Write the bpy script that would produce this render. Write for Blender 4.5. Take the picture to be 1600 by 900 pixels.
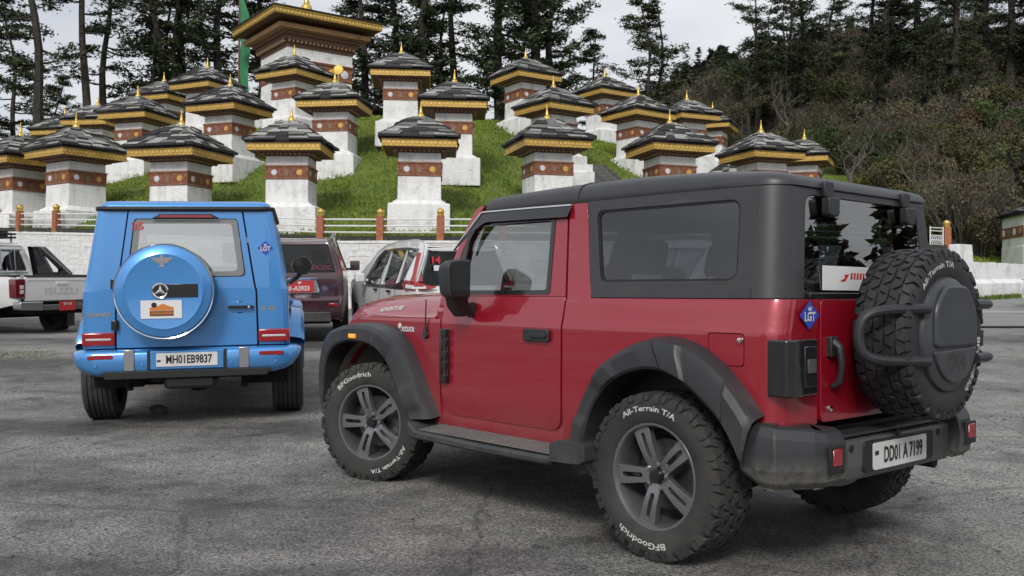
import bpy, bmesh, math, random
import numpy as np
from mathutils import Vector, Matrix, noise as mnoise
R = math.radians
PI = math.pi
random.seed(7)
rng = np.random.default_rng(11)
SC = bpy.context.scene
for o in list(bpy.data.objects):
    bpy.data.objects.remove(o)
COL = SC.collection

# ------------------------------------------------------------------ camera
CAM_H = 1.21
cam_data = bpy.data.cameras.new('camera')
cam = bpy.data.objects.new('camera', cam_data)
COL.objects.link(cam)
cam_data.sensor_width = 36.0
cam_data.lens = 36.0 * 1485 / 1600
cam_data.clip_start = 0.05
cam_data.clip_end = 3000
cam.matrix_world = Matrix.Translation((0, 0, CAM_H)) @ Matrix.Rotation(PI / 2 + 0.0089, 4, 'X') @ Matrix.Rotation(0.0047, 4, 'Z')
cam_data.dof.use_dof = True
cam_data.dof.focus_distance = 6.0
cam_data.dof.aperture_fstop = 9.0
SC.camera = cam

# ------------------------------------------------------------------ world and sun (bright overcast)
SUN_EL, SUN_AZ = R(38), R(192)          # direction the light comes from, azimuth clockwise from +Y
world = bpy.data.worlds.new('World')
SC.world = world
world.use_nodes = True
wn, wl = world.node_tree.nodes, world.node_tree.links
wn.clear()
w_out = wn.new('ShaderNodeOutputWorld')
w_bg = wn.new('ShaderNodeBackground')
w_sky = wn.new('ShaderNodeTexSky')
w_sky.sky_type = 'NISHITA'
w_sky.sun_disc = False
w_sky.sun_elevation = SUN_EL
w_sky.sun_rotation = SUN_AZ
w_sky.dust_density = 4.0
w_hs = wn.new('ShaderNodeHueSaturation')
w_hs.inputs['Saturation'].default_value = 0.22
wl.new(w_sky.outputs[0], w_hs.inputs['Color'])
w_tc = wn.new('ShaderNodeTexCoord')
w_map = wn.new('ShaderNodeMapping')
w_map.inputs['Scale'].default_value = (1.0, 1.0, 2.6)
wl.new(w_tc.outputs['Generated'], w_map.inputs['Vector'])
w_no = wn.new('ShaderNodeTexNoise')
w_no.inputs['Scale'].default_value = 2.3
w_no.inputs['Detail'].default_value = 7
w_no.inputs['Roughness'].default_value = 0.55
wl.new(w_map.outputs[0], w_no.inputs['Vector'])
w_rp = wn.new('ShaderNodeValToRGB')
w_rp.color_ramp.elements[0].position = 0.34
w_rp.color_ramp.elements[0].color = (4.2, 4.5, 5.1, 1)
w_rp.color_ramp.elements[1].position = 0.64
w_rp.color_ramp.elements[1].color = (6.6, 6.8, 7.1, 1)
wl.new(w_no.outputs['Fac'], w_rp.inputs['Fac'])
w_mx = wn.new('ShaderNodeMix')
w_mx.data_type = 'RGBA'
w_mx.inputs['Factor'].default_value = 0.86     # cloud cover over the sky
wl.new(w_hs.outputs[0], w_mx.inputs['A'])
wl.new(w_rp.outputs['Color'], w_mx.inputs['B'])
wl.new(w_mx.outputs['Result'], w_bg.inputs['Color'])
w_bg.inputs['Strength'].default_value = 0.09
wl.new(w_bg.outputs[0], w_out.inputs['Surface'])

sun_data = bpy.data.lights.new('sun', 'SUN')
sun_data.energy = 1.4
sun_data.angle = R(14)
sun_data.color = (1.0, 0.965, 0.92)
sun = bpy.data.objects.new('sun', sun_data)
COL.objects.link(sun)
sd = Vector((math.sin(SUN_AZ) * math.cos(SUN_EL), math.cos(SUN_AZ) * math.cos(SUN_EL), math.sin(SUN_EL)))
sun.rotation_euler = sd.to_track_quat('Z', 'Y').to_euler()
sun.location = sd * 60

SC.view_settings.view_transform = 'Standard'
SC.view_settings.look = 'None'
SC.view_settings.exposure = 0.55
SC.view_settings.gamma = 1.0
SC.view_settings.use_curve_mapping = False
SC.cycles.use_denoising = True
SC.cycles.use_adaptive_sampling = True
SC.cycles.adaptive_threshold = 0.02
SC.cycles.max_bounces = 6
SC.cycles.diffuse_bounces = 3
SC.cycles.transparent_max_bounces = 16
SC.cycles.glossy_bounces = 4
SC.cycles.caustics_reflective = False
SC.cycles.caustics_refractive = False

# ------------------------------------------------------------------ helpers: objects
def tag(o, label=None, cat=None, group=None, kind=None):
    if label: o['label'] = label
    if cat: o['category'] = cat
    if group: o['group'] = group
    if kind: o['kind'] = kind
    return o

def thing(name, label, cat, loc=(0, 0, 0), rotz=0.0, group=None):
    o = bpy.data.objects.new(name, None)
    o.empty_display_size = 0.3
    COL.objects.link(o)
    o.location = loc
    o.rotation_euler = (0, 0, rotz)
    return tag(o, label, cat, group)

def mesh_obj(name, me, parent=None, loc=None):
    o = bpy.data.objects.new(name, me)
    COL.objects.link(o)
    if parent is not None: o.parent = parent
    if loc is not None: o.location = loc
    return o

def copy_tree(o, parent=None):
    c = o.copy()
    COL.objects.link(c)
    c.parent = parent
    for ch in list(o.children):
        copy_tree(ch, c)
    return c

class MB:
    """collects geometry for ONE mesh"""
    def __init__(s):
        s.v = []; s.f = []; s.m = []; s.mi = 0
    def add(s, vs, fs):
        b = len(s.v)
        s.v.extend([tuple(p) for p in vs])
        for f in fs:
            s.f.append(tuple(i + b for i in f)); s.m.append(s.mi)
        return s
    def box(s, c, d, rot=None, taper=None):
        """centre, full size; taper=(tx,ty) scales the top"""
        hx, hy, hz = d[0] / 2, d[1] / 2, d[2] / 2
        tx, ty = taper or (1, 1)
        vs = [(-hx, -hy, -hz), (hx, -hy, -hz), (hx, hy, -hz), (-hx, hy, -hz),
              (-hx * tx, -hy * ty, hz), (hx * tx, -hy * ty, hz), (hx * tx, hy * ty, hz), (-hx * tx, hy * ty, hz)]
        if rot is not None: vs = [rot @ Vector(p) for p in vs]
        vs = [(p[0] + c[0], p[1] + c[1], p[2] + c[2]) for p in vs]
        return s.add(vs, [(0, 3, 2, 1), (4, 5, 6, 7), (0, 1, 5, 4), (1, 2, 6, 5), (2, 3, 7, 6), (3, 0, 4, 7)])
    def bb(s, x0, x1, y0, y1, z0, z1):
        return s.box(((x0 + x1) / 2, (y0 + y1) / 2, (z0 + z1) / 2), (abs(x1 - x0), abs(y1 - y0), abs(z1 - z0)))
    def grid(s, rows, cu=False, cap0=False, cap1=False, flip=False):
        """rows: list of equal length point lists; cu closes each row"""
        n = len(rows[0]); vs = [p for r in rows for p in r]; fs = []
        for i in range(len(rows) - 1):
            for j in range(n if cu else n - 1):
                k = (j + 1) % n
                q = (i * n + j, i * n + k, (i + 1) * n + k, (i + 1) * n + j)
                fs.append(q[::-1] if flip else q)
        if cap0: fs.append(tuple(range(n))[::-1] if not flip else tuple(range(n)))
        if cap1:
            t = tuple((len(rows) - 1) * n + j for j in range(n))
            fs.append(t if not flip else t[::-1])
        return s.add(vs, fs)
    def tube(s, pts, rad, n=8, cap=True):
        pts = [Vector(p) for p in pts]
        if not hasattr(rad, '__len__'): rad = [rad] * len(pts)
        rows = []; up = None
        for i, p in enumerate(pts):
            t = (pts[min(i + 1, len(pts) - 1)] - pts[max(i - 1, 0)]).normalized()
            if up is None:
                up = Vector((0, 0, 1)) if abs(t.z) < 0.9 else Vector((1, 0, 0))
            a = t.cross(up).normalized(); b = a.cross(t).normalized(); up = b
            rows.append([p + (a * math.cos(2 * PI * k / n) + b * math.sin(2 * PI * k / n)) * rad[i] for k in range(n)])
        return s.grid(rows, True, cap, cap, flip=True)
    def lathe(s, prof, n=32, axis='Z', c=(0, 0, 0), closed=False):
        """prof: list of (radius, height along axis)"""
        rows = []
        pr = list(prof) + ([prof[0]] if closed else [])
        for r, h in pr:
            row = []
            for k in range(n):
                a = 2 * PI * k / n; x, y = r * math.cos(a), r * math.sin(a)
                if axis == 'Z': p = (x, y, h)
                elif axis == 'Y': p = (x, h, y)
                else: p = (h, x, y)
                row.append((p[0] + c[0], p[1] + c[1], p[2] + c[2]))
            rows.append(row)
        return s.grid(rows, True, flip=(axis == 'Y'))
    def prism(s, poly, axis, a, b, c=(0, 0, 0)):
        """extrude a 2-D polygon along an axis between a and b.
        axis X: poly=(y,z); Y: (x,z); Z: (x,y)"""
        def P(u, v, w):
            p = (w, u, v) if axis == 'X' else (u, w, v) if axis == 'Y' else (u, v, w)
            return (p[0] + c[0], p[1] + c[1], p[2] + c[2])
        n = len(poly)
        vs = [P(u, v, a) for u, v in poly] + [P(u, v, b) for u, v in poly]
        fs = [tuple(range(n))[::-1], tuple(range(n, 2 * n))]
        for i in range(n):
            j = (i + 1) % n; fs.append((i, j, n + j, n + i))
        return s.add(vs, fs)
    def mesh(s, name, mats, sharp=35, recalc=True):
        me = bpy.data.meshes.new(name)
        me.from_pydata(s.v, [], s.f)
        if not isinstance(mats, (list, tuple)): mats = [mats]
        for m in mats: me.materials.append(m)
        if len(mats) > 1: me.polygons.foreach_set('material_index', s.m)
        if recalc:
            bm = bmesh.new(); bm.from_mesh(me)
            bmesh.ops.recalc_face_normals(bm, faces=bm.faces)
            bm.to_mesh(me); bm.free()
        me.polygons.foreach_set('use_smooth', [True] * len(me.polygons))
        me.set_sharp_from_angle(angle=R(sharp))
        me.update()
        return me
    def build(s, name, mats, parent=None, bev=0, seg=2, sharp=35, loc=None, recalc=True):
        o = mesh_obj(name, s.mesh(name, mats, sharp, recalc), parent, loc)
        if bev: bevel(o, bev, seg)
        return o

def bevel(o, w, seg=2, ang=35):
    m = o.modifiers.new('bevel', 'BEVEL')
    m.width = w; m.segments = seg; m.limit_method = 'ANGLE'; m.angle_limit = R(ang)
    m.harden_normals = False
    return o

def rp(pts, seg=5):
    """polygon with filleted corners: pts = (u, v, radius)"""
    out = []; n = len(pts)
    for i in range(n):
        p = Vector(pts[i][:2]); r = pts[i][2] if len(pts[i]) > 2 else 0
        if r <= 0: out.append((p.x, p.y)); continue
        a = (Vector(pts[i - 1][:2]) - p); b = (Vector(pts[(i + 1) % n][:2]) - p)
        la, lb = a.length, b.length; a.normalize(); b.normalize()
        ang = a.angle(b)
        t = min(r / math.tan(ang / 2), la * .49, lb * .49)
        p0, p1 = p + a * t, p + b * t
        for k in range(seg + 1):
            q = k / seg
            w = p0 * (1 - q) ** 2 + p * 2 * q * (1 - q) + p1 * q * q
            out.append((w.x, w.y))
    return out

def rrect(u0, u1, v0, v1, r, seg=5):
    return rp([(u0, v0, r), (u1, v0, r), (u1, v1, r), (u0, v1, r)], seg)

def circ(cu, cv, r, n=24):
    return [(cu + r * math.cos(2 * PI * k / n), cv + r * math.sin(2 * PI * k / n)) for k in range(n)]

def panel(name, outer, holes, mapf, mat, parent, thick=0.03, cu=(), cv=(), bev=0.004, sharp=40, loc=None):
    """sheet-metal panel: flat outline (with holes) cut by a grid, mapped to 3-D by mapf(u, v, depth)"""
    bm = bmesh.new(); edges = []
    for loop in [outer] + list(holes):
        vs = [bm.verts.new((p[0], p[1], 0)) for p in loop]
        for i in range(len(vs)): edges.append(bm.edges.new((vs[i], vs[(i + 1) % len(vs)])))
    bmesh.ops.triangle_fill(bm, use_beauty=True, use_dissolve=False, edges=edges)
    for f in bm.faces:
        f.normal_update()
        if f.normal.z < 0: f.normal_flip()
    for axis, cuts in ((0, cu), (1, cv)):
        for c in cuts:
            co = [0, 0, 0]; no = [0, 0, 0]; co[axis] = c; no[axis] = 1
            bmesh.ops.bisect_plane(bm, geom=bm.verts[:] + bm.edges[:] + bm.faces[:], dist=1e-5, plane_co=co, plane_no=no)
    if thick:
        be = [e for e in bm.edges if e.is_boundary]
        r = bmesh.ops.extrude_edge_only(bm, edges=be)
        for g in r['geom']:
            if isinstance(g, bmesh.types.BMVert): g.co.z -= thick
    for v in bm.verts:
        v.co = mapf(v.co.x, v.co.y, v.co.z)
    bmesh.ops.recalc_face_normals(bm, faces=bm.faces)
    me = bpy.data.meshes.new(name)
    bm.to_mesh(me); bm.free()
    me.materials.append(mat)
    me.polygons.foreach_set('use_smooth', [True] * len(me.polygons))
    me.set_sharp_from_angle(angle=R(sharp))
    o = mesh_obj(name, me, parent, loc)
    if bev: bevel(o, bev, 2, 60)
    return o

def lin(a, b, n):
    return [a + (b - a) * i / (n - 1) for i in range(n)]

def text_data(s, size=1.0, bold=0.0, xs=1.0, align='CENTER', ext=0.0, shear=0.0):
    cu = bpy.data.curves.new('txt', 'FONT')
    cu.body = s; cu.size = size; cu.align_x = align; cu.align_y = 'CENTER'
    cu.offset = bold; cu.extrude = ext; cu.resolution_u = 3; cu.shear = shear
    to = bpy.data.objects.new('txt', cu); COL.objects.link(to)
    dg = bpy.context.evaluated_depsgraph_get(); dg.update()
    me = bpy.data.meshes.new_from_object(to.evaluated_get(dg))
    vs = [(v.co.x * xs, v.co.y, v.co.z) for v in me.vertices]
    fs = [tuple(p.vertices) for p in me.polygons]
    bpy.data.objects.remove(to); bpy.data.meshes.remove(me); bpy.data.curves.remove(cu)
    return vs, fs

def text_obj(name, s, mat, parent, mapf, **kw):
    """flat lettering, mapf(u, v, w) -> 3-D"""
    vs, fs = text_data(s, **kw)
    m = MB(); m.add([mapf(*p) for p in vs], fs)
    return m.build(name, mat, parent, recalc=False)

def interp(x, xs, ys):
    return float(np.interp(x, xs, ys))

# ------------------------------------------------------------------ helpers: materials
def mat_new(name):
    m = bpy.data.materials.new(name); m.use_nodes = True
    nt = m.node_tree; b = nt.nodes['Principled BSDF']
    return m, nt, b

def N(nt, kind, **kw):
    n = nt.nodes.new(kind)
    for k, v in kw.items():
        if k in n.inputs: n.inputs[k].default_value = v
        else: setattr(n, k, v)
    return n

def simple(name, col, rough=0.5, metal=0.0, coat=0.0, spec=0.5, var=0.0, vscale=20.0, bump=0.0, bscale=200.0, emit=None, bdist=0.002):
    m, nt, b = mat_new(name)
    b.inputs['Base Color'].default_value = (*col, 1)
    b.inputs['Roughness'].default_value = rough
    b.inputs['Metallic'].default_value = metal
    b.inputs['Coat Weight'].default_value = coat
    b.inputs['Coat Roughness'].default_value = 0.04
    b.inputs['Specular IOR Level'].default_value = spec
    tc = N(nt, 'ShaderNodeTexCoord')
    if var:
        no = N(nt, 'ShaderNodeTexNoise', Scale=vscale, Detail=6.0, Roughness=0.6)
        nt.links.new(tc.outputs['Object'], no.inputs['Vector'])
        cr = N(nt, 'ShaderNodeValToRGB')
        cr.color_ramp.elements[0].position = 0.3; cr.color_ramp.elements[1].position = 0.72
        cr.color_ramp.elements[0].color = (*[c * (1 - var) for c in col], 1)
        cr.color_ramp.elements[1].color = (*[min(1, c * (1 + var)) for c in col], 1)
        nt.links.new(no.outputs['Fac'], cr.inputs['Fac'])
        nt.links.new(cr.outputs['Color'], b.inputs['Base Color'])
    if bump:
        n2 = N(nt, 'ShaderNodeTexNoise', Scale=bscale, Detail=4.0)
        nt.links.new(tc.outputs['Object'], n2.inputs['Vector'])
        bp = N(nt, 'ShaderNodeBump', Strength=bump, Distance=bdist)
        nt.links.new(n2.outputs['Fac'], bp.inputs['Height'])
        nt.links.new(bp.outputs[0], b.inputs['Normal'])
    if emit:
        b.inputs['Emission Color'].default_value = (*col, 1); b.inputs['Emission Strength'].default_value = emit
    return m

def dusty(name, col, rough, dust=(0.20, 0.185, 0.165), z0=0.3, z1=0.9, amt=0.55, scale=7.0, metal=0.0, coat=0.0, base=0.06, bump=0.0, bscale=300.0, flake=0.0):
    """paint, rubber or plastic with road dust thickest near the ground and blotchy elsewhere"""
    m, nt, b = mat_new(name); L = nt.links
    tc = N(nt, 'ShaderNodeTexCoord'); sp = N(nt, 'ShaderNodeSeparateXYZ')
    L.new(tc.outputs['Object'], sp.inputs[0])
    mr = N(nt, 'ShaderNodeMapRange'); mr.inputs['From Min'].default_value = z1; mr.inputs['From Max'].default_value = z0
    mr.inputs['To Min'].default_value = base; mr.inputs['To Max'].default_value = amt
    L.new(sp.outputs['Z'], mr.inputs['Value'])
    no = N(nt, 'ShaderNodeTexNoise', Scale=scale, Detail=8.0, Roughness=0.68)
    L.new(tc.outputs['Object'], no.inputs['Vector'])
    cr = N(nt, 'ShaderNodeMapRange'); cr.inputs['From Min'].default_value = 0.36; cr.inputs['From Max'].default_value = 0.68
    cr.inputs['To Min'].default_value = 0.25; cr.inputs['To Max'].default_value = 1.25
    L.new(no.outputs['Fac'], cr.inputs['Value'])
    mu = N(nt, 'ShaderNodeMath', operation='MULTIPLY', use_clamp=True)
    L.new(mr.outputs[0], mu.inputs[0]); L.new(cr.outputs[0], mu.inputs[1])
    mx = N(nt, 'ShaderNodeMix', data_type='RGBA')
    mx.inputs['A'].default_value = (*col, 1); mx.inputs['B'].default_value = (*dust, 1)
    L.new(mu.outputs[0], mx.inputs['Factor']); L.new(mx.outputs['Result'], b.inputs['Base Color'])
    ro = N(nt, 'ShaderNodeMapRange'); ro.inputs['To Min'].default_value = rough; ro.inputs['To Max'].default_value = 0.85
    L.new(mu.outputs[0], ro.inputs['Value']); L.new(ro.outputs[0], b.inputs['Roughness'])
    b.inputs['Metallic'].default_value = metal
    if coat:
        iv = N(nt, 'ShaderNodeMapRange'); iv.inputs['To Min'].default_value = coat; iv.inputs['To Max'].default_value = 0.0
        L.new(mu.outputs[0], iv.inputs['Value']); L.new(iv.outputs[0], b.inputs['Coat Weight'])
        b.inputs['Coat Roughness'].default_value = 0.02; b.inputs['Coat IOR'].default_value = 1.65
    if bump:
        n2 = N(nt, 'ShaderNodeTexNoise', Scale=bscale, Detail=3.0)
        L.new(tc.outputs['Object'], n2.inputs['Vector'])
        bp = N(nt, 'ShaderNodeBump', Strength=bump, Distance=0.002)
        L.new(n2.outputs['Fac'], bp.inputs['Height']); L.new(bp.outputs[0], b.inputs['Normal'])
    return m

def glass(name, tint, rough=0.0, f0=0.07, edge=1.0):
    """thin pane: tinted see-through with a reflection that grows at grazing angles (same from both sides)"""
    m = bpy.data.materials.new(name); m.use_nodes = True
    nt = m.node_tree; nt.nodes.clear(); L = nt.links
    out = N(nt, 'ShaderNodeOutputMaterial')
    tr = N(nt, 'ShaderNodeBsdfTransparent'); tr.inputs['Color'].default_value = (*tint, 1)
    gl = N(nt, 'ShaderNodeBsdfGlossy', Roughness=rough); gl.inputs['Color'].default_value = (edge, edge, edge, 1)
    lw = N(nt, 'ShaderNodeLayerWeight', Blend=0.5)
    pw = N(nt, 'ShaderNodeMath', operation='POWER'); pw.inputs[1].default_value = 5.0; L.new(lw.outputs['Facing'], pw.inputs[0])
    ma = N(nt, 'ShaderNodeMath', operation='MULTIPLY_ADD'); ma.inputs[1].default_value = 1 - f0; ma.inputs[2].default_value = f0; L.new(pw.outputs[0], ma.inputs[0])
    mx = N(nt, 'ShaderNodeMixShader')
    L.new(ma.outputs[0], mx.inputs[0]); L.new(tr.outputs[0], mx.inputs[1]); L.new(gl.outputs[0], mx.inputs[2])
    L.new(mx.outputs[0], out.inputs['Surface'])
    return m

M = {}
M['red'] = dusty('paint red', (0.32, 0.005, 0.019), 0.34, z0=0.40, z1=0.70, amt=0.24, base=0.004, metal=0.22, coat=1.0)
M['blue'] = dusty('paint blue', (0.062, 0.285, 0.68), 0.32, z0=0.4, z1=0.7, amt=0.16, base=0.006, metal=0.40, coat=1.0)
M['maroon'] = dusty('paint maroon', (0.034, 0.004, 0.012), 0.28, z0=0.3, z1=0.9, amt=0.2, base=0.02, metal=0.1, coat=1.0)
M['white_paint'] = dusty('paint white', (0.74, 0.75, 0.74), 0.3, z0=0.3, z1=0.8, amt=0.35, base=0.02, coat=1.0)
M['silver_paint'] = dusty('paint silver', (0.70, 0.70, 0.69), 0.35, z0=0.3, z1=1.0, amt=0.3, base=0.03, metal=0.0, coat=0.6)
M['hardtop'] = dusty('matt black hardtop', (0.033, 0.034, 0.038), 0.38, z0=1.1, z1=1.5, amt=0.10, base=0.05, bump=0.12, bscale=900)
M['plastic'] = dusty('black plastic', (0.022, 0.023, 0.026), 0.38, dust=(.15, .14, .125), z0=0.35, z1=0.85, amt=0.30, base=0.02, bump=0.25, bscale=700)
M['plastic2'] = dusty('grey plastic', (0.070, 0.074, 0.074), 0.42, z0=0.3, z1=0.7, amt=0.25, base=0.05, bump=0.2, bscale=700)
M['gloss_black'] = simple('gloss black', (0.012, 0.012, 0.013), 0.18, coat=0.6)
M['black'] = simple('matt black', (0.012, 0.012, 0.013), 0.6)
M['dark'] = simple('dark underside', (0.008, 0.008, 0.008), 0.9)
M['rubber'] = dusty('tyre rubber', (0.020, 0.020, 0.021), 0.72, dust=(0.13, 0.12, 0.105), z0=-0.39, z1=0.35, amt=0.5, base=0.2, scale=14, bump=0.3, bscale=500)
M['rubber_dirty'] = dusty('dusty tyre rubber', (0.022, 0.022, 0.022), 0.8, dust=(0.085, 0.08, 0.072), z0=-0.39, z1=0.5, amt=0.5, base=0.12, scale=9, bump=0.3, bscale=500)
M['rubber_clean'] = simple('spare tyre rubber', (0.024, 0.024, 0.026), 0.62, var=0.25, vscale=30, bump=0.3, bscale=500)
M['alloy'] = dusty('dark alloy', (0.27, 0.272, 0.285), 0.25, dust=(0.16, 0.15, 0.13), z0=-0.3, z1=0.25, amt=0.28, base=0.05, metal=0.75, scale=16)
M['alloy_dark'] = simple('wheel barrel', (0.030, 0.030, 0.032), 0.5, metal=0.4, var=0.3)
M['steel'] = simple('brushed steel', (0.42, 0.42, 0.43), 0.32, metal=0.9)
M['chrome'] = simple('chrome', (0.75, 0.75, 0.76), 0.08, metal=1.0)
M['mirror'] = simple('mirror glass', (0.82, 0.85, 0.88), 0.02, metal=1.0)
M['white_text'] = simple('white lettering', (0.58, 0.58, 0.56), 0.6, var=0.3, vscale=60)
M['white'] = simple('white vinyl', (0.72, 0.72, 0.72), 0.5)
M['plate'] = simple('number plate white', (0.66, 0.66, 0.64), 0.4, var=0.06, vscale=12)
M['plate_red'] = simple('number plate red', (0.48, 0.03, 0.03), 0.4)
M['ink'] = simple('black ink', (0.012, 0.012, 0.014), 0.5)
M['red_ink'] = simple('red ink', (0.55, 0.02, 0.03), 0.5)
M['sticker_blue'] = simple('sticker blue', (0.035, 0.07, 0.42), 0.4)
M['pink_ink'] = simple('faded red numerals', (0.52, 0.09, 0.09), 0.5)
M['orange_ink'] = simple('orange ink', (0.62, 0.20, 0.04), 0.5)
M['brown_ink'] = simple('brown ink', (0.18, 0.07, 0.03), 0.5)
M['lamp_red'] = simple('red lens', (0.30, 0.004, 0.010), 0.12, coat=1.0)
M['lamp_bright'] = simple('red reflector', (0.60, 0.012, 0.018), 0.15, coat=1.0)
M['lamp_white'] = simple('clear lens', (0.55, 0.55, 0.55), 0.15, coat=1.0)
M['lamp_smoke'] = simple('smoked lens', (0.016, 0.017, 0.019), 0.12, coat=1.0)
M['amber'] = simple('amber lamp', (0.85, 0.32, 0.04), 0.3, emit=0.5)
M['spatter'] = dusty('mud spattered plastic', (0.028, 0.029, 0.032), 0.42, dust=(0.26, 0.245, 0.205), z0=0.38, z1=0.56, amt=0.75, base=0.01, scale=26, bump=0.2, bscale=700)
M['step_grey'] = dusty('dusty step plate', (0.13, 0.13, 0.13), 0.45, dust=(0.24, 0.23, 0.21), z0=.2, z1=.6, amt=.6, base=.3, scale=6, metal=.3)
M['lamp_black'] = simple('smoked lamp housing', (0.014, 0.014, 0.016), 0.16, coat=0.8)
M['seat'] = simple('seat cloth', (0.022, 0.022, 0.024), 0.8, var=0.2)
M['seat_grey'] = simple('grey seat cloth', (0.12, 0.12, 0.12), 0.8, var=0.2)
M['glass'] = glass('clear car glass', (0.46, 0.50, 0.49), f0=.24)
M['glass_tint'] = glass('tinted car glass', (0.16, 0.17, 0.19), f0=.11)
M['glass_rear'] = glass('rear screen glass', (0.22, 0.245, 0.25), f0=.20)
M['glass_dark'] = glass('dark car glass', (0.035, 0.037, 0.046), f0=.035)
M['glass_pale'] = glass('pale car glass', (0.50, 0.55, 0.52), f0=.48)
M['frit'] = simple('window border', (0.20, 0.21, 0.21), 0.25, coat=0.7)
M['wall_in'] = simple('pale headliner', (0.35, 0.35, 0.34), 0.8)
# ================================================================== the setting
def g(x, y):
    """height of the parking ground: level near the camera, climbing gently towards the wall"""
    z = interp(y, [-50, 5.5, 7, 9, 12, 14, 16, 18, 20, 28, 36, 46, 60, 300], [0, 0, .02, .081, .14, .28, .38, .46, .52, .86, 1.42, 2.0, 2.2, 2.2])
    z += 0.029 * (x + 2.97) * math.exp(-((x + 2.97) ** 2 + (y - 9.6) ** 2) / 5.0)
    k = max(0.0, min(1.0, (y - 13) / 8))
    z += 0.006 * k * max(-14, min(16, x))
    z += 0.012 * math.sin(x * .9 + y * .35) * math.sin(y * .6 - x * .2) * max(0.0, min(1.0, (y - 10) / 6))
    return z

def px_at(px, D):
    return (px - 800) / 1485 * D

def tip_z(py, D):
    return CAM_H + (463.5 - py) / 1485 * D

def m_asphalt():
    m, nt, b = mat_new('worn asphalt'); L = nt.links
    tc = N(nt, 'ShaderNodeTexCoord')
    big = N(nt, 'ShaderNodeTexNoise', Scale=0.42, Detail=5.0, Roughness=0.62)
    mp = N(nt, 'ShaderNodeMapping'); mp.inputs['Scale'].default_value = (0.75, 1.25, 1); mp.inputs['Rotation'].default_value = (0, 0, R(-6))
    L.new(tc.outputs['Object'], mp.inputs['Vector']); L.new(mp.outputs[0], big.inputs['Vector'])
    mid = N(nt, 'ShaderNodeTexNoise', Scale=2.6, Detail=6.0, Roughness=0.7)
    L.new(tc.outputs['Object'], mid.inputs['Vector'])
    ad = N(nt, 'ShaderNodeMath', operation='MULTIPLY_ADD'); ad.inputs[1].default_value = 0.45
    L.new(mid.outputs['Fac'], ad.inputs[0]); L.new(big.outputs['Fac'], ad.inputs[2])
    cr = N(nt, 'ShaderNodeValToRGB'); e = cr.color_ramp.elements
    e[0].position = 0.60; e[0].color = (0.056, 0.054, 0.052, 1)
    e[1].position = 0.86; e[1].color = (0.205, 0.198, 0.188, 1)
    k = cr.color_ramp.elements.new(0.68); k.color = (0.104, 0.100, 0.096, 1)
    k = cr.color_ramp.elements.new(0.76); k.color = (0.150, 0.145, 0.138, 1)
    L.new(ad.outputs[0], cr.inputs['Fac'])
    # aggregate: stones in the binder
    vo = N(nt, 'ShaderNodeTexVoronoi', Scale=115.0); L.new(tc.outputs['Object'], vo.inputs['Vector'])
    vr = N(nt, 'ShaderNodeValToRGB'); vr.color_ramp.elements[0].color = (0.25, 0.25, 0.25, 1); vr.color_ramp.elements[1].color = (2.3, 2.3, 2.26, 1)
    sx = N(nt, 'ShaderNodeSeparateColor'); L.new(vo.outputs['Color'], sx.inputs[0]); L.new(sx.outputs[0], vr.inputs['Fac'])
    fi = N(nt, 'ShaderNodeTexNoise', Scale=52.0, Detail=5.0, Roughness=0.8); L.new(tc.outputs['Object'], fi.inputs['Vector'])
    fr = N(nt, 'ShaderNodeMapRange'); fr.inputs['From Min'].default_value = .3; fr.inputs['From Max'].default_value = .7; fr.inputs['To Min'].default_value = .5; fr.inputs['To Max'].default_value = 1.55
    L.new(fi.outputs['Fac'], fr.inputs['Value'])
    mu = N(nt, 'ShaderNodeMix', data_type='RGBA', blend_type='MULTIPLY'); mu.inputs['Factor'].default_value = 0.95
    L.new(cr.outputs['Color'], mu.inputs['A']); L.new(vr.outputs['Color'], mu.inputs['B'])
    m2 = N(nt, 'ShaderNodeMix', data_type='RGBA', blend_type='MULTIPLY'); m2.inputs['Factor'].default_value = 1.0
    L.new(mu.outputs['Result'], m2.inputs['A']); L.new(fr.outputs[0], m2.inputs['B'])
    # cracks
    vc = N(nt, 'ShaderNodeTexVoronoi', Scale=0.55, feature='DISTANCE_TO_EDGE')
    dn = N(nt, 'ShaderNodeTexNoise', Scale=3.0, Detail=4.0); L.new(tc.outputs['Object'], dn.inputs['Vector'])
    dm = N(nt, 'ShaderNodeMix', data_type='RGBA'); dm.inputs['Factor'].default_value = 0.18
    L.new(tc.outputs['Object'], dm.inputs['A']); L.new(dn.outputs['Color'], dm.inputs['B']); L.new(dm.outputs['Result'], vc.inputs['Vector'])
    ck = N(nt, 'ShaderNodeMapRange'); ck.inputs['From Max'].default_value = 0.011; ck.inputs['To Min'].default_value = 0.5; ck.inputs['To Max'].default_value = 1
    L.new(vc.outputs['Distance'], ck.inputs['Value'])
    m3 = N(nt, 'ShaderNodeMix', data_type='RGBA', blend_type='MULTIPLY'); m3.inputs['Factor'].default_value = 0.8
    L.new(m2.outputs['Result'], m3.inputs['A']); L.new(ck.outputs[0], m3.inputs['B'])
    on = N(nt, 'ShaderNodeTexNoise', Scale=1.7, Detail=3.0, Roughness=0.5); L.new(tc.outputs['Object'], on.inputs['Vector'])
    om = N(nt, 'ShaderNodeMapRange'); om.inputs['From Min'].default_value = .66; om.inputs['From Max'].default_value = .72; om.inputs['To Min'].default_value = 1; om.inputs['To Max'].default_value = .55
    L.new(on.outputs['Fac'], om.inputs['Value'])
    m4 = N(nt, 'ShaderNodeMix', data_type='RGBA', blend_type='MULTIPLY'); m4.inputs['Factor'].default_value = 1
    L.new(m3.outputs['Result'], m4.inputs['A']); L.new(om.outputs[0], m4.inputs['B'])
    L.new(m4.outputs['Result'], b.inputs['Base Color'])
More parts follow.
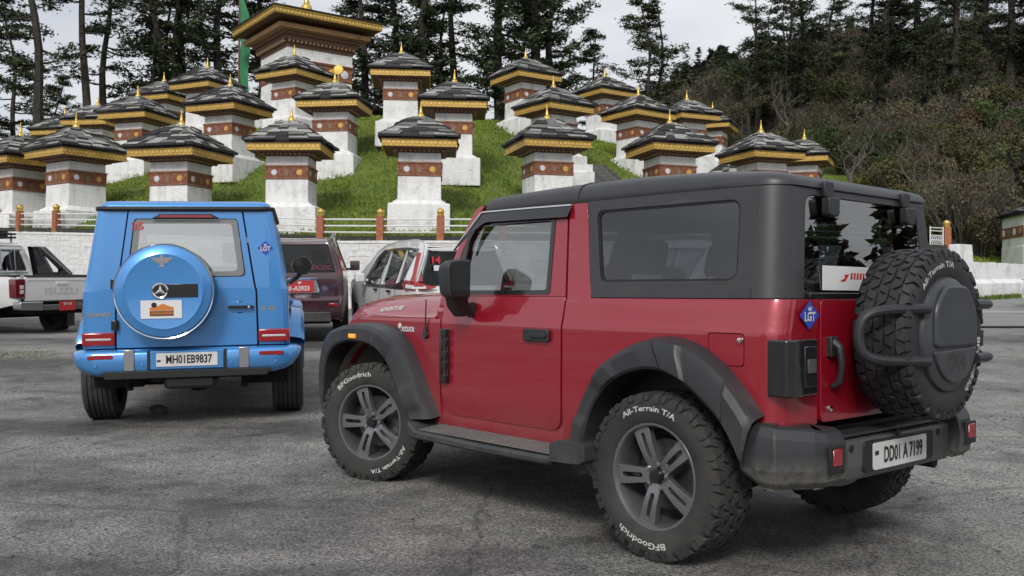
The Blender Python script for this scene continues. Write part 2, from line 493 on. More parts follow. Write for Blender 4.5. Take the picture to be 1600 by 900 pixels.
    rr = N(nt, 'ShaderNodeMapRange'); rr.inputs['From Min'].default_value = .55; rr.inputs['From Max'].default_value = .95; rr.inputs['To Min'].default_value = .62; rr.inputs['To Max'].default_value = .92
    L.new(ad.outputs[0], rr.inputs['Value']); L.new(rr.outputs[0], b.inputs['Roughness'])
    hb = N(nt, 'ShaderNodeMath', operation='ADD'); L.new(sx.outputs[0], hb.inputs[0]); L.new(fi.outputs['Fac'], hb.inputs[1])
    bp = N(nt, 'ShaderNodeBump', Strength=0.75, Distance=0.008); L.new(hb.outputs[0], bp.inputs['Height']); L.new(bp.outputs[0], b.inputs['Normal'])
    return m

def m_noise3(name, cols, scale=3.0, rough=0.85, detail=7.0, bump=0.4, bscale=12.0, bdist=0.03, pos=(0.32, 0.5, 0.68)):
    m, nt, b = mat_new(name); L = nt.links
    tc = N(nt, 'ShaderNodeTexCoord'); no = N(nt, 'ShaderNodeTexNoise', Scale=scale, Detail=detail, Roughness=0.65)
    L.new(tc.outputs['Object'], no.inputs['Vector'])
    cr = N(nt, 'ShaderNodeValToRGB'); e = cr.color_ramp.elements
    e[0].position = pos[0]; e[0].color = (*cols[0], 1); e[1].position = pos[2]; e[1].color = (*cols[2], 1)
    k = e.new(pos[1]); k.color = (*cols[1], 1)
    L.new(no.outputs['Fac'], cr.inputs['Fac']); L.new(cr.outputs['Color'], b.inputs['Base Color'])
    b.inputs['Roughness'].default_value = rough
    if bump:
        n2 = N(nt, 'ShaderNodeTexNoise', Scale=bscale, Detail=6.0); L.new(tc.outputs['Object'], n2.inputs['Vector'])
        bp = N(nt, 'ShaderNodeBump', Strength=bump, Distance=bdist); L.new(n2.outputs['Fac'], bp.inputs['Height']); L.new(bp.outputs[0], b.inputs['Normal'])
    return m

def m_whitewash(name='whitewash', grime=0.5):
    m, nt, b = mat_new(name); L = nt.links
    tc = N(nt, 'ShaderNodeTexCoord')
    oi = N(nt, 'ShaderNodeObjectInfo')
    va = N(nt, 'ShaderNodeVectorMath', operation='ADD'); L.new(tc.outputs['Object'], va.inputs[0]); L.new(oi.outputs['Random'], va.inputs[1])
    no = N(nt, 'ShaderNodeTexNoise', Scale=2.2, Detail=8.0, Roughness=0.7); L.new(va.outputs[0], no.inputs['Vector'])
    cr = N(nt, 'ShaderNodeValToRGB'); e = cr.color_ramp.elements
    e[0].position = 0.26; e[0].color = (0.50, 0.48, 0.45, 1); e[1].position = 0.52; e[1].color = (0.80, 0.80, 0.79, 1)
    L.new(no.outputs['Fac'], cr.inputs['Fac'])
    # coursing of the stones below the limewash
    br = N(nt, 'ShaderNodeTexNoise', Scale=7.0, Detail=3.0)
    mp = N(nt, 'ShaderNodeMapping'); mp.inputs['Scale'].default_value = (1, 1, 4.5); L.new(va.outputs[0], mp.inputs['Vector']); L.new(mp.outputs[0], br.inputs['Vector'])
    bp = N(nt, 'ShaderNodeBump', Strength=0.55, Distance=0.03); L.new(br.outputs['Fac'], bp.inputs['Height']); L.new(bp.outputs[0], b.inputs['Normal'])
    sn = N(nt, 'ShaderNodeTexNoise', Scale=5.0, Detail=5.0, Roughness=.6); sm2 = N(nt, 'ShaderNodeMapping'); sm2.inputs['Scale'].default_value = (1, 1, .16)
    L.new(va.outputs[0], sm2.inputs['Vector']); L.new(sm2.outputs[0], sn.inputs['Vector'])
    sr = N(nt, 'ShaderNodeMapRange'); sr.inputs['From Min'].default_value = .32; sr.inputs['From Max'].default_value = .46; sr.inputs['To Min'].default_value = .78; sr.inputs['To Max'].default_value = 1
    L.new(sn.outputs['Fac'], sr.inputs['Value'])
    sx2 = N(nt, 'ShaderNodeMix', data_type='RGBA', blend_type='MULTIPLY'); sx2.inputs['Factor'].default_value = .8
    L.new(cr.outputs['Color'], sx2.inputs['A']); L.new(sr.outputs[0], sx2.inputs['B'])
    L.new(sx2.outputs['Result'], b.inputs['Base Color']); b.inputs['Roughness'].default_value = 0.9
    return m

M['asphalt'] = m_asphalt()
M['concrete'] = m_noise3('pale concrete road', ((0.17, 0.17, 0.17), (0.21, 0.21, 0.21), (0.25, 0.25, 0.245)), 0.8, bump=0.2, bscale=40, bdist=.005)
M['tar'] = simple('tar joint', (0.03, 0.03, 0.03), 0.8)
M['soil'] = m_noise3('grassy soil', ((0.06, 0.10, 0.012), (0.11, 0.155, 0.020), (0.16, 0.18, 0.034)), 1.3, bump=0.8)
M['litter'] = m_noise3('leaf litter', ((0.022, 0.020, 0.013), (0.042, 0.034, 0.020), (0.060, 0.055, 0.026)), 0.5, bump=0.9, bscale=3, bdist=.2)
M['whitewash'] = m_whitewash()
M['wall'] = m_whitewash('whitewashed wall stone')
M['gold'] = simple('gold paint', (0.50, 0.31, 0.07), 0.42, metal=0.35, var=0.25, vscale=6)
M['goldleaf'] = simple('gilded metal', (0.72, 0.50, 0.12), 0.32, metal=0.75)
M['brown'] = simple('painted wood brown', (0.15, 0.078, 0.048), 0.7, var=0.3, vscale=9)
M['dentil'] = simple('painted beam ends', (0.36, 0.22, 0.14), 0.7, var=.3, vscale=20)
M['stud'] = simple('bright gilding', (0.68, 0.46, 0.13), 0.38, metal=.3, var=.2, vscale=12)
M['oxblood'] = m_noise3('red ochre', ((0.13, 0.045, 0.024), (0.22, 0.080, 0.042), (0.30, 0.14, 0.08)), 11.0, rough=.75, bump=0)
M['slate'] = m_noise3('slate', ((0.045, 0.045, 0.046), (0.13, 0.127, 0.12), (0.34, 0.33, 0.31)), 2.3, bump=0.5, bscale=25, bdist=.01, pos=(.33, .47, .62))
M['slate_l'] = simple('pale slate', (0.30, 0.295, 0.28), 0.7, var=.3, vscale=2)
M['slate_m'] = simple('grey slate', (0.13, 0.128, 0.122), 0.7, var=.3, vscale=2)
M['slate_d'] = simple('dark slate edge', (0.022, 0.021, 0.020), 0.8, var=0.3)  # dark slate; on edge faces the shadow between courses is put into colour
M['moss_roof'] = m_noise3('weathered shingles', ((0.018, 0.015, 0.010), (0.035, 0.028, 0.016), (0.055, 0.048, 0.024)), 2.0)
M['med_white'] = simple('white medallion', (0.62, 0.62, 0.64), 0.6)
M['med_gold'] = simple('gold medallion', (0.62, 0.36, 0.08), 0.5, metal=.2)
M['med_dark'] = simple('painted figure', (0.20, 0.15, 0.10), 0.6, var=.4, vscale=30)
M['post'] = m_noise3('terracotta post', ((0.26, 0.085, 0.040), (0.34, 0.12, 0.06), (0.42, 0.17, 0.09)), 9.0, bump=0.3, bscale=40, bdist=.01)
M['rail'] = simple('white rail', (0.70, 0.70, 0.68), 0.5, var=.08, vscale=3)
M['stone'] = m_noise3('grey stone', ((0.05, 0.05, 0.048), (0.10, 0.10, 0.095), (0.17, 0.165, 0.155)), 4.0)
M['green_flag'] = simple('green prayer flag', (0.035, 0.20, 0.085), 0.8, var=.2, vscale=3)
M['kerb'] = simple('dark kerb', (0.035, 0.034, 0.032), 0.9, var=.3)

# ---- ground sheet
def sheet(name, xs, ys, zf, mat, kind='structure', off=0.0):
    me = bpy.data.meshes.new(name)
    nx, ny = len(xs), len(ys)
    vs = [(x, y, zf(x, y) + off) for y in ys for x in xs]
    fs = [(j * nx + i, j * nx + i + 1, (j + 1) * nx + i + 1, (j + 1) * nx + i) for j in range(ny - 1) for i in range(nx - 1)]
    me.from_pydata(vs, [], fs); me.materials.append(mat)
    me.polygons.foreach_set('use_smooth', [True] * len(fs))
    o = mesh_obj(name, me); tag(o, kind=kind)
    return o

gx = [-900, -300, -120, -60, -40] + lin(-30, 34, 129) + [45, 70, 140, 320, 900]
gy = [-900, -300, -100, -40, -20, -10] + lin(-4, 46, 101) + [60, 90, 180, 400, 1500]
sheet('ground', gx, gy, g, M['asphalt'])
# pale concrete road crossing on the right behind the parking ground
def road_front(x): return 20.3 - 0.03 * (x - 10)
def road_sheet(name, x0, x1, f0, f1, mat, off, nx=40, ny=30):
    me = bpy.data.meshes.new(name); vs = []; fs = []
    for j in range(ny + 1):
        for i in range(nx + 1):
            x = x0 + (x1 - x0) * i / nx; y = f0(x) + (f1(x) - f0(x)) * j / ny
            vs.append((x, y, g(x, y) + off))
    for j in range(ny):
        for i in range(nx):
            a = j * (nx + 1) + i; fs.append((a, a + 1, a + nx + 2, a + nx + 1))
    me.from_pydata(vs, [], fs); me.materials.append(mat)
    o = mesh_obj(name, me); tag(o, kind='structure'); return o
road_sheet('road', 6.5, 60, lambda x: road_front(x), lambda x: 31.8 + 0.0 * x, M['concrete'], 0.022, 60, 50)
road_sheet('road_edge', 6.5, 60, lambda x: road_front(x) - .10, lambda x: road_front(x) + .12, M['tar'], 0.030, 60, 2)
road_sheet('road_line', 6.5, 60, lambda x: 25.2, lambda x: 25.42, M['rail'], 0.032, 60, 2)

# ---- centre of the mound; retaining wall on an arc about it
CX, CY, RW = 0.0, 57.0, 29.7
def arc(a, r): return (CX - r * math.sin(R(a)), CY - r * math.cos(R(a)))   # a in degrees, + to the left
def wall_top(a): return 2.79 + max(0.0, a - 10) * 0.022

SPOTS = [  # pixel of spire, pixel of spire tip, distance, facing (deg, + turns the front to the left), description
    (30, 200, 34.8, 32), (118, 185, 33.4, 34), (282, 180, 31.4, 15), (455, 172, 30.0, 0), (655, 165, 29.6, -4),
    (855, 168, 31.2, -17), (1045, 175, 32.2, -17), (1190, 190, 35.5, -22), (1255, 203, 41.5, 25),
    (215, 140, 40.0, 15), (357, 122, 36.0, 24), (523, 115, 35.4, 6), (707, 113, 33.6, -3), (865, 122, 37.8, -37), (996, 135, 41.0, -35), (1073, 143, 45.5, -25), (1112, 160, 50.0, 25),
    (255, 118, 46.0, 20), (322, 96, 42.5, 26), (458, 75, 40.0, 30), (625, 70, 36.8, -5), (820, 78, 41.5, -33), (944, 108, 47.0, -35),
    (150, 155, 44.0, 10), (100, 173, 47.0, 10), (212, 141, 49.0, 12), (1143, 236, 44.0, 0)]
H_CH = 3.62
PTS = []
for px, py, D, rot in SPOTS:
    PTS.append((px_at(px, D), D, tip_z(py, D) - H_CH))
BIG = (px_at(476, 48), 48.0, 9.4)
anch = [(x, y, z) for x, y, z in PTS] + [BIG]
for a in range(-62, 63, 6):
    x, y = arc(a, RW - .35); anch.append((x, y, wall_top(a) - .02 if a > -29 else 2.35))
anch += [(16, 37, 2.6), (20, 41, 3.2), (22, 50, 5.5), (-23, 40, 4.2), (-27, 48, 6.0), (-20, 58, 8), (-8, 62, 9.3), (5, 62, 10), (15, 62, 10), (0, 86, 9), (-29, 62, 7), (29, 62, 10), (-20, 80, 8), (20, 80, 12)]
AN = np.array(anch)
def tps(d2): return np.where(d2 > 1e-9, d2 * np.log(np.maximum(d2, 1e-9)) * .5, 0)
d2 = ((AN[:, None, :2] - AN[None, :, :2]) ** 2).sum(-1)
n_a = len(AN)
K = np.zeros((n_a + 3, n_a + 3)); K[:n_a, :n_a] = tps(d2) + np.eye(n_a) * 1.2
K[:n_a, n_a] = 1; K[:n_a, n_a + 1:] = AN[:, :2]; K[n_a, :n_a] = 1; K[n_a + 1:, :n_a] = AN[:, :2].T
W_ = np.linalg.solve(K, np.concatenate([AN[:, 2], np.zeros(3)]))
def mound_z(P):
    P = np.atleast_2d(P); q = ((P[:, None, :] - AN[None, :, :2]) ** 2).sum(-1)
    return tps(q) @ W_[:n_a] + W_[n_a] + P @ W_[n_a + 1:]
na, nr = 150, 64
vs = []; fs = []
rr_ = [RW - .33] + [RW - .6 - i * (RW - .6) / (nr - 2) for i in range(nr - 1)]
P2 = np.array([arc(360 * i / na, r) for r in rr_ for i in range(na)])
Z2 = mound_z(P2)
for k, (p, z) in enumerate(zip(P2, Z2)):
    w = 0.0 if k < na else 0.10
    vs.append((p[0], p[1], z + w * mnoise.noise((p[0] * .7, p[1] * .7, 0)) + .5 * w * mnoise.noise((p[0] * 2.1, p[1] * 2.1, 3))))
for j in range(nr - 1):
    for i in range(na):
        k = (i + 1) % na; fs.append((j * na + i, (j + 1) * na + i, (j + 1) * na + k, j * na + k))
me = bpy.data.meshes.new('mound'); me.from_pydata(vs, [], fs); me.materials.append(M['soil'])
me.polygons.foreach_set('use_smooth', [True] * len(fs))
mound = tag(mesh_obj('mound', me), kind='structure')

# ---- grass on the mound: small blades in tufts
def blades(name, pts, h, w, mat, per=5, spread=.12, mats=None):
    n = len(pts) * per
    base = np.repeat(np.asarray(pts), per, 0) + np.c_[rng.normal(0, spread, (n, 2)), np.zeros(n)]
    hh = h * rng.uniform(.5, 1.3, n); an = rng.uniform(0, 2 * PI, n); ww = w * rng.uniform(.6, 1.3, n)
    le = np.c_[rng.normal(0, .4, n), rng.normal(0, .4, n)] * hh[:, None]
    dx = np.c_[np.cos(an) * ww, np.sin(an) * ww, np.zeros(n)]
    V = np.stack([base - dx, base + dx, base + np.c_[le, hh]], 1).reshape(-1, 3)
    V[:, 2] -= 0.02
    me = bpy.data.meshes.new(name); me.vertices.add(3 * n); me.vertices.foreach_set('co', V.ravel())
    me.loops.add(3 * n); me.loops.foreach_set('vertex_index', np.arange(3 * n)); me.polygons.add(n)
    me.polygons.foreach_set('loop_start', np.arange(0, 3 * n, 3)); me.polygons.foreach_set('loop_total', np.full(n, 3))
    for mm in (mats or [mat]): me.materials.append(mm)
    if mats: me.polygons.foreach_set('material_index', np.minimum(rng.integers(0, len(mats), n), len(mats) - 1).astype(np.int32))
    me.update(calc_edges=True)
    return mesh_obj(name, me)
M['grass1'] = m_noise3('grass blades', ((0.095, 0.170, 0.012), (0.165, 0.250, 0.020), (0.245, 0.305, 0.036)), 0.55, bump=0, pos=(.36, .5, .62))
M['grass2'] = m_noise3('yellow grass blades', ((0.12, 0.14, 0.022), (0.19, 0.20, 0.036), (0.27, 0.25, 0.065)), 0.5, bump=0)
M['grass3'] = m_noise3('dark grass blades', ((0.06, 0.11, 0.012), (0.105, 0.165, 0.018), (0.14, 0.195, 0.024)), 0.6, bump=0)
gp = []
aa = rng.uniform(-62, 48, 40000); rad = RW - .4 - 22 * rng.uniform(0, 1, 40000) ** 1.35
GP = np.array([arc(a, r) for a, r in zip(aa, rad)])
keep = np.array([((GP[i] - [p[:2] for p in PTS]) ** 2).sum(1).min() > .7 for i in range(len(GP))])
GP = GP[keep]; GZ = mound_z(GP)
o = blades('grass', np.c_[GP, GZ], .10, .026, None, per=7, spread=.16, mats=[M['grass1'], M['grass2'], M['grass1'], M['grass3'], M['grass1']])
tag(o, 'short green grass covering the slope of the mound', 'grass', kind='stuff')

# ---- whitewashed retaining wall: core with coping, single stones on the faces in view
wall = thing('retaining_wall', 'white limewashed retaining wall curving below the fence', 'wall', (0, 0, 0))
rows = []
for k in range(91):
    a = 60 - k * (60 + 28.9) / 90; t = wall_top(a); b_ = min(g(*arc(a, RW)), 1.6) - .25
    o_, i_ = arc(a, RW + .0), arc(a, RW - .42)
    rows.append([(o_[0], o_[1], b_), (o_[0], o_[1], t - .05), (i_[0], i_[1], t - .05), (i_[0], i_[1], b_)])
MB().grid(rows, True, True, True).build('wall_core', M['wall'], wall)
rows = []
for k in range(91):
    a = 60 - k * (60 + 28.9) / 90; t = wall_top(a)
    o_, i_ = arc(a, RW + .03), arc(a, RW - .45)
    rows.append([(o_[0], o_[1], t - .05), (o_[0], o_[1], t + .02), (i_[0], i_[1], t + .02), (i_[0], i_[1], t - .05)])
MB().grid(rows, True, True, True).build('coping', M['wall'], wall)
# dark kerb below the fence
rows = []
for k in range(91):
    a = 60 - k * (60 + 28.9) / 90; t = wall_top(a)
    o_, i_ = arc(a, RW - .12), arc(a, RW - .40)
    rows.append([(o_[0], o_[1], t + .02), (o_[0], o_[1], t + .16), (i_[0], i_[1], t + .16), (i_[0], i_[1], t + .02)])
MB().grid(rows, True, True, True).build('kerb', M['kerb'], wall)
stone_meshes = []
for k in range(6):
    rnd = random.Random(k); bm = bmesh.new(); bmesh.ops.create_cube(bm, size=1)
    bmesh.ops.bevel(bm, geom=bm.edges[:], offset=.06, segments=1, affect='EDGES')
    for v in bm.verts: v.co += Vector([rnd.uniform(-.035, .035) for _ in range(3)])
    me = bpy.data.meshes.new('stone'); bm.to_mesh(me); bm.free(); me.materials.append(M['wall']); stone_meshes.append(me)
rnd = random.Random(3); stuff = MB(); n_st = 0
def add_stone(a, z, ln, h, single, parent, r0=RW):
    global n_st
    x, y = arc(a, r0 + rnd.uniform(-.016, -.008)); n_st += 1
    mt = Matrix.Translation((x, y, z)) @ Matrix.Rotation(R(-a), 4, 'Z') @ Matrix.Diagonal((ln * .995, .05, h * .985, 1))
    me = rnd.choice(stone_meshes)
    if single:
        o = mesh_obj('stone', me, parent); o.matrix_local = mt
    else:
        b = len(stuff.v); stuff.add([mt @ v.co for v in me.vertices], [tuple(p.vertices) for p in me.polygons])
for zone, (a0, a1) in enumerate(((52, 36.5), (36.5, 25.2), (25.2, 14.5), (14.5, 2.5), (2.5, -27.5), (-27.5, -28.9))):
    h = .19; nrow = 11
    for r_ in range(nrow):
        a = a0
        while a > a1:
            ln = rnd.uniform(.32, .75); da = math.degrees(ln / RW)
            if a - da < a1: da = a - a1; ln = R(da) * RW
            am = a - da / 2; z = wall_top(am) - .07 - h * (r_ + .5)
            if ln > .08 and z > g(*arc(am, RW)) - .15:
                single = (zone == 1 and r_ < 7) or (zone == 3 and r_ < 5) or zone == 5
                add_stone(am, z, ln, h, single, wall)
            a -= da
so = stuff.build('stonework', M['wall'], wall); so['kind'] = 'stuff'

# end pier and the lower wall beyond it on the right
ax, ay = arc(-29.6, RW - .15)
pier = thing('end_pier', 'white block pier ending the retaining wall behind the spare wheel', 'pier', (ax, ay, g(ax, ay)), R(29))
hz_ = 2.83 - g(ax, ay)
MB().box((0, 0, hz_ / 2), (.95, .9, hz_ + .3), taper=(.80, .8)).build('pier_body', M['whitewash'], pier, bev=.02)
low = thing('low_wall', 'low rough whitewashed wall beside the pale road', 'wall')
rows = []
for k in range(41):
    a = -30.6 - k * .62; r_ = RW + .1; jag = .05 * mnoise.noise((k * .9, 0, 0)); t = 2.42 + jag
    o_, i_ = arc(a, r_ + .05 * mnoise.noise((k * .7, 5, 0))), arc(a, r_ - .5); b_ = g(*arc(a, r_)) - .2
    m_ = (b_ + t) / 2; c_ = arc(a, r_ + .12 + .06 * mnoise.noise((k * 1.3, 9, 0)))
    rows.append([(c_[0], c_[1], b_), (c_[0], c_[1], m_), (o_[0], o_[1], m_ + .14), (o_[0], o_[1], t), (i_[0], i_[1], t), (i_[0], i_[1], b_)])
MB().grid(rows, True, True, True).build('wall_core', M['whitewash'], low, sharp=30)
mossm = blades('verge_grass', [(*arc(a, RW + .45 + rng.uniform(-.2, .25)), g(*arc(a, RW + .45))) for a in rng.uniform(-46, -30.8, 500)], .16, .03, M['grass3'], per=5, spread=.08)
tag(mossm, 'dark weeds along the foot of the low wall', 'weeds', kind='stuff')

# ---- fence: terracotta posts with gilded caps, three white rails
fence = thing('fence', 'terracotta post fence with white rails and gilded caps along the wall', 'fence')
post_a = [55, 50.8, 46.6, 42.4, 38.9, 35.4, 31.1, 26.6, 22.2, 18.2, 14.6, 11.05, 7.5, 4.05] + [.55 - 3.48 * i for i in range(8)]
pm = MB().box((0, 0, .36), (.20, .20, .72)).mesh('post', M['post'])
cm = MB().lathe([(0.10, .72), (.11, .75), (.085, .77), (.10, .80), (.115, .84), (.10, .90), (.045, .94), (.0, .96)], 16).mesh('cap', M['goldleaf'])
for a in post_a:
    x, y = arc(a, RW - .2)
    p = mesh_obj('post', pm, fence); p.location = (x, y, wall_top(a) + .02); p.rotation_euler = (0, 0, R(-a))
    mesh_obj('cap', cm, p)
for i in range(len(post_a) - 1):
    a, b_ = post_a[i], post_a[i + 1]
    for hz in (.27, .46, .65):
        p, q = arc(a, RW - .2), arc(b_, RW - .2)
        MB().tube([(p[0], p[1], wall_top(a) + hz), (q[0], q[1], wall_top(b_) + hz)], .026, 6).build('rail', M['rail'], fence)
# lattice gate panel next to the last post
gate = thing('lattice_gate', 'white metal lattice gate panel beside the last terracotta post', 'gate')
gx_ = arc(-28.9, RW - .2)
ep = mesh_obj('post', pm, gate); ep.location = (gx_[0], gx_[1], 2.83); ep.scale = (1.05, 1.05, 1.0); mesh_obj('cap', cm, ep)
g0, g1 = arc(-27.35, RW - .2), arc(-28.55, RW - .2)
def gp_(t, z): return (g0[0] + (g1[0] - g0[0]) * t, g0[1] + (g1[1] - g0[1]) * t, 2.81 + z)
fr_ = MB()
for z in (.04, .30, .45, .60, .70): fr_.tube([gp_(0, z), gp_(1, z)], .018, 6)
for t in (0, 1): fr_.tube([gp_(t, 0), gp_(t, .74)], .022, 6)
fr_.build('gate_frame', M['rail'], gate)
la = MB()
for k in range(-3, 8):
    for sgn in (1, -1):
        t0 = k / 6; t1 = t0 + sgn * .42
        p0, p1 = max(0, min(1, t0)), max(0, min(1, t1))
        if p0 != p1:
            z0 = .04 + .40 * (p0 - t0) / (t1 - t0); z1 = .04 + .40 * (p1 - t0) / (t1 - t0)
            la.tube([gp_(p0, z0), gp_(p1, z1)], .010, 4)
la.build('lattice', M['rail'], gate)

# ------------------------------------------------------------------ chortens
def sq_ring(h, z): return [(-h, -h, z), (h, -h, z), (h, h, z), (-h, h, z)]
def sq_stack(prof):
    m = MB(); m.grid([sq_ring(h, z) for h, z in prof], True, True, True, flip=False); return m
def slate_roof(half, top, z0, z1, rows, seed, wmin=.30, wmax=.70, th=.060, sag=.0):
    rnd = random.Random(seed); m = MB(); n = rows
    for s_ in range(4):
        ca, sa = math.cos(s_ * PI / 2), math.sin(s_ * PI / 2)
        for r_ in range(n):
            f0, f1 = r_ / n, min(1, (r_ + 1.35) / n)
            h0, h1 = half + (top - half) * f0, half + (top - half) * f1
            z_0 = z0 + (z1 - z0) * (f0 - sag * math.sin(PI * f0)); z_1 = z0 + (z1 - z0) * (f1 - sag * math.sin(PI * min(1, f1)))
            x = -h0 - rnd.uniform(0, .1)
            while x < h0:
                w = rnd.uniform(wmin, wmax) * (1 if r_ < n - 1 else .6); xe = min(x + w, h0 + .03)
                jit = rnd.uniform(-.03, .035); lift = rnd.uniform(0.012, .045); t = th * rnd.uniform(.8, 1.7)
                def P(xx, hh, zz):
                    return (xx * ca - (-hh) * sa, xx * sa + (-hh) * ca, zz)
                sx0, sx1 = x * h1 / h0, xe * h1 / h0
                b0 = h0 + jit * 1.4
                top_mi = rnd.choices((0, 1, 2), (.40, .40, .20))[0]
                lo = [P(x + .008, b0, z_0 + lift), P(xe - .008, b0, z_0 + lift), P(sx1 - .004, h1, z_1 + .004), P(sx0 + .004, h1, z_1 + .004)]
                hi = [(p[0], p[1], p[2] + t) for p in lo]
                m.mi = top_mi; m.add(hi, [(0, 1, 2, 3)]); m.mi = 2  # edge faces always dark: course shadow held in their colour
                m.add(lo + hi, [(0, 3, 2, 1), (0, 1, 5, 4), (1, 2, 6, 5), (2, 3, 7, 6), (3, 0, 4, 7)])
                x = xe
    return m

FIN = [(0.0, 0.0), (.15, .0), (.15, .03), (.125, .05), (.11, .13), (.085, .18), (.055, .20), (.062, .23), (.045, .26), (.05, .29), (.036, .32), (.040, .345), (.026, .38), (.030, .40), (.016, .45), (.020, .48), (.006, .56), (0, .57)]
def make_chorten(seed):
    c = thing('chorten', '', 'chorten')
    sq_stack([(.955, -.5), (.945, .0), (.935, .46), (.90, .48), (.80, .49), (.79, .55), (.72, .56), (.71, .60), (.655, .61), (.655, .40)]).build('plinth', M['whitewash'], c, bev=.025)
    sq_stack([(.665, .60), (.65, 1.33)]).build('shaft', M['whitewash'], c, bev=.015)
    band = sq_stack([(.672, 1.33), (.680, 1.36), (.680, 1.375), (.668, 1.38), (.668, 1.69), (.680, 1.70), (.692, 1.72), (.692, 1.76)]).build('red_band', M['oxblood'], c)
    md = MB().lathe([(0.0, .014), (.05, .013), (.088, .010), (.095, -.01)], 14, 'Y').mesh('medallion', M['med_white'])
    mg = MB().lathe([(0.0, .014), (.05, .013), (.088, .010), (.095, -.01)], 14, 'Y').mesh('medallion', M['med_gold'])
    fgm = MB().prism(rp([(-.05, -.10, .02), (.05, -.10, .02), (.065, .03, .02), (0, .11, .03), (-.065, .03, .02)], 2), 'Y', -.01, .02).mesh('painted_figure', M['med_dark'])
    for s_ in range(4):
        for u, me in ((-.39, md), (0, fgm), (.39, mg)):
            o = mesh_obj('medallion' if me is not fgm else 'painted_figure', me, band)
            a = s_ * PI / 2
            # front of the band is -Y; the piece's +Y points outwards
            px_, py_ = u, -.668
            o.location = (px_ * math.cos(a) - py_ * math.sin(a), px_ * math.sin(a) + py_ * math.cos(a), 1.535)
            o.rotation_euler = (0, 0, a + PI)
    sq_stack([(.650, 1.76), (.645, 2.040)]).build('white_frieze', M['whitewash'], c, bev=.01)
    dn_ = MB(); m = sq_stack([(.66, 2.040), (.66, 2.071), (.70, 2.077), (.70, 2.108), (.78, 2.113), (.80, 2.152), (.92, 2.155), (1.09, 2.180), (1.09, 2.201)])
    for s_ in range(4):
        ca, sa = math.cos(s_ * PI / 2), math.sin(s_ * PI / 2); rot = Matrix.Rotation(s_ * PI / 2, 3, 'Z')
        for k in range(11):
            u = -.70 + k * .14; p = rot @ Vector((u, -.76, 2.092)); dn_.box(p, (.065, .10, .05), rot)
    dn_.build('beam_ends', M['dentil'], m.build('cornice', M['brown'], c))['kind'] = 'stuff'
    gb = MB().grid([sq_ring(h, z) for h, z in ((1.095, 2.165), (1.115, 2.165), (1.115, 2.344), (1.13, 2.354), (1.13, 2.385), (.9, 2.386))], True).build('gold_band', M['gold'], c)
    sd_ = MB()
    for s_ in range(4):
        rot = Matrix.Rotation(s_ * PI / 2, 3, 'Z')
        for k in range(16):
            u = -1.05 + k * .14; sd_.box(rot @ Vector((u, -1.118, 2.288)), (.085, .02, .075), rot); sd_.box(rot @ Vector((u + .07, -1.118, 2.196)), (.05, .02, .045), rot)
    sd_.build('gilded_studs', M['stud'], gb)['kind'] = 'stuff'
    # rows of small painted squares along the red band
    tr_ = MB()
    for s_ in range(4):
        rot = Matrix.Rotation(s_ * PI / 2, 3, 'Z')
        for k in range(20):
            u = -.655 + k * .069
            for z_, d_ in ((1.735, .694), (1.352, .682)): tr_.box(rot @ Vector((u, -d_, z_)), (.034, .008, .026), rot)
    tr_.build('painted_border', M['dentil'], band)['kind'] = 'stuff'
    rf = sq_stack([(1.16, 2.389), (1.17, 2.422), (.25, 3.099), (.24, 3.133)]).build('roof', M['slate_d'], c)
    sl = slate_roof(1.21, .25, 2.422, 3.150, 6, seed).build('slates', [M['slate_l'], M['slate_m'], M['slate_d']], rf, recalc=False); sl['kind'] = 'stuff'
    MB().lathe(FIN, 16, c=(0, 0, 3.165)).build('finial', M['goldleaf'], c, sharp=50)
    return c

protos = [make_chorten(s_) for s_ in (1, 2, 3, 4)]
CH_LABELS = [
    'chorten cut by the left edge of the photo in the front row',
    'front row chorten above the white pickup, second from the left edge',
    'front row chorten rising directly behind the blue car roof',
    'front row chorten just right of the blue car above the fence',
    'front row chorten with its whole plinth in view above the small white car',
    'front row chorten above the red off-roader door, left of the stone steps',
    'front row chorten right of the stone steps above the black hardtop',
    'rightmost near chorten above the rear corner of the black hardtop',
    'last chorten on the right, half behind its larger neighbour',
    'second row chorten on the left, between the front row spires near the conifers',
    'second row chorten showing two faces, behind the blue car roof right half',
    'second row chorten with a round gilded disc above its spire',
    'second row chorten facing front, right of centre with grass around its plinth',
    'second row chorten left of the stone steps showing two faces',
    'second row chorten above the stone steps on the right',
    'third from last chorten on the right slope, half hidden by a nearer roof',
    'far right chorten in the second row, only roof and spire in view',
    'upper row chorten on the left, only its slate roof showing below the conifers',
    'upper row chorten left of the tall green flag',
    'top row chorten in front of the large central chorten',
    'top row chorten right of the large central chorten, plinth on the grass crest',
    'top row chorten in front of the big dark conifer right of centre',
    'top row chorten furthest right below the two lone pines',
    'small distant chorten roof behind the front row on the left',
    'leftmost distant chorten, a sliver of roof above the front row',
    'distant chorten roof hidden behind the second row on the left',
    'low distant chorten glimpsed between two nearer ones on the right']
for i, ((px, py, D, rot), (x, y, z)) in enumerate(zip(SPOTS, PTS)):
    c = protos[i] if i < 4 else copy_tree(protos[i % 4])
    c.location = (x, y, z); c.rotation_euler = (R(.5 * math.sin(i * 7.1)), R(.6 * math.sin(i * 3.3)), -R(rot))
    k_ = 1.07 if i < 3 else 1.0
    c.scale = (k_, k_, k_); c.location.z -= .25 * (i < 3)
    c['label'] = CH_LABELS[i]; c['group'] = 'chortens on the grass mound'
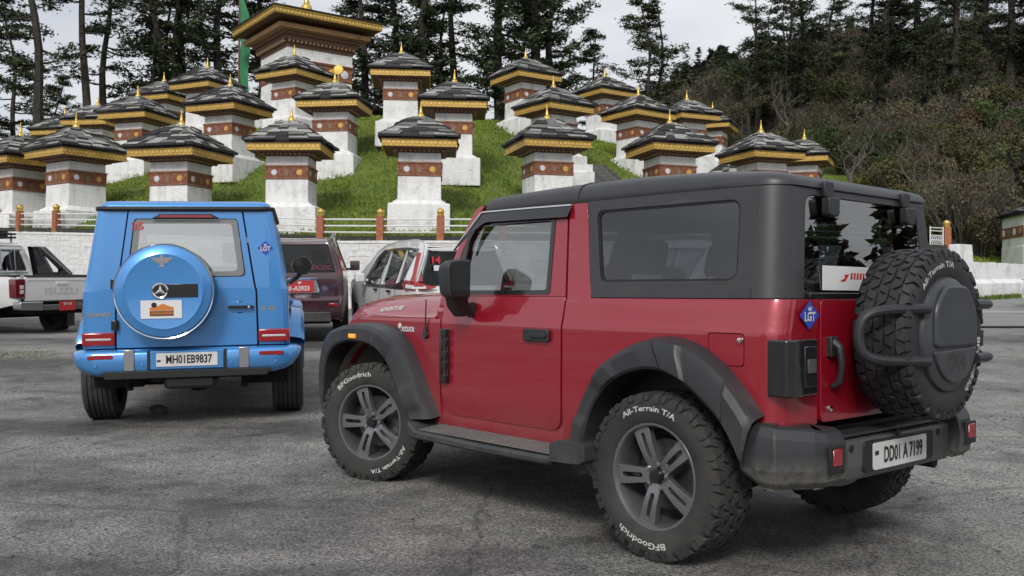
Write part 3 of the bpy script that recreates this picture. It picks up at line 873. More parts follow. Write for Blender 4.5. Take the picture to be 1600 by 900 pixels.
# gilded disc standing above the second-row chorten (px 523)
dx, dy, dz = PTS[11]
disc = thing('gilded_disc', 'round gilded disc on a thin rod above a chorten spire', 'ornament', (dx + .02, dy + .35, dz + 3.3))
MB().tube([(0, 0, -.9), (0, 0, .36)], .02, 6).build('rod', M['goldleaf'], disc)
MB().lathe([(0, -.025), (.17, -.02), (.19, 0), (.17, .02), (0, .025)], 24, 'Y', (0, 0, .52)).build('disc', M['goldleaf'], disc)

# ---- large central chorten
big = thing('large_chorten', 'large central chorten with wide gilded eaves at the top of the mound', 'chorten', BIG, R(36))
k_ = 1.0
sq_stack([(2.5, -1.0), (2.45, .7), (1.95, .72), (1.75, 1.3)]).build('plinth', M['whitewash'], big, bev=.05)
sq_stack([(1.74, 1.25), (1.70, 2.42)]).build('shaft', M['whitewash'], big, bev=.02)
bb_ = sq_stack([(1.72, 2.42), (1.76, 2.46), (1.76, 2.52), (1.72, 2.54), (1.72, 3.12), (1.78, 3.16), (1.80, 3.24)]).build('red_band', M['oxblood'], big)
mdl = MB().lathe([(0.0, .05), (.14, .04), (.20, .02), (.22, -.02)], 16, 'Y')
for s_ in range(4):
    a = s_ * PI / 2
    for q, u in enumerate((-1.3, -.65, 0, .65, 1.3)):
        mm = mdl.mesh('medallion', M['med_white'] if q % 2 == 0 else M['med_gold'])
        o = mesh_obj('medallion', mm, bb_); o.location = (u * math.cos(a) + 1.72 * math.sin(a), u * math.sin(a) - 1.72 * math.cos(a), 2.82); o.rotation_euler = (0, 0, a + PI)
sq_stack([(1.72, 3.24), (1.71, 3.80)]).build('white_frieze', M['whitewash'], big)
dn_ = MB(); m = sq_stack([(1.74, 3.80), (1.74, 3.98), (1.80, 4.0), (1.80, 4.10), (1.92, 4.12), (1.92, 4.32), (2.04, 4.34), (2.06, 4.5)])
for s_ in range(4):
    rot = Matrix.Rotation(s_ * PI / 2, 3, 'Z')
    for k in range(17):
        dn_.box(rot @ Vector((-1.7 + k * .2125, -1.86, 4.06)), (.09, .16, .10), rot)
dn_.build('beam_ends', M['dentil'], m.build('cornice', M['brown'], big))['kind'] = 'stuff'
sq_stack([(2.06, 4.5), (2.38, 4.54), (2.42, 4.74), (2.1, 4.76)]).build('lower_eave', simple('ochre beam', (.30, .16, .07), .6, var=.3, vscale=4), big)
sq_stack([(1.9, 4.74), (2.0, 4.92), (2.70, 5.02), (2.70, 5.06)]).build('soffit', M['brown'], big)
gb = MB().grid([sq_ring(h, z) for h, z in ((2.74, 5.02), (2.80, 5.02), (2.82, 5.06), (2.82, 5.24), (2.86, 5.26), (2.86, 5.32), (2.2, 5.33))], True).build('gold_band', M['gold'], big)
sd_ = MB()
for s_ in range(4):
    rot = Matrix.Rotation(s_ * PI / 2, 3, 'Z')
    for k in range(30): sd_.box(rot @ Vector((-2.7 + k * .186, -2.825, 5.15)), (.10, .03, .13), rot)
sd_.build('gilded_studs', M['stud'], gb)['kind'] = 'stuff'
rf = sq_stack([(2.9, 5.33), (2.92, 5.40), (.45, 6.02), (.42, 6.06)]).build('roof', M['moss_roof'], big)
MB().lathe([(r * 2.4, h * 2.6) for r, h in FIN], 20, c=(0, 0, 6.05)).build('finial', M['goldleaf'], big, sharp=50)

# ---- tall green prayer flag left of it
fx, fy = px_at(371, 50), 50.0
flag = thing('prayer_flag', 'tall green vertical prayer flag on a pole left of the large chorten', 'flag', (fx, fy, 8.8))
MB().tube([(0, 0, -.5), (0, 0, 8.8)], [.07, .04], 8).build('pole', M['brown'], flag)
rows = []
for k in range(25):
    z = 1.6 + k * .27; w = .52 if k < 20 else .52 * (25 - k) / 6 + .04
    rows.append([(.03 + w * t + .05 * math.sin(z * 1.3), .10 * math.sin(z * 2.1 + t * 3) * t, z + .25 * t) for t in (0, .33, .66, 1.0)])
MB().grid(rows).build('cloth', M['green_flag'], flag)

# ---- stone steps climbing the mound on the right of the red car's roof
st = thing('stone_steps', 'dark mossy stone steps climbing the grass between two chortens', 'steps')
p0 = Vector((px_at(1000, 33.0), 33.0)); p1 = Vector((px_at(902, 38.8), 38.8))
dv = (p1 - p0); n_s = 14; ang = math.atan2(dv.y, dv.x)
for k in range(n_s):
    q = p0 + dv * (k + .5) / n_s; z = float(mound_z([(q.x, q.y)])[0])
    o = MB().box((0, 0, 0), (dv.length / n_s + .16, 2.3 + .1 * math.sin(k * 2.3), .22)).build('step', M['stone'], st, bev=.015)
    o.location = (q.x, q.y, z + .06); o.rotation_euler = (.0, 0.0, ang + .02 * math.sin(k * 5))
# a white plinth stub beside the steps
sx, sy = px_at(905, 34.5), 34.5
stub = sq_stack([(.5, -.6), (.5, .62), (.44, .64), (.44, .9)]).build('white_plinth', M['whitewash'])
stub.location = (sx, sy, float(mound_z([(sx, sy)])[0]) + .15)
tag(stub, 'small white stepped plinth beside the stone steps', 'plinth')

# ---- shrine at the right edge of the photograph
shx, shy = 20.25, 36.2
sh = thing('roadside_shrine', 'white shrine with red band and slate roof cut by the right edge', 'shrine', (shx, shy, 2.0), R(-8))
sq_stack([(1.15, -.8), (1.12, 1.2)]).build('shaft', M['whitewash'], sh, bev=.02)
bnd = sq_stack([(1.14, 1.55), (1.15, 1.57), (1.15, 1.93), (1.14, 1.95)]).build('red_band', M['oxblood'], sh)
sq_stack([(1.10, 1.2), (1.10, 1.55)]).build('lower_frieze', M['whitewash'], sh)
sq_stack([(1.10, 1.95), (1.10, 2.35)]).build('upper_frieze', M['whitewash'], sh)
mdl2 = MB().lathe([(0.0, .03), (.09, .026), (.14, .012), (.15, -.01)], 16, 'Y')
for s_ in range(4):
    a = s_ * PI / 2
    for q, u in enumerate((-.8, -.27, .27, .8)):
        o = mesh_obj('medallion', mdl2.mesh('medallion', (M['med_white'], M['med_dark'])[q % 2]), bnd)
        o.location = (u * math.cos(a) + 1.15 * math.sin(a), u * math.sin(a) - 1.15 * math.cos(a), 1.75); o.rotation_euler = (0, 0, a + PI)
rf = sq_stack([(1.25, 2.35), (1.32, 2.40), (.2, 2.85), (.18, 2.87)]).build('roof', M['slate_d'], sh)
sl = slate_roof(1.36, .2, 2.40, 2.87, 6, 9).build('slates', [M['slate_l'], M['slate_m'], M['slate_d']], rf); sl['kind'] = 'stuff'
# ================================================================== hillside and trees
def sm(a, b, x):
    t = max(0.0, min(1.0, (x - a) / (b - a))); return t * t * (3 - 2 * t)
def hill_z(x, y):
    h = interp(y, [34, 40, 46, 60, 80, 100, 130, 200], [1.9, 2.9, 5.0, 11.0, 19.0, 27.0, 36.0, 46.0])
    h *= 0.80 + 0.20 * sm(10, 45, x)
    s_ = sm(-2, 26, x + (y - 60) * .06)
    flat = interp(y, [40, 50, 70, 120, 200], [3.0, 7.0, 8.6, 7.0, 4.0])
    z = flat + s_ * (h - flat)
    return z + (.8 * mnoise.noise((x * .09, y * .09, 1)) + .25 * mnoise.noise((x * .35, y * .35, 4))) * sm(36, 46, y)
hx = [-400, -200] + lin(-110, 120, 116) + [200, 400]
hy = lin(33, 130, 66) + [160, 220, 400]
def hz_f(x, y):
    r_ = math.hypot(x - CX, y - CY)
    return hill_z(x, y) - (3.0 * sm(30, 26, r_) if r_ < 30 else 0) - (1.2 if y < 35 and x < 15 else 0)
sheet('hillside', hx, hy, hz_f, M['litter'])

def foliage_mat(name, c0, c1, c2, scale=.5):
    m, nt, b = mat_new(name); L = nt.links
    tc = N(nt, 'ShaderNodeTexCoord'); no = N(nt, 'ShaderNodeTexNoise', Scale=scale, Detail=5.0, Roughness=.7); L.new(tc.outputs['Object'], no.inputs['Vector'])
    oi = N(nt, 'ShaderNodeObjectInfo')
    cr = N(nt, 'ShaderNodeValToRGB'); e = cr.color_ramp.elements
    e[0].position = .34; e[0].color = (*c0, 1); e[1].position = .68; e[1].color = (*c2, 1); k = e.new(.5); k.color = (*c1, 1)
    L.new(no.outputs['Fac'], cr.inputs['Fac'])
    hs = N(nt, 'ShaderNodeHueSaturation'); L.new(cr.outputs['Color'], hs.inputs['Color'])
    mr = N(nt, 'ShaderNodeMapRange'); mr.inputs['To Min'].default_value = .75; mr.inputs['To Max'].default_value = 1.25; L.new(oi.outputs['Random'], mr.inputs['Value']); L.new(mr.outputs[0], hs.inputs['Value'])
    L.new(hs.outputs[0], b.inputs['Base Color']); b.inputs['Roughness'].default_value = .75; b.inputs['Specular IOR Level'].default_value = .25
    return m
M['needle'] = foliage_mat('conifer needles', (.034, .046, .026), (.054, .070, .038), (.082, .096, .052))
M['needle2'] = foliage_mat('olive conifer needles', (.036, .046, .023), (.058, .070, .033), (.092, .098, .048))
M['leaf_olive'] = foliage_mat('olive leaves', (0.050, 0.054, 0.020), (0.092, 0.092, 0.034), (0.143, 0.131, 0.050), .8)
M['leaf_brown'] = foliage_mat('brown leaves', (0.066, 0.055, 0.034), (0.108, 0.091, 0.055), (0.162, 0.134, 0.084), .8)
M['leaf_red'] = foliage_mat('rust leaves', (0.090, 0.055, 0.031), (0.138, 0.086, 0.046), (0.198, 0.126, 0.066), .8)
M['leaf_green'] = foliage_mat('bush leaves', (0.037, 0.058, 0.020), (0.067, 0.094, 0.030), (0.104, 0.127, 0.043), .8)
M['bark'] = m_noise3('dark bark', ((.018, .015, .012), (.034, .028, .022), (.055, .047, .038)), 3.0, bump=.8, bscale=6, bdist=.08)
M['bark_pale'] = m_noise3('pale bark', ((.055, .047, .038), (.10, .088, .072), (.16, .145, .12)), 3.0, bump=.6, bscale=6, bdist=.05)
M['twig'] = m_noise3('grey twigs', ((.05, .042, .034), (.085, .073, .060), (.13, .115, .095)), 2.0, bump=0)

def leaf_cloud(name, C, size, mat, parent, flat=0.35, aspect=.45):
    """small leaf quads at centres C with random tilt; flat = how level they lie"""
    C = np.asarray(C); n = len(C)
    d = rng.normal(size=(n, 3)); d[:, 2] *= flat; d /= np.linalg.norm(d, axis=1)[:, None]
    u = rng.normal(size=(n, 3)); u[:, 2] *= flat; u -= d * (u * d).sum(1)[:, None]; u /= np.linalg.norm(u, axis=1)[:, None]
    s_ = size * rng.uniform(.6, 1.5, n)[:, None]
    a, b = d * s_, u * s_ * aspect
    V = np.stack([C - a, C + b, C + a, C - b], 1).reshape(-1, 3)
    me = bpy.data.meshes.new(name); me.vertices.add(4 * n); me.vertices.foreach_set('co', V.ravel())
    me.loops.add(4 * n); me.loops.foreach_set('vertex_index', np.arange(4 * n)); me.polygons.add(n)
    me.polygons.foreach_set('loop_start', np.arange(0, 4 * n, 4)); me.polygons.foreach_set('loop_total', np.full(n, 4))
    me.materials.append(mat); me.update(calc_edges=True)
    return mesh_obj(name, me, parent)

def conifer(h, base_f, spread, nlimb, tufts, per, mat, shape='pine', seed=0, lean=.02, size=.20, r0=.35, stems=1):
    rnd = random.Random(seed); t = thing('conifer', '', 'tree')
    tr = MB(); C = []
    for s_ in range(stems):
        ox, oy = (0, 0) if stems == 1 else (rnd.uniform(-1.6, 1.6), rnd.uniform(-1, 1))
        hh = h * (1 if s_ == 0 else rnd.uniform(.72, .98))
        ph = rnd.uniform(0, 6)
        def axis(f): return Vector((ox * (1 + .3 * f) + lean * h * f + .42 * math.sin(f * 5 + ph) + .16 * math.sin(f * 13 + 2 * ph), oy + .3 * math.sin(f * 4 + ph), hh * f - .4 * (1 - f)))
        tr.tube([axis(k / 12) for k in range(13)], [max(.03, r0 * (1 - .88 * (k / 12)) * (1 if s_ == 0 else .75)) for k in range(13)], 7)
        for k in range(nlimb // stems):
            f = base_f + (1 - base_f) * (k + rnd.random()) / (nlimb // stems)
            q = (f - base_f) / (1 - base_f)
            if shape == 'pine': L_ = spread * (0.35 + .75 * math.sin(PI * min(1, q * .92 + .12))) * rnd.uniform(.45, 1.15)
            elif shape == 'spire': L_ = spread * (1.05 - q) ** .8 * rnd.uniform(.6, 1.1)
            else: L_ = spread * (.55 + .5 * math.sin(PI * q)) * rnd.uniform(.6, 1.15)
            az = rnd.uniform(0, 2 * PI); p0 = axis(f); up = rnd.uniform(-.05, .30) if shape != 'spire' else rnd.uniform(-.28, .05)
            pts = []
            for j in range(5):
                w = j / 4
                pts.append(p0 + Vector((math.cos(az) * L_ * w, math.sin(az) * L_ * w, L_ * (up * w + .10 * w * w - .12 * math.sin(w * PI))))
                           + Vector((rnd.uniform(-.12, .12), rnd.uniform(-.12, .12), rnd.uniform(-.08, .08))) * w)
            tr.tube(pts, [max(.012, r0 * .26 * (1 - .8 * q) * (1 - .85 * j / 4)) for j in range(5)], 4, cap=False)
            for j in range(tufts):
                w = .25 + .80 * (j + rnd.random()) / tufts if shape != 'pine' else .45 + .62 * (j + rnd.random()) / tufts
                i0 = min(3, int(min(.999, w) * 4)); fr = min(1.1, w * 4 - i0)
                c = pts[i0].lerp(pts[i0 + 1], fr)
                side = rnd.uniform(-1, 1) * L_ * .30 * (1.15 - w * .55)
                c = c + Vector((-math.sin(az) * side, math.cos(az) * side, rnd.uniform(-.05, .12)))
                rad = rnd.uniform(.30, .62) * (1 if shape == 'pine' else .95)
                for _ in range(per):
                    C.append((c.x + rnd.gauss(0, rad * .55), c.y + rnd.gauss(0, rad * .55), c.z + rnd.gauss(0, rad * .13)))
    tr.build('trunk', M['bark'], t, recalc=False)
    leaf_cloud('crown', C, size, mat, t, flat=.45, aspect=.3)
    return t

def bare_tree(h, seed, r0=.22, mat='twig', levels=4, leaf=None, spread=.75, gnarl=.25, nleaf=0, first=.35):
    rnd = random.Random(seed); t = thing('bare_tree', '', 'tree'); m = MB(); tips = []
    def grow(p, d, ln, r_, lv):
        pts = [p]; dd = d.copy(); n = 4
        for k in range(n):
            dd = (dd + Vector((rnd.uniform(-1, 1), rnd.uniform(-1, 1), rnd.uniform(-.5, .8))) * gnarl).normalized()
            pts.append(pts[-1] + dd * ln / n)
        m.tube(pts, [r_ * (1 - .5 * k / n) for k in range(n + 1)], 6 if lv == 0 else 4 if lv < 3 else 3, cap=False)
        if lv >= levels:
            tips.append(pts[-1]); tips.append(pts[2]); return
        nb = rnd.choice((3, 3, 4)) if lv < 2 else rnd.choice((3, 4))
        for _ in range(nb):
            k = rnd.choice((2, 3, 4)) if lv else rnd.choice((2, 3, 4, 4))
            az = rnd.uniform(0, 2 * PI); side = Vector((math.cos(az), math.sin(az), rnd.uniform(-.1, .5))).normalized()
            nd = (dd * (1 - spread * .5) + side * spread).normalized()
            grow(pts[k], nd, ln * rnd.uniform(.52, .78), max(.008, r_ * .48), lv + 1)
    grow(Vector((0, 0, -.3)), Vector((.05, .02, 1)), h * first, r0, 0)
    m.build('trunk', M[mat], t, recalc=False)
    if leaf:
        C = []
        for p in tips:
            for _ in range(nleaf): C.append((p.x + rnd.gauss(0, .22), p.y + rnd.gauss(0, .22), p.z + rnd.gauss(0, .16)))
        leaf_cloud('crown', C, .07, M[leaf], t, flat=.8, aspect=.6)
    return t

def bush(seed, mat, w=1.6, h=1.5, n=4200, twigs=50, size=.042):
    rnd = random.Random(seed); t = thing('bush', '', 'bush'); m = MB(); C = []
    lobes = [(rnd.uniform(-.5, .5) * w, rnd.uniform(-.5, .5) * w, rnd.uniform(.35, .8) * h, rnd.uniform(.35, .6)) for _ in range(7)]
    for k in range(twigs):
        lx, ly, lz, lr = rnd.choice(lobes)
        e = Vector((lx + rnd.gauss(0, .3), ly + rnd.gauss(0, .3), lz + rnd.uniform(.0, .6)))
        b0 = Vector((rnd.uniform(-.2, .2), rnd.uniform(-.2, .2), -.15)); mid = b0.lerp(e, .5) + Vector((rnd.uniform(-.15, .15), rnd.uniform(-.15, .15), .1))
        m.tube([b0, mid, e], [.022, .013, .005], 3, cap=False)
    for k in range(n):
        lx, ly, lz, lr = rnd.choice(lobes); d = Vector((rnd.gauss(0, 1), rnd.gauss(0, 1), rnd.gauss(0, 1))).normalized() * lr * rnd.uniform(.45, 1.1) * w * .62
        C.append((lx + d.x, ly + d.y, max(0, lz + d.z * .75)))
    m.build('stems', M['twig'], t, recalc=False); leaf_cloud('foliage', C, size, M[mat], t, flat=.9, aspect=.6)
    return t

def place(proto, used, x, y, z, s, rz, label, group):
    o = proto if id(proto) not in used else copy_tree(proto); used.add(id(proto))
    o.location = (x, y, z); o.scale = (s, s, s) if not hasattr(s, '__len__') else s; o.rotation_euler = (0, 0, rz)
    o['label'] = label; o['group'] = group
    return o
used = set()
cpine = [conifer(17, .30, 2.4, 26, 9, 24, M['needle'], 'pine', 21, size=.13, r0=.30), conifer(18, .40, 2.2, 22, 9, 24, M['needle'], 'pine', 22, lean=-.02, size=.13, r0=.27), conifer(13, .36, 2.2, 30, 9, 26, M['needle2'], 'pine', 23, size=.13, r0=.22)]
cdense = [conifer(15, .18, 2.4, 48, 10, 24, M['needle'], 'broad', 31, size=.135), conifer(16, .14, 2.6, 56, 10, 24, M['needle'], 'spire', 32, size=.14), conifer(14, .22, 2.3, 44, 10, 24, M['needle2'], 'broad', 33, stems=2, size=.135)]
cstem = conifer(16, .36, 2.2, 44, 9, 24, M['needle'], 'broad', 41, stems=4, size=.13, r0=.26)

def gz(x, y):
    r_ = math.hypot(x - CX, y - CY)
    return max(hz_f(x, y), float(mound_z([(x, y)])[0]) if r_ < RW - .4 else -9)
G_L = 'dark conifers behind the chortens'
for px, D, pr, s_, rz, dz, lab in [
    (45, 50, cpine[0], 1.12, .3, 0, 'tall thin pine nearest the left edge with a dark bare trunk'),
    (128, 51, cpine[1], 1.05, 1.1, 0, 'tall straight pine second from the left edge'),
    (163, 54, cpine[0], .92, 4.0, 0, 'pine with broken layered crown left of the dense cedar group'),
    (5, 60, cpine[2], 1.1, .5, -1, 'bushy pine cut by the left edge'),
    (92, 60, cpine[2], .72, 3.5, -1, 'lower rounded pine behind the left trunks'),
    (255, 56, cstem, 1.12, .2, 0, 'many stemmed dense cedar left of the green flag'),
    (300, 58, cdense[2], 1.2, 2.2, 0, 'twin trunk conifer directly left of the green flag'),
    (340, 60, cdense[0], 1.2, 4.2, 0, 'broad conifer behind the green flag'),
    (405, 66, cdense[1], 1.2, 1.0, 0, 'spired conifer behind the left eave of the large chorten'),
    (560, 60, cdense[1], 1.02, 5.0, 0, 'spired conifer at the right eave of the large chorten'),
    (610, 62, cdense[0], 1.12, .6, 0, 'broad conifer behind the top row chorten right of centre'),
    (668, 58, cdense[1], 1.10, 3.1, 0, 'dark spired conifer in the gap right of centre'),
    (722, 63, cdense[2], 1.18, 1.9, 0, 'twin trunk conifer above the second row centre chorten'),
    (775, 57, cdense[0], 1.22, .9, 0, 'big dark conifer behind the top row chorten'),
    (830, 61, cdense[1], 1.28, 4.4, 0, 'tallest dark conifer right of centre'),
    (868, 64, cdense[0], 1.15, 2.9, 0, 'dark conifer closing the right end of the central group'),
    (930, 66, cpine[2], .86, 1.4, -1.2, 'small lone pine with a rounded crown left of its taller neighbour'),
    (1004, 66, cpine[2], 1.02, .1, -.5, 'lone pine with an open crown against the sky'),
    (1028, 69, cpine[0], .80, 2.4, -1, 'slender pine right behind the lone open pine')]:
    x = px_at(px, D); place(pr, used, x, D, gz(x, D) - .3 + dz, s_, rz, lab, G_L)
G_R = 'conifers on the crest of the right hill'
for px, D, pr, s_, rz, lab in [
    (1185, 78, cdense[2], .92, 1.0, 'leftmost tall conifer of the hill crest against the sky'),
    (1215, 74, cstem, 1.02, 2.5, 'many stemmed conifer at the left end of the hill crest'),
    (1250, 77, cdense[0], 1.0, .4, 'broad conifer right of the many stemmed crest tree'),
    (1300, 84, cdense[0], .80, 3.0, 'shorter rounded conifer in the dip of the crest'),
    (1345, 80, cdense[2], .98, 5.1, 'twin trunk conifer above the hardtop rear corner'),
    (1395, 76, cdense[0], 1.05, 2.0, 'wide dark conifer high on the hill above the spare wheel'),
    (1440, 80, cdense[2], 1.15, 1.0, 'twin stemmed conifer high on the hill right of the wide one'),
    (1490, 74, cdense[0], 1.12, 4.0, 'broad conifer at the top of the hill near the right edge'),
    (1540, 78, cdense[2], 1.15, .7, 'twin trunk conifer near the right edge of the crest'),
    (1590, 73, cdense[0], 1.15, 2.8, 'broad conifer cut by the right edge of the photo'),
    (1370, 70, cdense[0], .55, .5, 'small conifer below the crest above the rear window'),
    (1450, 68, cdense[0], .60, 1.5, 'small broad conifer below the crest above the spare wheel'),
    (1530, 67, cdense[2], .62, 3.3, 'small twin conifer below the crest near the right edge'),
    (1640, 70, cdense[0], 1.1, 4.9, 'conifer just beyond the right edge whose boughs reach in'),
    (1130, 100, cdense[0], .34, 1.5, 'small far conifer in the saddle of the hill'),
    (1090, 105, cdense[1], .34, .5, 'small far spired conifer left of the saddle'),
    (1160, 98, cdense[2], .32, 2.5, 'small far twin conifer right of the saddle')]:
    x = px_at(px, D); place(pr, used, x, D, gz(x, D) - .4, s_, rz, lab, G_R)
# bare deciduous trees
bt = [bare_tree(9, 51, .16, 'twig', 4), bare_tree(8, 52, .17, 'bark_pale', 4, gnarl=.32), bare_tree(10, 53, .34, 'bark', 4, 'leaf_olive', gnarl=.36, nleaf=9, spread=.85), bare_tree(8, 54, .14, 'twig', 4, 'leaf_brown', nleaf=8)]
G_B = 'leafless trees on the right hillside'
for px, D, k, s_, rz, lab in [
    (1075, 82, 0, 1.0, .3, 'fine leafless tree against the sky right of the lone pine'),
    (1325, 52, 1, .80, 1.2, 'pale trunked leafless tree just above the hardtop'),
    (1350, 55, 0, .8, 2.2, 'thin leafless tree right of the pale trunk'),
    (1580, 45, 2, 1.15, 4.1, 'gnarled old tree with dark limbs at the right edge'),
    (1520, 54, 2, .9, 1.0, 'gnarled tree left of the old right edge tree'),
    (1400, 58, 3, .9, 3.2, 'brown leaved slim tree above the spare wheel'),
    (1280, 57, 3, .8, .2, 'brown leaved slim tree above the last chortens'),
    (1230, 62, 0, .9, 5.0, 'grey twiggy tree on the slope above the rightmost chortens'),
    (1170, 68, 3, .9, 2.0, 'brown twiggy tree left on the wooded slope'),
    (1120, 72, 0, .9, 1.0, 'grey twiggy tree where the slope meets the mound'),
    (1460, 52, 1, .9, 2.7, 'leaning pale leafless tree behind the spare wheel'),
    (1430, 48, 0, .75, 4.7, 'low twiggy tree right of the black hardtop'),
    (1060, 75, 3, .9, 4.0, 'brown twiggy tree behind the right chorten roofs'),
    (900, 80, 0, .9, 2.9, 'leafless tree behind the small lone pine'),
    (985, 84, 3, 1.0, .9, 'brown tree behind the lone pine')]:
    x = px_at(px, D); place(bt[k], used, x, D, gz(x, D) - .1, s_, rz, lab, G_B)
# scrub
bs = [bush(61, 'leaf_olive'), bush(62, 'leaf_brown', n=3000, twigs=90), bush(63, 'leaf_red', n=1800, twigs=100), bush(64, 'leaf_green'), bush(65, 'leaf_brown', n=1000, twigs=170, w=1.8, h=2.0)]
bl = ['olive leafy bush', 'brown leafy bush', 'rust tinted thin bush', 'dark green bush', 'bare twiggy bush']
rnd = random.Random(5); nb = 0
while nb < 285:
    D = 39 + 62 * rnd.random() ** 1.15; px = rnd.uniform(1040, 1680); x = px_at(px, D)
    if math.hypot(x - CX, D - CY) < 20 or D < 44 and px < 1440: continue
    k = rnd.choices(range(5), (5, 3, 1, 3, 5))[0]
    s_ = rnd.uniform(.75, 1.5) * (.8 + D / 120)
    lab = '%s %s %s' % (bl[k], 'at the hill foot' if D < 52 else 'halfway up the hill' if D < 72 else 'high on the hill', 'behind the right chortens' if px < 1180 else 'above the black hardtop' if px < 1330 else 'above the spare wheel' if px < 1480 else 'near the right edge')
    place(bs[k], used, x, D, gz(x, D) - .1, (s_, s_, s_ * rnd.uniform(.8, 1.3)), rnd.uniform(0, 6.28), lab, 'hillside bushes: ' + lab); nb += 1
# far wood in the saddle and behind the viewer: one mass each
def wood(name, pts, label, n=150, size=.75):
    tr = MB(); C = []
    for (x, y, z, h, w) in pts:
        tr.tube([(x, y, z - .5), (x + .2, y, z + h * .9)], [w * .07, .04], 5, cap=False)
        for k in range(n):
            f = random.random() ** .8; rad = w * (1.05 - f) * random.uniform(.3, 1); a = random.uniform(0, 6.28)
            C.append((x + rad * math.cos(a), y + rad * math.sin(a), z + h * (.15 + .85 * f)))
    o = leaf_cloud(name, C, size, M['needle2'], None, flat=.5); tag(o, label, 'wood', kind='stuff')
    t = tr.build('wood_trunks', M['bark'], o, recalc=False); t['kind'] = 'stuff'
pts = []
for k in range(120):
    D = rnd.uniform(92, 125); x = px_at(rnd.uniform(820, 1330), D); pts.append((x, D, gz(x, D) - 1.5, rnd.uniform(2.5, 4.6), rnd.uniform(1.3, 2.1)))
wood('far_wood', pts, 'distant brown green wood filling the saddle below the sky', 260, .5)
# wooded slope on the viewer's side of the road (what the glass and paint mirror)
def back_z(x, y): return max(0, (-y - 26) * .16) + max(0, (x - 30) * .12) + max(0, (-x - 34) * .12)
pts = []
for k in range(150):
    a = rnd.uniform(R(100), R(395)); r_ = rnd.uniform(36, 62); x, y = r_ * math.sin(a), r_ * math.cos(a)
    if y > 8 or R(168) < a < R(226) or (R(245) < a < R(300) and rnd.random() < .6): continue
    pts.append((x, y, 0.0, rnd.uniform(5, 12), rnd.uniform(2, 3.4)))
for k in range(9): pts.append((rnd.uniform(30, 42), 8 + k * 1.3 + rnd.uniform(-1, 1), 0.3, 5 + k * .8 + rnd.uniform(-1, 1), rnd.uniform(2.2, 3.2)))
wood('roadside_wood', pts, 'dark trees behind the viewer mirrored in the car glass', 520, .36)
# ================================================================== vehicles: shared builders
def tread_blocks(Rt, W, pitches, rows_, h=.011, seed=0, rr=None):
    """tread lugs on a tyre about the local Y axis"""
    rnd = random.Random(seed); m = MB(); n = pitches
    ys = lin(-W * .40, W * .40, rows_)
    rw = W * .80 / (rows_ - 1)
    for ri, y in enumerate(ys):
        edge = ri in (0, rows_ - 1); sg = -1 if y < 0 else 1
        for k in range(n):
            a0 = 2 * PI * (k + (.5 if ri % 2 else 0)) / n; da = 2 * PI / n * (.40 if not edge else .36)
            sk = (.35 if (k + ri) % 2 else -.30) * da * 1.6
            hw = rw * .43
            crn = []
            for (su, sv) in ((-1, -1), (1, -1), (1, 1), (-1, 1)):
                a = a0 + da * su * (1.0 if (k + ri) % 3 else .85) + sk * sv
                yy = y + hw * sv * (1.12 if su > 0 else .92)
                crn.append((a, yy))
            vs = []
            for lev, (rb) in enumerate((Rt - h - .006, Rt)):
                for a, yy in crn:
                    q = abs(yy) / (W * .5); r_ = rb - .012 * max(0, q - .55) ** 2 / .2
                    s_ = .93 if lev else 1.0
                    a_ = a0 + (a - a0) * s_; y_ = y + (yy - y) * s_
                    vs.append((r_ * math.cos(a_), y_, r_ * math.sin(a_)))
            m.add(vs, [(0, 1, 2, 3), (4, 7, 6, 5), (0, 4, 5, 1), (1, 5, 6, 2), (2, 6, 7, 3), (3, 7, 4, 0)])
            if edge:   # lug wrapping down the shoulder
                dd = da * (.95 if k % 2 else .65); ln = .032 if k % 2 else .020
                vs = []
                for (r_, yy) in ((Rt - .004, y + sg * hw * .75), (Rt - .016, sg * W * .497), (Rt - .016 - ln, sg * W * .512), (Rt - .020 - ln, sg * W * .44), (Rt - .03, y)):
                    for s_ in (-1, 1):
                        a = a0 + sk * sg * .6 + dd * s_
                        vs.append((r_ * math.cos(a), yy, r_ * math.sin(a)))
                m.add(vs, [(0, 1, 3, 2), (2, 3, 5, 4), (4, 5, 7, 6), (0, 2, 4, 6, 8), (1, 9, 7, 5, 3)])
    return m

def tyre_profile(Rt, W, Rr):
    s_ = W / .255
    half = [(Rr - .012, .098 * s_), (Rr + .004, .112 * s_), (Rr + .020, .121 * s_), ((Rr + Rt) / 2 - .01, .1285 * s_), ((Rr + Rt) / 2 + .022, .1275 * s_), (Rt - .034, .121 * s_), (Rt - .020, .110 * s_), (Rt - .012, .09 * s_), (Rt - .011, .04 * s_)]
    return half + [(r_, -y) for r_, y in half[::-1]]

def ring_text(s, rad, size, y, ang, mat, parent, name='lettering', xs=1.45, bold=.0006):
    """lettering round a sidewall (outer face +Y), letter tops outward, centred at angle ang"""
    vs, fs = text_data(s, size=size, xs=xs, bold=bold)
    # seen from +Y the X axis points left, so run the angle accordingly
    out = []
    for u, v, w in vs:
        r_ = rad + v; a = ang + u / rad
        out.append((r_ * math.cos(a), y - abs(r_ - rad) * .05, r_ * math.sin(a)))
    m = MB(); m.add(out, [f[::-1] for f in fs])
    return m.build(name, mat, parent, recalc=False)

def spoke_panel(parent, a, r0, r1, w0, w1, slot, yf, mat, thick=.03, name='spoke', slot_w=.011):
    ca, sa = math.cos(a), math.sin(a)
    out = rp([(r0, -w0, .01), (r1, -w1, .012), (r1, w1, .012), (r0, w0, .01)], 3)
    hole = [rrect(slot[0], slot[1], -slot_w, slot_w, slot_w * .9, 3)] if slot else []
    def mp(u, v, w): return (u * ca - v * sa, yf(u) + w, u * sa + v * ca)
    return panel(name, out, hole, mp, mat, parent, thick, lin(r0, r1, 7)[1:-1], (), .004)

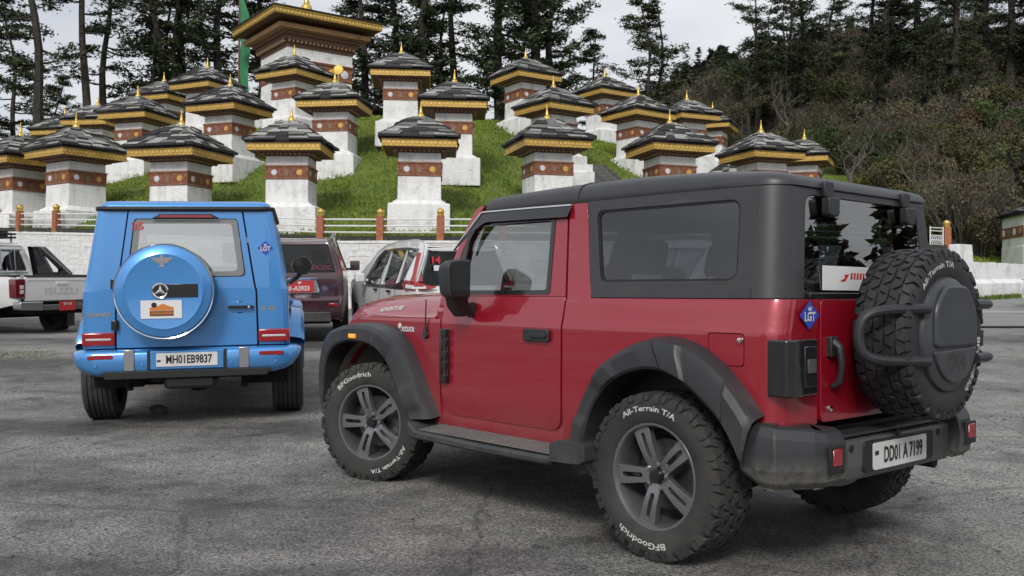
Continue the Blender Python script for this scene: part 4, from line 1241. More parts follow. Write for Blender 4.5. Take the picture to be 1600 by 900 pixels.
M['disc'] = simple('brake disc steel', (.16, .15, .14), .35, metal=.8, var=.3, vscale=15)
def make_jeep_wheel(texts, tyre_mat):
    Rt, W, Rr = .388, .255, .243
    m = MB()
    m.lathe([(Rr - .004, .100), (Rr + .006, .108), (Rr + .002, .113), (Rr - .008, .112), (Rr - .014, .100), (Rr - .022, .070), (Rr - .030, .0), (Rr - .026, -.10), (Rr + .004, -.105)], 48, 'Y')
    w = m.build('wheel', M['alloy'])
    d = MB(); d.lathe([(0, .0), (.165, .0), (.168, -.012), (.155, -.02)], 32, 'Y'); d.build('brake_disc', M['disc'], w); MB().lathe([(0, -.03), (.225, -.035)], 32, 'Y').build('back_plate', M['alloy_dark'], w)
    MB().lathe(tyre_profile(Rt, W, Rr), 72, 'Y', closed=True).build('tyre', tyre_mat, w)
    tb = tread_blocks(Rt, W, 46, 5, .012).build('tread', tyre_mat, w, sharp=30); tb['kind'] = 'stuff'
    for k in range(5):
        a = PI / 2 + k * 2 * PI / 5
        spoke_panel(w, a, .035, .228, .030, .047, (.085, .205), lambda u: .066 + .030 * math.sin(min(1, u / .2) * PI * .62), M['alloy'], .034, slot_w=.0115)
    hb = MB(); hb.lathe([(0, .104), (.030, .102), (.034, .095), (.036, .07)], 20, 'Y')
    for k in range(5):
        a = PI / 2 + PI / 5 + k * 2 * PI / 5; MB().lathe([(0, .090), (.010, .089), (.0125, .08), (.0125, .05)], 8, 'Y', (.058 * math.cos(a), 0, .058 * math.sin(a))).build('lug_nut', M['steel'], w)
    hb.build('hub_cap', M['gloss_black'], w)
    for s, rad, size, ang in texts:
        ring_text(s, rad, size, .1297, ang, M['white_text'], w)
    return w

def plate_obj(parent, pos, mapf, w, h, txt, size, xs=.62, mat='plate', ink='ink', dy=0.0, bold=.0025, name='number_plate'):
    m = MB(); pl = rrect(-w / 2, w / 2, -h / 2, h / 2, .012, 3)
    n = len(pl)
    vs = [mapf(u, v, 0) for u, v in pl] + [mapf(u, v, .006) for u, v in pl]
    m.add(vs, [tuple(range(n))[::-1], tuple(range(n, 2 * n))] + [(i, (i + 1) % n, n + (i + 1) % n, n + i) for i in range(n)])
    p = m.build(name, M[mat], parent)
    for (s, sz, ou, ov, x_) in txt:
        text_obj('characters', s, M[ink], p, lambda u, v, w_: mapf(u + ou, v + ov, .0085), size=sz, xs=x_, bold=bold)
    return p

def loft_outline(pts, n):
    """resample an open polyline to n points by arc length"""
    P = np.array(pts, float); d = np.r_[0, np.cumsum(np.linalg.norm(np.diff(P, axis=0), axis=1))]
    t = np.linspace(0, d[-1], n)
    return [tuple(np.interp(t, d, P[:, k]) for k in range(P.shape[1]))][0], np.stack([np.interp(t, d, P[:, k]) for k in range(P.shape[1])], 1)

def smooth_line(pts, n, it=2):
    P = [Vector(p) for p in pts]
    for _ in range(it):
        Q = [P[0]]
        for a, b in zip(P[:-1], P[1:]): Q += [a * .75 + b * .25, a * .25 + b * .75]
        Q.append(P[-1]); P = Q
    return loft_outline([tuple(p) for p in P], n)[1]

def stand(root, x, y, yaw, wb, tr, dz=0.0):
    """put a vehicle (origin under its rear axle, x forward) on the ground sheet"""
    c, s_ = math.cos(yaw), math.sin(yaw)
    def gl(lx, ly): return g(x + lx * c - ly * s_, y + lx * s_ + ly * c)
    fl, fr_, rl, rr2 = gl(wb, tr), gl(wb, -tr), gl(0, tr), gl(0, -tr)
    pitch = -math.atan2((fl + fr_) / 2 - (rl + rr2) / 2, wb); roll = math.atan2((rl + fl) / 2 - (rr2 + fr_) / 2, 2 * tr)
    root.rotation_mode = 'QUATERNION'
    root.rotation_quaternion = (Matrix.Rotation(yaw, 3, 'Z') @ Matrix.Rotation(pitch, 3, 'Y') @ Matrix.Rotation(roll, 3, 'X')).to_quaternion()
    root.location = (x, y, (rl + rr2) / 2 + dz)

def seat(parent, x, y, mat, w=.46, z=.62, back=.62, lean=.14, name='seat'):
    m = MB()
    m.prism(rp([(x - .24, z, .05), (x + .28, z + .04, .08), (x + .28, z + .16, .06), (x - .24, z + .12, .05)], 3), 'Y', y - w / 2, y + w / 2)
    m.prism(rp([(x - .24, z + .06, .04), (x - .10, z + .06, .04), (x - .10 - lean, z + back, .06), (x - .26 - lean, z + back, .06)], 3), 'Y', y - w / 2, y + w / 2)
    m.prism(rp([(x - .13 - lean, z + back + .03, .05), (x - .24 - lean, z + back + .03, .05), (x - .28 - lean, z + back + .21, .05), (x - .18 - lean, z + back + .22, .05)], 3), 'Y', y - .13, y + .13)
    return m.build(name, mat, parent, bev=.03, seg=3)

def steering(parent, x, y, z, r_=.185):
    m = MB(); rows = []
    for k in range(24):
        a = 2 * PI * k / 24; c = Vector((x - .35 * r_ * math.sin(a) * 1.0, y + r_ * math.cos(a), z + r_ * math.sin(a) * .93)); rows.append(c)
    m.tube(rows + [rows[0]], .015, 8, cap=False)
    m.box((x + .01, y, z), (.03, .12, .10)); m.box((x, y, z - .01), (.015, .34, .03))
    return m.build('steering_wheel', M['black'], parent)

# ================================================================== the red off-roader
jeep = thing('red_off_roader', 'red three-door off-roader with black hardtop and spare wheel nearest the viewer', 'car')
def jf(x, z):
    y = interp(z, [.34, .44, .60, 1.055, 1.085, 1.22], [.765, .785, .800, .800, .792, .764])
    if z > 1.2: y = .764 - (z - 1.2) * .13
    return y - max(0, x - 1.75) * .055
def jside(s_):
    return lambda u, v, w: (u, s_ * (jf(u, v) + w), v)
def arch(cx, r_, a0, a1, n=22, cz=.385): return [(cx + r_ * math.cos(R(a0 + (a1 - a0) * k / (n - 1))), cz + r_ * math.sin(R(a0 + (a1 - a0) * k / (n - 1)))) for k in range(n)]
CU = lin(-.55, 3.0, 30); CV = [.44, .5, .56, .62, .7, .8, .9, 1.0, 1.04, 1.055, 1.07, 1.085, 1.1, 1.14, 1.18, 1.3, 1.4, 1.5, 1.6]
M['liner'] = dusty('dusty wheel arch liner', (.06, .058, .054), .8, dust=(.36, .335, .28), z0=.2, z1=.9, amt=.98, base=.75, scale=5)
M['dash'] = simple('dashboard', (.018, .018, .02), .55)
for s_ in (1, -1):
    mp = jside(s_)
    panel('front_fender', [(1.735, .42), (1.735, 1.072), (2.2, 1.068), (2.7, 1.062), (2.84, 1.04), (2.92, .99), (2.97, .88), (2.93, .74)] + arch(2.45, .545, 40, 172) + [(1.88, .42)], [], mp, M['red'], jeep, .05, CU, CV, .006)
    dr = panel('door', rp([(.692, .508, .09), (1.722, .508, .16), (1.722, 1.21), (.692, 1.21)], 6), [], mp, M['red'], jeep, .05, CU, CV, .007)
    # upper door frame round the glass
    panel('door_frame', rp([(.696, 1.213), (1.72, 1.213), (1.66, 1.40), (1.605, 1.53, .1), (1.53, 1.655, .05), (1.475, 1.693, .03), (.742, 1.697)], 5), [rp([(.842, 1.242, .02), (1.615, 1.242, .03), (1.555, 1.55, .1), (1.49, 1.628, .05), (.850, 1.626, .02)], 4)], mp, M['red'], dr, .035, CU, CV, .004)
    panel('window_trim', rp([(.815, 1.222, .02), (1.695, 1.222, .03), (1.575, 1.56, .1), (1.50, 1.650, .05), (.825, 1.648, .02)], 4), [rp([(.845, 1.245, .02), (1.60, 1.245, .03), (1.548, 1.55, .1), (1.485, 1.625, .05), (.853, 1.622, .02)], 4)], lambda u, v, w: mp(u, v, w + .004), M['gloss_black'], dr, .012, CU, CV, .002)
    panel('window_glass', rp([(.83, 1.23), (1.63, 1.23), (1.56, 1.56), (1.49, 1.64), (.84, 1.64)], 3), [], lambda u, v, w: mp(u, v, w - .018), M['glass'], dr, 0, CU, CV, 0)
    # rear quarter with B-pillar; runs round the corner to the tailgate (path coordinate u = x, continuing past the corner)
    XR, RC = -.615, .10
    def quarter(u, v, w, s_=s_):
        x_c = XR + RC; y_s = jf(max(u, x_c), v)
        if u >= x_c: return (u, s_ * (y_s + w), v)
        t = (x_c - u) / RC
        if t <= PI / 2: return (x_c - (RC + w) * math.sin(t), s_ * (y_s - RC + (RC + w) * math.cos(t)), v)
        return (XR - w, s_ * (y_s - RC - (x_c - u - RC * PI / 2)), v)
    xc = XR + RC; uend = xc - RC * PI / 2 - (.79 - RC - .497)
    outl = [(.676, .42), (.676, .52), (.680, 1.21), (.728, 1.700), (.598, 1.700), (.512, 1.203), (uend + .01, 1.203), (uend, .70), (uend, .66), (-.50, .66)] + arch(0, .545, 150, 6)
    hole = [rrect(-.444, -.251, .910, 1.055, .022, 4)] if s_ == 1 else []
    qp = panel('rear_quarter', outl, hole, quarter, M['red'], jeep, .05, CU + [xc - RC * PI / 2 * k / 6 for k in range(7)], CV, .006)
    if s_ == 1:
        fd = panel('fuel_flap', rrect(-.440, -.255, .914, 1.051, .02, 4), [], mp, M['red'], jeep, .03, CU, CV, .003)
        MB().lathe([(0, .012), (.012, .010), (.014, 0)], 12, 'Y', (-.425, jf(-.4, 1.03), 1.025)).build('lock', M['chrome'], fd)
    # sill
    m = MB(); rows = []
    for x in lin(.55, 1.95, 8): rows.append([(x, s_ * .60, .66), (x, s_ * (jf(x, .64) - .016), .66), (x, s_ * (jf(x, .52) - .014), .52), (x, s_ * (jf(x, .50) - .006), .495), (x, s_ * .775, .42), (x, s_ * .74, .385), (x, s_ * .60, .38)])
    m.grid(rows, True, True, True).build('sill', M['red'], jeep)
    # flares with raised pads
    for nm, o_, i_, pads in (('rear', [(.529, .486), (.520, .583), (.423, .782), (.282, .927), (.059, 1.024), (-.166, 1.015), (-.341, .92), (-.474, .793), (-.545, .700)],
                              [(.430, .480), (.385, .661), (.235, .827), (.02, .893), (-.167, .853), (-.342, .727), (-.415, .655), (-.475, .560), (-.50, .50)], ((.0, .09), (.24, .33), (.55, .66), (.86, .99))),
                             ('front', [(2.985, .44), (3.03, .62), (3.03, .74), (3.002, .86), (2.93, .965), (2.697, 1.023), (2.342, 1.025), (2.106, .959), (1.923, .751), (1.787, .545), (1.745, .475)],
                              [(2.945, .44), (2.945, .60), (2.92, .72), (2.885, .80), (2.80, .875), (2.65, .908), (2.379, .910), (2.191, .835), (2.046, .640), (1.935, .49), (1.91, .46)], ((.40, .47), (.60, .71), (.87, .95)))):
        O = smooth_line(o_, 60); I = smooth_line(i_, 60); m = MB(); rows = []
        for k in range(60):
            t = k / 59; pad = .013 if any(a <= t <= b for a, b in pads) else 0.0
            (ox, oz), (ix, iz) = O[k], I[k]; by = jf(ox, min(1.05, oz)) - .01
            cxm, czm = ox * .72 + ix * .28, oz * .72 + iz * .28
            rows.append([(ox, s_ * by, oz + .012), (ox, s_ * (.858 + pad), oz), (ox * .93 + ix * .07, s_ * (.884 + pad), oz * .93 + iz * .07), (cxm, s_ * (.902 + pad), czm), (ix * .9 + ox * .1, s_ * (.908 + pad * .8), iz * .9 + oz * .1), (ix, s_ * .900, iz), (ix + (ix - ox) * .02, s_ * .70, iz + (iz - oz) * .02)])
        m.grid(rows, False, False, False).build('wheel_flare', M['plastic'], jeep, sharp=28)
    # inner arch liners
    for cx_, r_ in ((0, .55), (2.45, .55)):
        m = MB(); rows = []
        for k in range(19):
            a = R(-8 + (196 if cx_ else 152) * k / 18); rows.append([(cx_ + r_ * math.cos(a), s_ * y, .385 + r_ * math.sin(a)) for y in (.80, .60, .42)])
        m.grid(rows); n_ = len(rows)
        m.add([r_2[2] for r_2 in rows], [tuple(range(n_))])
        m.build('arch_liner', M['liner'], jeep)
# amber side marker on the front flare
MB().box((2.545, .918, .945), (.07, .02, .028)).build('side_marker', M['amber'], jeep, bev=.005)
# hood
def hood_z(x, y):
    f = (x - 1.75) / 1.25; yh = .745 - max(0, x - 1.75) * .055; q = min(1, abs(y) / yh)
    c = interp(q, [0, .3, .6, .78, .88, .95, 1.0], [1.252, 1.250, 1.240, 1.205, 1.160, 1.112, 1.078])
    return c - (.050 * f * f + .035 * max(0, f - .82) / .18) * (1 - .6 * q)
hd = panel('hood', rp([(1.86, -.75), (2.97, -.69, .08), (2.97, .69, .08), (1.86, .75)], 4), [], lambda u, v, w: (u, v, hood_z(u, v) + w), M['red'], jeep, .03, lin(1.86, 2.97, 16), lin(-.75, .75, 33), .006)
text_obj('lettering', 'ADVENTURE', M['white_text'], hd, lambda u, v, w: (2.475 - u, .655 - v * .55, hood_z(2.475 - u, .655 - v * .55) + .004), size=.070, xs=.70, bold=.002)
# cowl and front end
MB().bb(1.70, 1.87, -.735, .735, 1.00, 1.135).build('cowl', M['red'], jeep, bev=.02)
gr = MB().prism(rp([(2.93, .62), (3.02, .62, .03), (3.04, .86), (3.0, 1.06, .05), (2.93, 1.08)], 4), 'Y', -.64, .64).build('grille', M['red'], jeep, bev=.012)
for k in range(7):
    MB().prism(rrect(-.27 + k * .09 - .027, -.27 + k * .09 + .027, .70, 1.0, .02), 'X', 3.0, 3.045).build('grille_slot', M['black'], gr)
for y in (-.50, .50):
    h_ = MB(); h_.lathe([(0, 3.075), (.06, 3.07), (.095, 3.045), (.098, 2.99)], 28, 'X', (0, y, .90)); h_.build('headlight', M['lamp_white'], jeep)
MB().prism(rp([(2.90, .40, .03), (3.12, .42, .05), (3.15, .55, .05), (3.12, .64, .04), (2.90, .62, .03)], 4), 'Y', -.60, .60).build('front_bumper', M['plastic'], jeep, bev=.02)
# windscreen frame and glass
PX = lambda z: interp(z, [1.13, 1.24, 1.36, 1.49, 1.59, 1.69, 1.755], [1.805, 1.775, 1.735, 1.68, 1.63, 1.565, 1.495])
def ws(u, v, w):
    z = 1.155 + .575 * v
    return (PX(z) - .005 + .05 * (1 - u * u) - w * -.5, u * (.735 - .045 * v), z + w * .3)
panel('windscreen_frame', rp([(-1, 0), (1, 0), (1, 1, .06), (-1, 1, .06)], 4), [rp([(-.90, .07, .05), (.90, .07, .05), (.89, .90, .05), (-.89, .90, .05)], 4)], ws, M['red'], jeep, .05, lin(-1, 1, 9), lin(0, 1, 9), .006)
panel('windscreen', [(-.93, .05), (.93, .05), (.92, .93), (-.92, .93)], [], lambda u, v, w: ws(u, v, -.02), M['glass'], jeep, 0, lin(-.9, .9, 7), lin(0, 1, 9), 0)
# A-pillar outer skins
for s_ in (1, -1):
    m = MB(); rows = []
    for k in range(13):
        v = k / 12; z = 1.14 + .60 * v; x = PX(z)
        yo = jf(1.7, max(1.2, z)) + .003; wd = .085 - .015 * v
        rows.append([(x + .012, s_ * (yo - .06), z), (x + .004, s_ * (yo - .022), z), (x - .016, s_ * (yo - .002), z), (x - .03, s_ * yo, z), (x - wd, s_ * yo, z), (x - wd, s_ * (yo - .06), z)])
    m.grid(rows, True, True, True).build('a_pillar', M['red'], jeep)

# ---- hardtop
def hy(z): return .766 - (z - 1.2) * .13
def hside(s_): return lambda u, v, w: (u, s_ * (hy(v) + w), v)
XS = -.452
for s_ in (1, -1):
    hs = panel('hardtop_side', [(.508, 1.207), (.592, 1.704), (.0, 1.704), (XS + .003, 1.700), (XS + .003, 1.207)], [rp([(.452, 1.286, .05), (.523, 1.652, .04), (-.360, 1.648, .06), (-.375, 1.284, .06)], 6)], hside(s_), M['hardtop'], jeep, .03, lin(-.4, .5, 8), lin(1.25, 1.65, 6), .005)
    panel('quarter_seal', rp([(.452, 1.286, .05), (.523, 1.652, .04), (-.360, 1.648, .06), (-.375, 1.284, .06)], 6), [rp([(.440, 1.296, .045), (.508, 1.641, .035), (-.350, 1.638, .05), (-.364, 1.294, .05)], 6)], lambda u, v, w, f=hside(s_): f(u, v, w - .006), M['black'], hs, .01, (), (), 0)
    panel('quarter_glass', rp([(.46, 1.275), (.535, 1.66), (-.372, 1.66), (-.385, 1.275)], 3), [], lambda u, v, w, f=hside(s_): f(u, v, w - .012), M['glass_tint'], hs, 0, (), (), 0)
XB = lambda z: -.585 + (z - 1.2) * .055
RCN, C0 = .132, .766 - .132
def hrear(u, v, w):
    c = hy(v) - RCN; xb = XB(v); sg = 1 if u >= 0 else -1
    if abs(u) <= C0: return (xb - w, u * c / C0, v)
    t = min((abs(u) - C0) / RCN, PI / 2)
    ex = max(0, abs(u) - C0 - RCN * PI / 2)
    return (xb + RCN - (RCN + w) * math.cos(t) + ex, sg * (c + (RCN + w) * math.sin(t)), v)
UE = C0 + RCN * PI / 2
hr = panel('hardtop_rear', [(-UE, 1.207), (UE, 1.207), (UE, 1.700), (-UE, 1.700)], [rp([(-.565, 1.235, .03), (.565, 1.235, .03), (.565, 1.668, .06), (-.565, 1.668, .06)], 6)], hrear, M['hardtop'], jeep, .03, [s2 * (C0 + RCN * PI / 2 * k / 7) for k in range(8) for s2 in (1, -1)] + lin(-.6, .6, 7), lin(1.25, 1.65, 5), .005)
rg = panel('rear_glass', rp([(-.562, 1.21, .02), (.562, 1.21, .02), (.560, 1.664, .06), (-.560, 1.664, .06)], 6), [], lambda u, v, w: hrear(u, v, w - .004), M['glass_rear'], jeep, 0, (), (), 0)
MB().bb(-.612, -.585, -.56, .56, 1.205, 1.232).build('glass_sill', M['gloss_black'], rg, bev=.004)
for y in (.355, -.365):
    h_ = MB(); xb = XB(1.66) - .012
    h_.prism(rp([(y - .04, 1.735, .01), (y + .04, 1.735, .01), (y + .036, 1.66, .01), (y - .036, 1.66, .01)], 2), 'X', xb - .014, xb + .01)
    h_.prism(rp([(y - .045, 1.66, .012), (y + .045, 1.66, .012), (y + .042, 1.575, .02), (y - .042, 1.575, .02)], 3), 'X', xb - .04, xb + .004)
    h_.build('glass_hinge', M['plastic'], rg, bev=.006)
def roof_ring(d, z, x0=-.568, x1=1.535, n=6):
    r_ = max(.02, .14 - d); y = hy(1.70) - d; out = []
    for cx_, cy_, a0 in ((x1 - d - r_, y - r_, 0), (x0 + d + r_, y - r_, 90), (x0 + d + r_, -y + r_, 180), (x1 - d - r_, -y + r_, 270)):
        for k in range(n + 1):
            a = R(a0 + 90 * k / n); out.append((cx_ + r_ * math.cos(a), cy_ + r_ * math.sin(a)))
    # densify along the straight runs
    res = []
    for i, p in enumerate(out):
        q = out[(i + 1) % len(out)]; res.append(p)
        L_ = math.hypot(q[0] - p[0], q[1] - p[1])
        if L_ > .12:
            nn = 8
            for k in range(1, nn): res.append((p[0] + (q[0] - p[0]) * k / nn, p[1] + (q[1] - p[1]) * k / nn))
    return [(x, y_, 1.70 + (z - 1.70) * (1 - (.46 if x < .5 else .20) * ((x - .5) / 1.05) ** 2)) for x, y_ in res]
m = MB(); lv = [(.012, 1.690), (0, 1.706), (.002, 1.735), (.010, 1.760), (.026, 1.783), (.05, 1.799), (.09, 1.812), (.16, 1.824), (.28, 1.836), (.42, 1.843), (.55, 1.846)]
m.grid([roof_ring(d, z) for d, z in lv], True, True, True).build('roof', M['hardtop'], jeep, sharp=50)
sm_ = MB()
sm_.tube([(.668, y, z) for y, z in [(s2 * hh, zz) for s2, hh, zz in ((1, .700, 1.706), (1, .702, 1.735), (1, .694, 1.760), (1, .678, 1.784), (1, .652, 1.801), (1, .60, 1.815), (1, .4, 1.837), (1, .15, 1.846), (-1, .15, 1.846), (-1, .4, 1.837), (-1, .60, 1.815), (-1, .652, 1.801), (-1, .694, 1.760), (-1, .700, 1.706))]], .0035, 5)
sm_.build('roof_seam', M['black'], jeep)
# rain visor with bright trim
for s_ in (1, -1):
    vz = panel('rain_visor', rp([(1.605, 1.480, .02), (1.452, 1.702, .06), (.700, 1.694, .02), (.712, 1.630, .01), (1.40, 1.640, .08), (1.50, 1.575, .1)], 5), [], lambda u, v, w: (u, s_ * (jf(u, v) + .030 + w - (v - 1.63) * .28), v), M['gloss_black'], jeep, .004, lin(.8, 1.5, 6), (1.65,), .001)
    MB().tube([(1.607, s_ * (jf(1, 1.48) + .071), 1.480), (1.53, s_ * (jf(1, 1.59) + .042), 1.592), (1.458, s_ * (jf(1, 1.69) + .014), 1.694), (1.44, s_ * (jf(1, 1.70) + .012), 1.703), (1.0, s_ * (jf(1, 1.7) + .014), 1.699), (.700, s_ * (jf(.7, 1.69) + .014), 1.694)], .0075, 6).build('bright_trim', M['chrome'], vz)
# ---- tailgate
tg = panel('tailgate', rrect(-.485, .485, .665, 1.203, .03), [], lambda u, v, w: (XR - .004 - w - .03 * max(0, .78 - v), u, v), M['red'], jeep, .05, lin(-.4, .4, 7), [.7, .74, .78, .9, 1.0, 1.1], .008)
hm = MB(); hm.tube([(XR - .012, .405, 1.02), (XR - .045, .40, .99), (XR - .055, .398, .92), (XR - .045, .40, .84), (XR - .012, .405, .815)], [.022, .021, .016, .015, .014], 8); hm.box((XR - .012, .405, .995), (.03, .06, .09))
hm.build('tailgate_handle', M['plastic'], tg, bev=.004)
MB().lathe([(0, .012), (.014, .010), (.016, 0)], 12, 'X').build('bolt', M['chrome'], tg, loc=(XR - .004, .415, .722)).rotation_euler = (0, PI, 0)
# tail lamps wrap the corner
for s_ in (1, -1):
    tl = MB().prism(rp([(XR + .055, .80, 0), (XR + .045, .812, .01), (XR - .040, .812, .02), (XR - .062, .78, .02), (XR - .062, .705, .01), (XR - .044, .69, .01), (XR - .044, .57, .01), (XR + .02, .565, 0), (XR + .02, .70, 0)], 3), 'Z', .795, 1.035)
    if s_ < 0: tl.v = [(x, -y, z) for x, y, z in tl.v]
    to = tl.build('tail_lamp', M['lamp_black'], jeep, bev=.012, seg=3)
    MB().prism([(s_ * .585, .83), (s_ * .682, .83), (s_ * .682, 1.005), (s_ * .585, 1.005)], 'X', XR - .050, XR - .040).build('lens', M['lamp_smoke'], to, bev=.004)
    MB().prism([(s_ * .60, .89), (s_ * .665, .89), (s_ * .665, .95), (s_ * .60, .95)], 'X', XR - .056, XR - .048).build('reflector', M['plastic2'], to, bev=.004)
# blue diamond sticker on the rear corner, white lettering
def sticker(parent, mapf, h, w):
    m = MB(); m.add([mapf(0, -h, 0), mapf(w, 0, 0), mapf(0, h, 0), mapf(-w, 0, 0)], [(0, 1, 2, 3)])
    st_ = m.build('diamond_sticker', M['sticker_blue'], parent, recalc=False)
    text_obj('lettering', 'LGT', M['white_text'], st_, lambda u, v, k: mapf(u, v - .008, .002), size=h * .88, xs=.85, bold=.002)
    c = MB(); c.add([mapf(x * w * .16, h * (.48 + y * .14), .002) for x, y in ((-1, -1), (1, -1), (1.3, 1), (.5, 0), (0, 1.3), (-.5, 0), (-1.3, 1))], [tuple(range(7))]); c.build('crown', M['white_text'], st_, recalc=False)
    return st_
sticker(jeep, lambda u, v, k: (XR - .0105 - k, .585 - u, 1.135 + v), .062, .078)
# white card inside the rear glass
cd = MB().box((XB(1.3) - .003, .20, 1.300), (.003, .42, .11)).build('paper_card', M['white'], jeep)
cm_ = MB(); cm_.add([(XB(1.3) - .0052, .27 - u, 1.285 + v) for u, v in ((0, 0), (.05, .0), (.085, .035), (.04, .03), (.05, .018))], [(0, 1, 2, 3, 4)]); cm_.build('logo_mark', M['red_ink'], cd, recalc=False)
cb = MB()
for k in range(5): cb.add([(XB(1.3) - .0052, .175 - k * .027 - u, 1.296 + v) for u, v in ((0, 0), (.017, 0), (.022, .03), (.005, .03))], [(0, 1, 2, 3)])
cb.build('logo_strokes', M['red_ink'], cd, recalc=False)['kind'] = 'stuff'
# ---- rear bumper
bm_ = MB()
bm_.prism(rp([(-.70, .400, .03), (-.715, .47, .02), (-.715, .585, .02), (-.62, .605, .01), (-.55, .605), (-.55, .42)], 4), 'Y', -.56, .56)
bump = bm_.build('rear_bumper', M['plastic2'], jeep, bev=.01)
MB().box((-.655, 0, .609), (.10, 1.0, .012)).build('step_pad', M['plastic'], bump, bev=.003)
for s_ in (1, -1):
    e = MB(); rows = []
    # plan path: from the wheel arch round the chamfered corner to the rear inner end
    path = [(-.462, .872), (-.56, .884), (-.640, .868), (-.745, .735), (-.778, .66), (-.780, .535)]
    for i, (x, y) in enumerate(path):
        t = i / 5; ztop = interp(x, [-.80, -.70, -.56, -.46], [.655, .675, .685, .685]); zb = interp(x, [-.80, -.62, -.47, -.44], [.420, .412, .425, .55] if i < 2 else [.420, .412, .425, .44])
        nx, ny = ((0, 1) if i < 2 else (-.6, .8) if i < 4 else (-1, 0))
        def off(d): return (x - nx * d * (1 if nx else 0), s_ * (y - ny * d))
        a, b_, c_ = off(.035), off(0), off(.05)
        inn = (x + .22 * abs(nx), s_ * (y - .22 * ny))
        ov = .02 if i == 0 else 0
        rows.append([(inn[0], inn[1], zb + .03), (*c_, zb - .002), (*off(.012), zb + .03), (*b_, zb + .08), (*b_, ztop - .11), (*off(.012), ztop - .05), (*a, ztop - .012), (*off(.06), ztop), (inn[0], inn[1], ztop + .004)])
    e.grid(rows, True, True, True).build('bumper_end', M['spatter'], bump, sharp=12, bev=.006)
    MB().prism([(s_ * .572, .485), (s_ * .690, .485), (s_ * .690, .598), (s_ * .572, .598)], 'X', -.786, -.778).build('lamp_recess', M['black'], bump, bev=.006)
    MB().prism([(s_ * .60, .515), (s_ * .668, .515), (s_ * .668, .585), (s_ * .60, .585)], 'X', -.792, -.784).build('fog_lamp', M['lamp_red'], bump, bev=.004)
for y in (-.42, -.02, .40):
    MB().lathe([(0, .006), (.016, .004), (.018, -.004)], 14, 'X').build('parking_sensor', M['black'], bump, loc=(-.717, y, .555 if y != -.02 else .588)).rotation_euler = (0, PI, 0)
MB().prism(rrect(-.36, .30, .435, .575, .03), 'X', -.722, -.712).build('plate_recess', M['black'], bump, bev=.004)
plate_obj(bump, None, lambda u, v, w: (-.724 - w, -.02 - u, .502 + v), .50, .12, [('DD01 A 7199', .098, .022, -.002, .66), ('IND', .022, -.225, .015, .8)], .1)
# mud spatter on the bumper corner and wheel-side
# ---- spare wheel, cover and bars
M['cover'] = simple('spare cover plastic', (.050, .053, .058), .38, var=.15, vscale=10, bump=.1, bscale=500)
spw = make_jeep_wheel([('BFGoodrich', .313, .041, R(-150)), ('All-Terrain T/A', .313, .036, R(70))], M['rubber_clean'])
spw.name = 'spare_wheel'; spw.parent = jeep; spw.location = (-.815, -.03, 1.05); spw.rotation_euler = (0, 0, PI / 2)
cv = MB().lathe([(.0, .160), (.18, .157), (.225, .150), (.252, .134), (.262, .11), (.258, .05)], 48, 'Y').build('wheel_cover', M['cover'], spw)
MB().prism([(.215 * math.cos(R(a)), .215 * math.sin(R(a))) for a in range(196, 345, 8)], 'Y', .146, .166).build('cover_panel', M['cover'], cv, bev=.006)
MB().prism(rp([(-.20, -.055, .03), (.20, -.055, .03), (.20, .12, .12), (.10, .22, .1), (-.10, .22, .1), (-.20, .12, .12)], 5), 'Y', .146, .172).build('cover_boss', M['cover'], cv, bev=.02, seg=3)
text_obj('lettering', '4X4', M['plastic'], cv, lambda u, v, w: (-u, .1675, -.125 + v), size=.10, xs=1.1, bold=.003)
MB().lathe([(.0, -.10), (.12, -.10), (.13, -.19), (.0, -.20)], 20, 'Y').build('spare_mount', M['black'], spw)
br = MB()
def barpt(y, z, x): return (x, y, z)
U = [(-.965, -.405, 1.185), (-.972, -.30, 1.182), (-.972, .16, 1.168), (-.955, .26, 1.165), (-.86, .42, 1.160), (-.815, .475, 1.135), (-.80, .49, 1.08), (-.80, .49, 1.02), (-.815, .475, .965), (-.86, .42, .945), (-.955, .26, .940), (-.972, .16, .938), (-.972, -.30, .935), (-.965, -.405, .945)]
U = U[2:-2]; U[0] = (-.968, .215, 1.167); U[-1] = (-.968, .215, .939)
br.tube([tuple(p) for p in smooth_line(U, 60, 2)], .0235, 10)
br.build('spare_guard', M['plastic'], jeep)
for z in (1.184, .937): MB().tube([(-.965, -.25, z), (-.968, -.36, z), (-.962, -.405, z)], [.0235, .0235, .021], 10).build('guard_stub', M['plastic'], jeep)
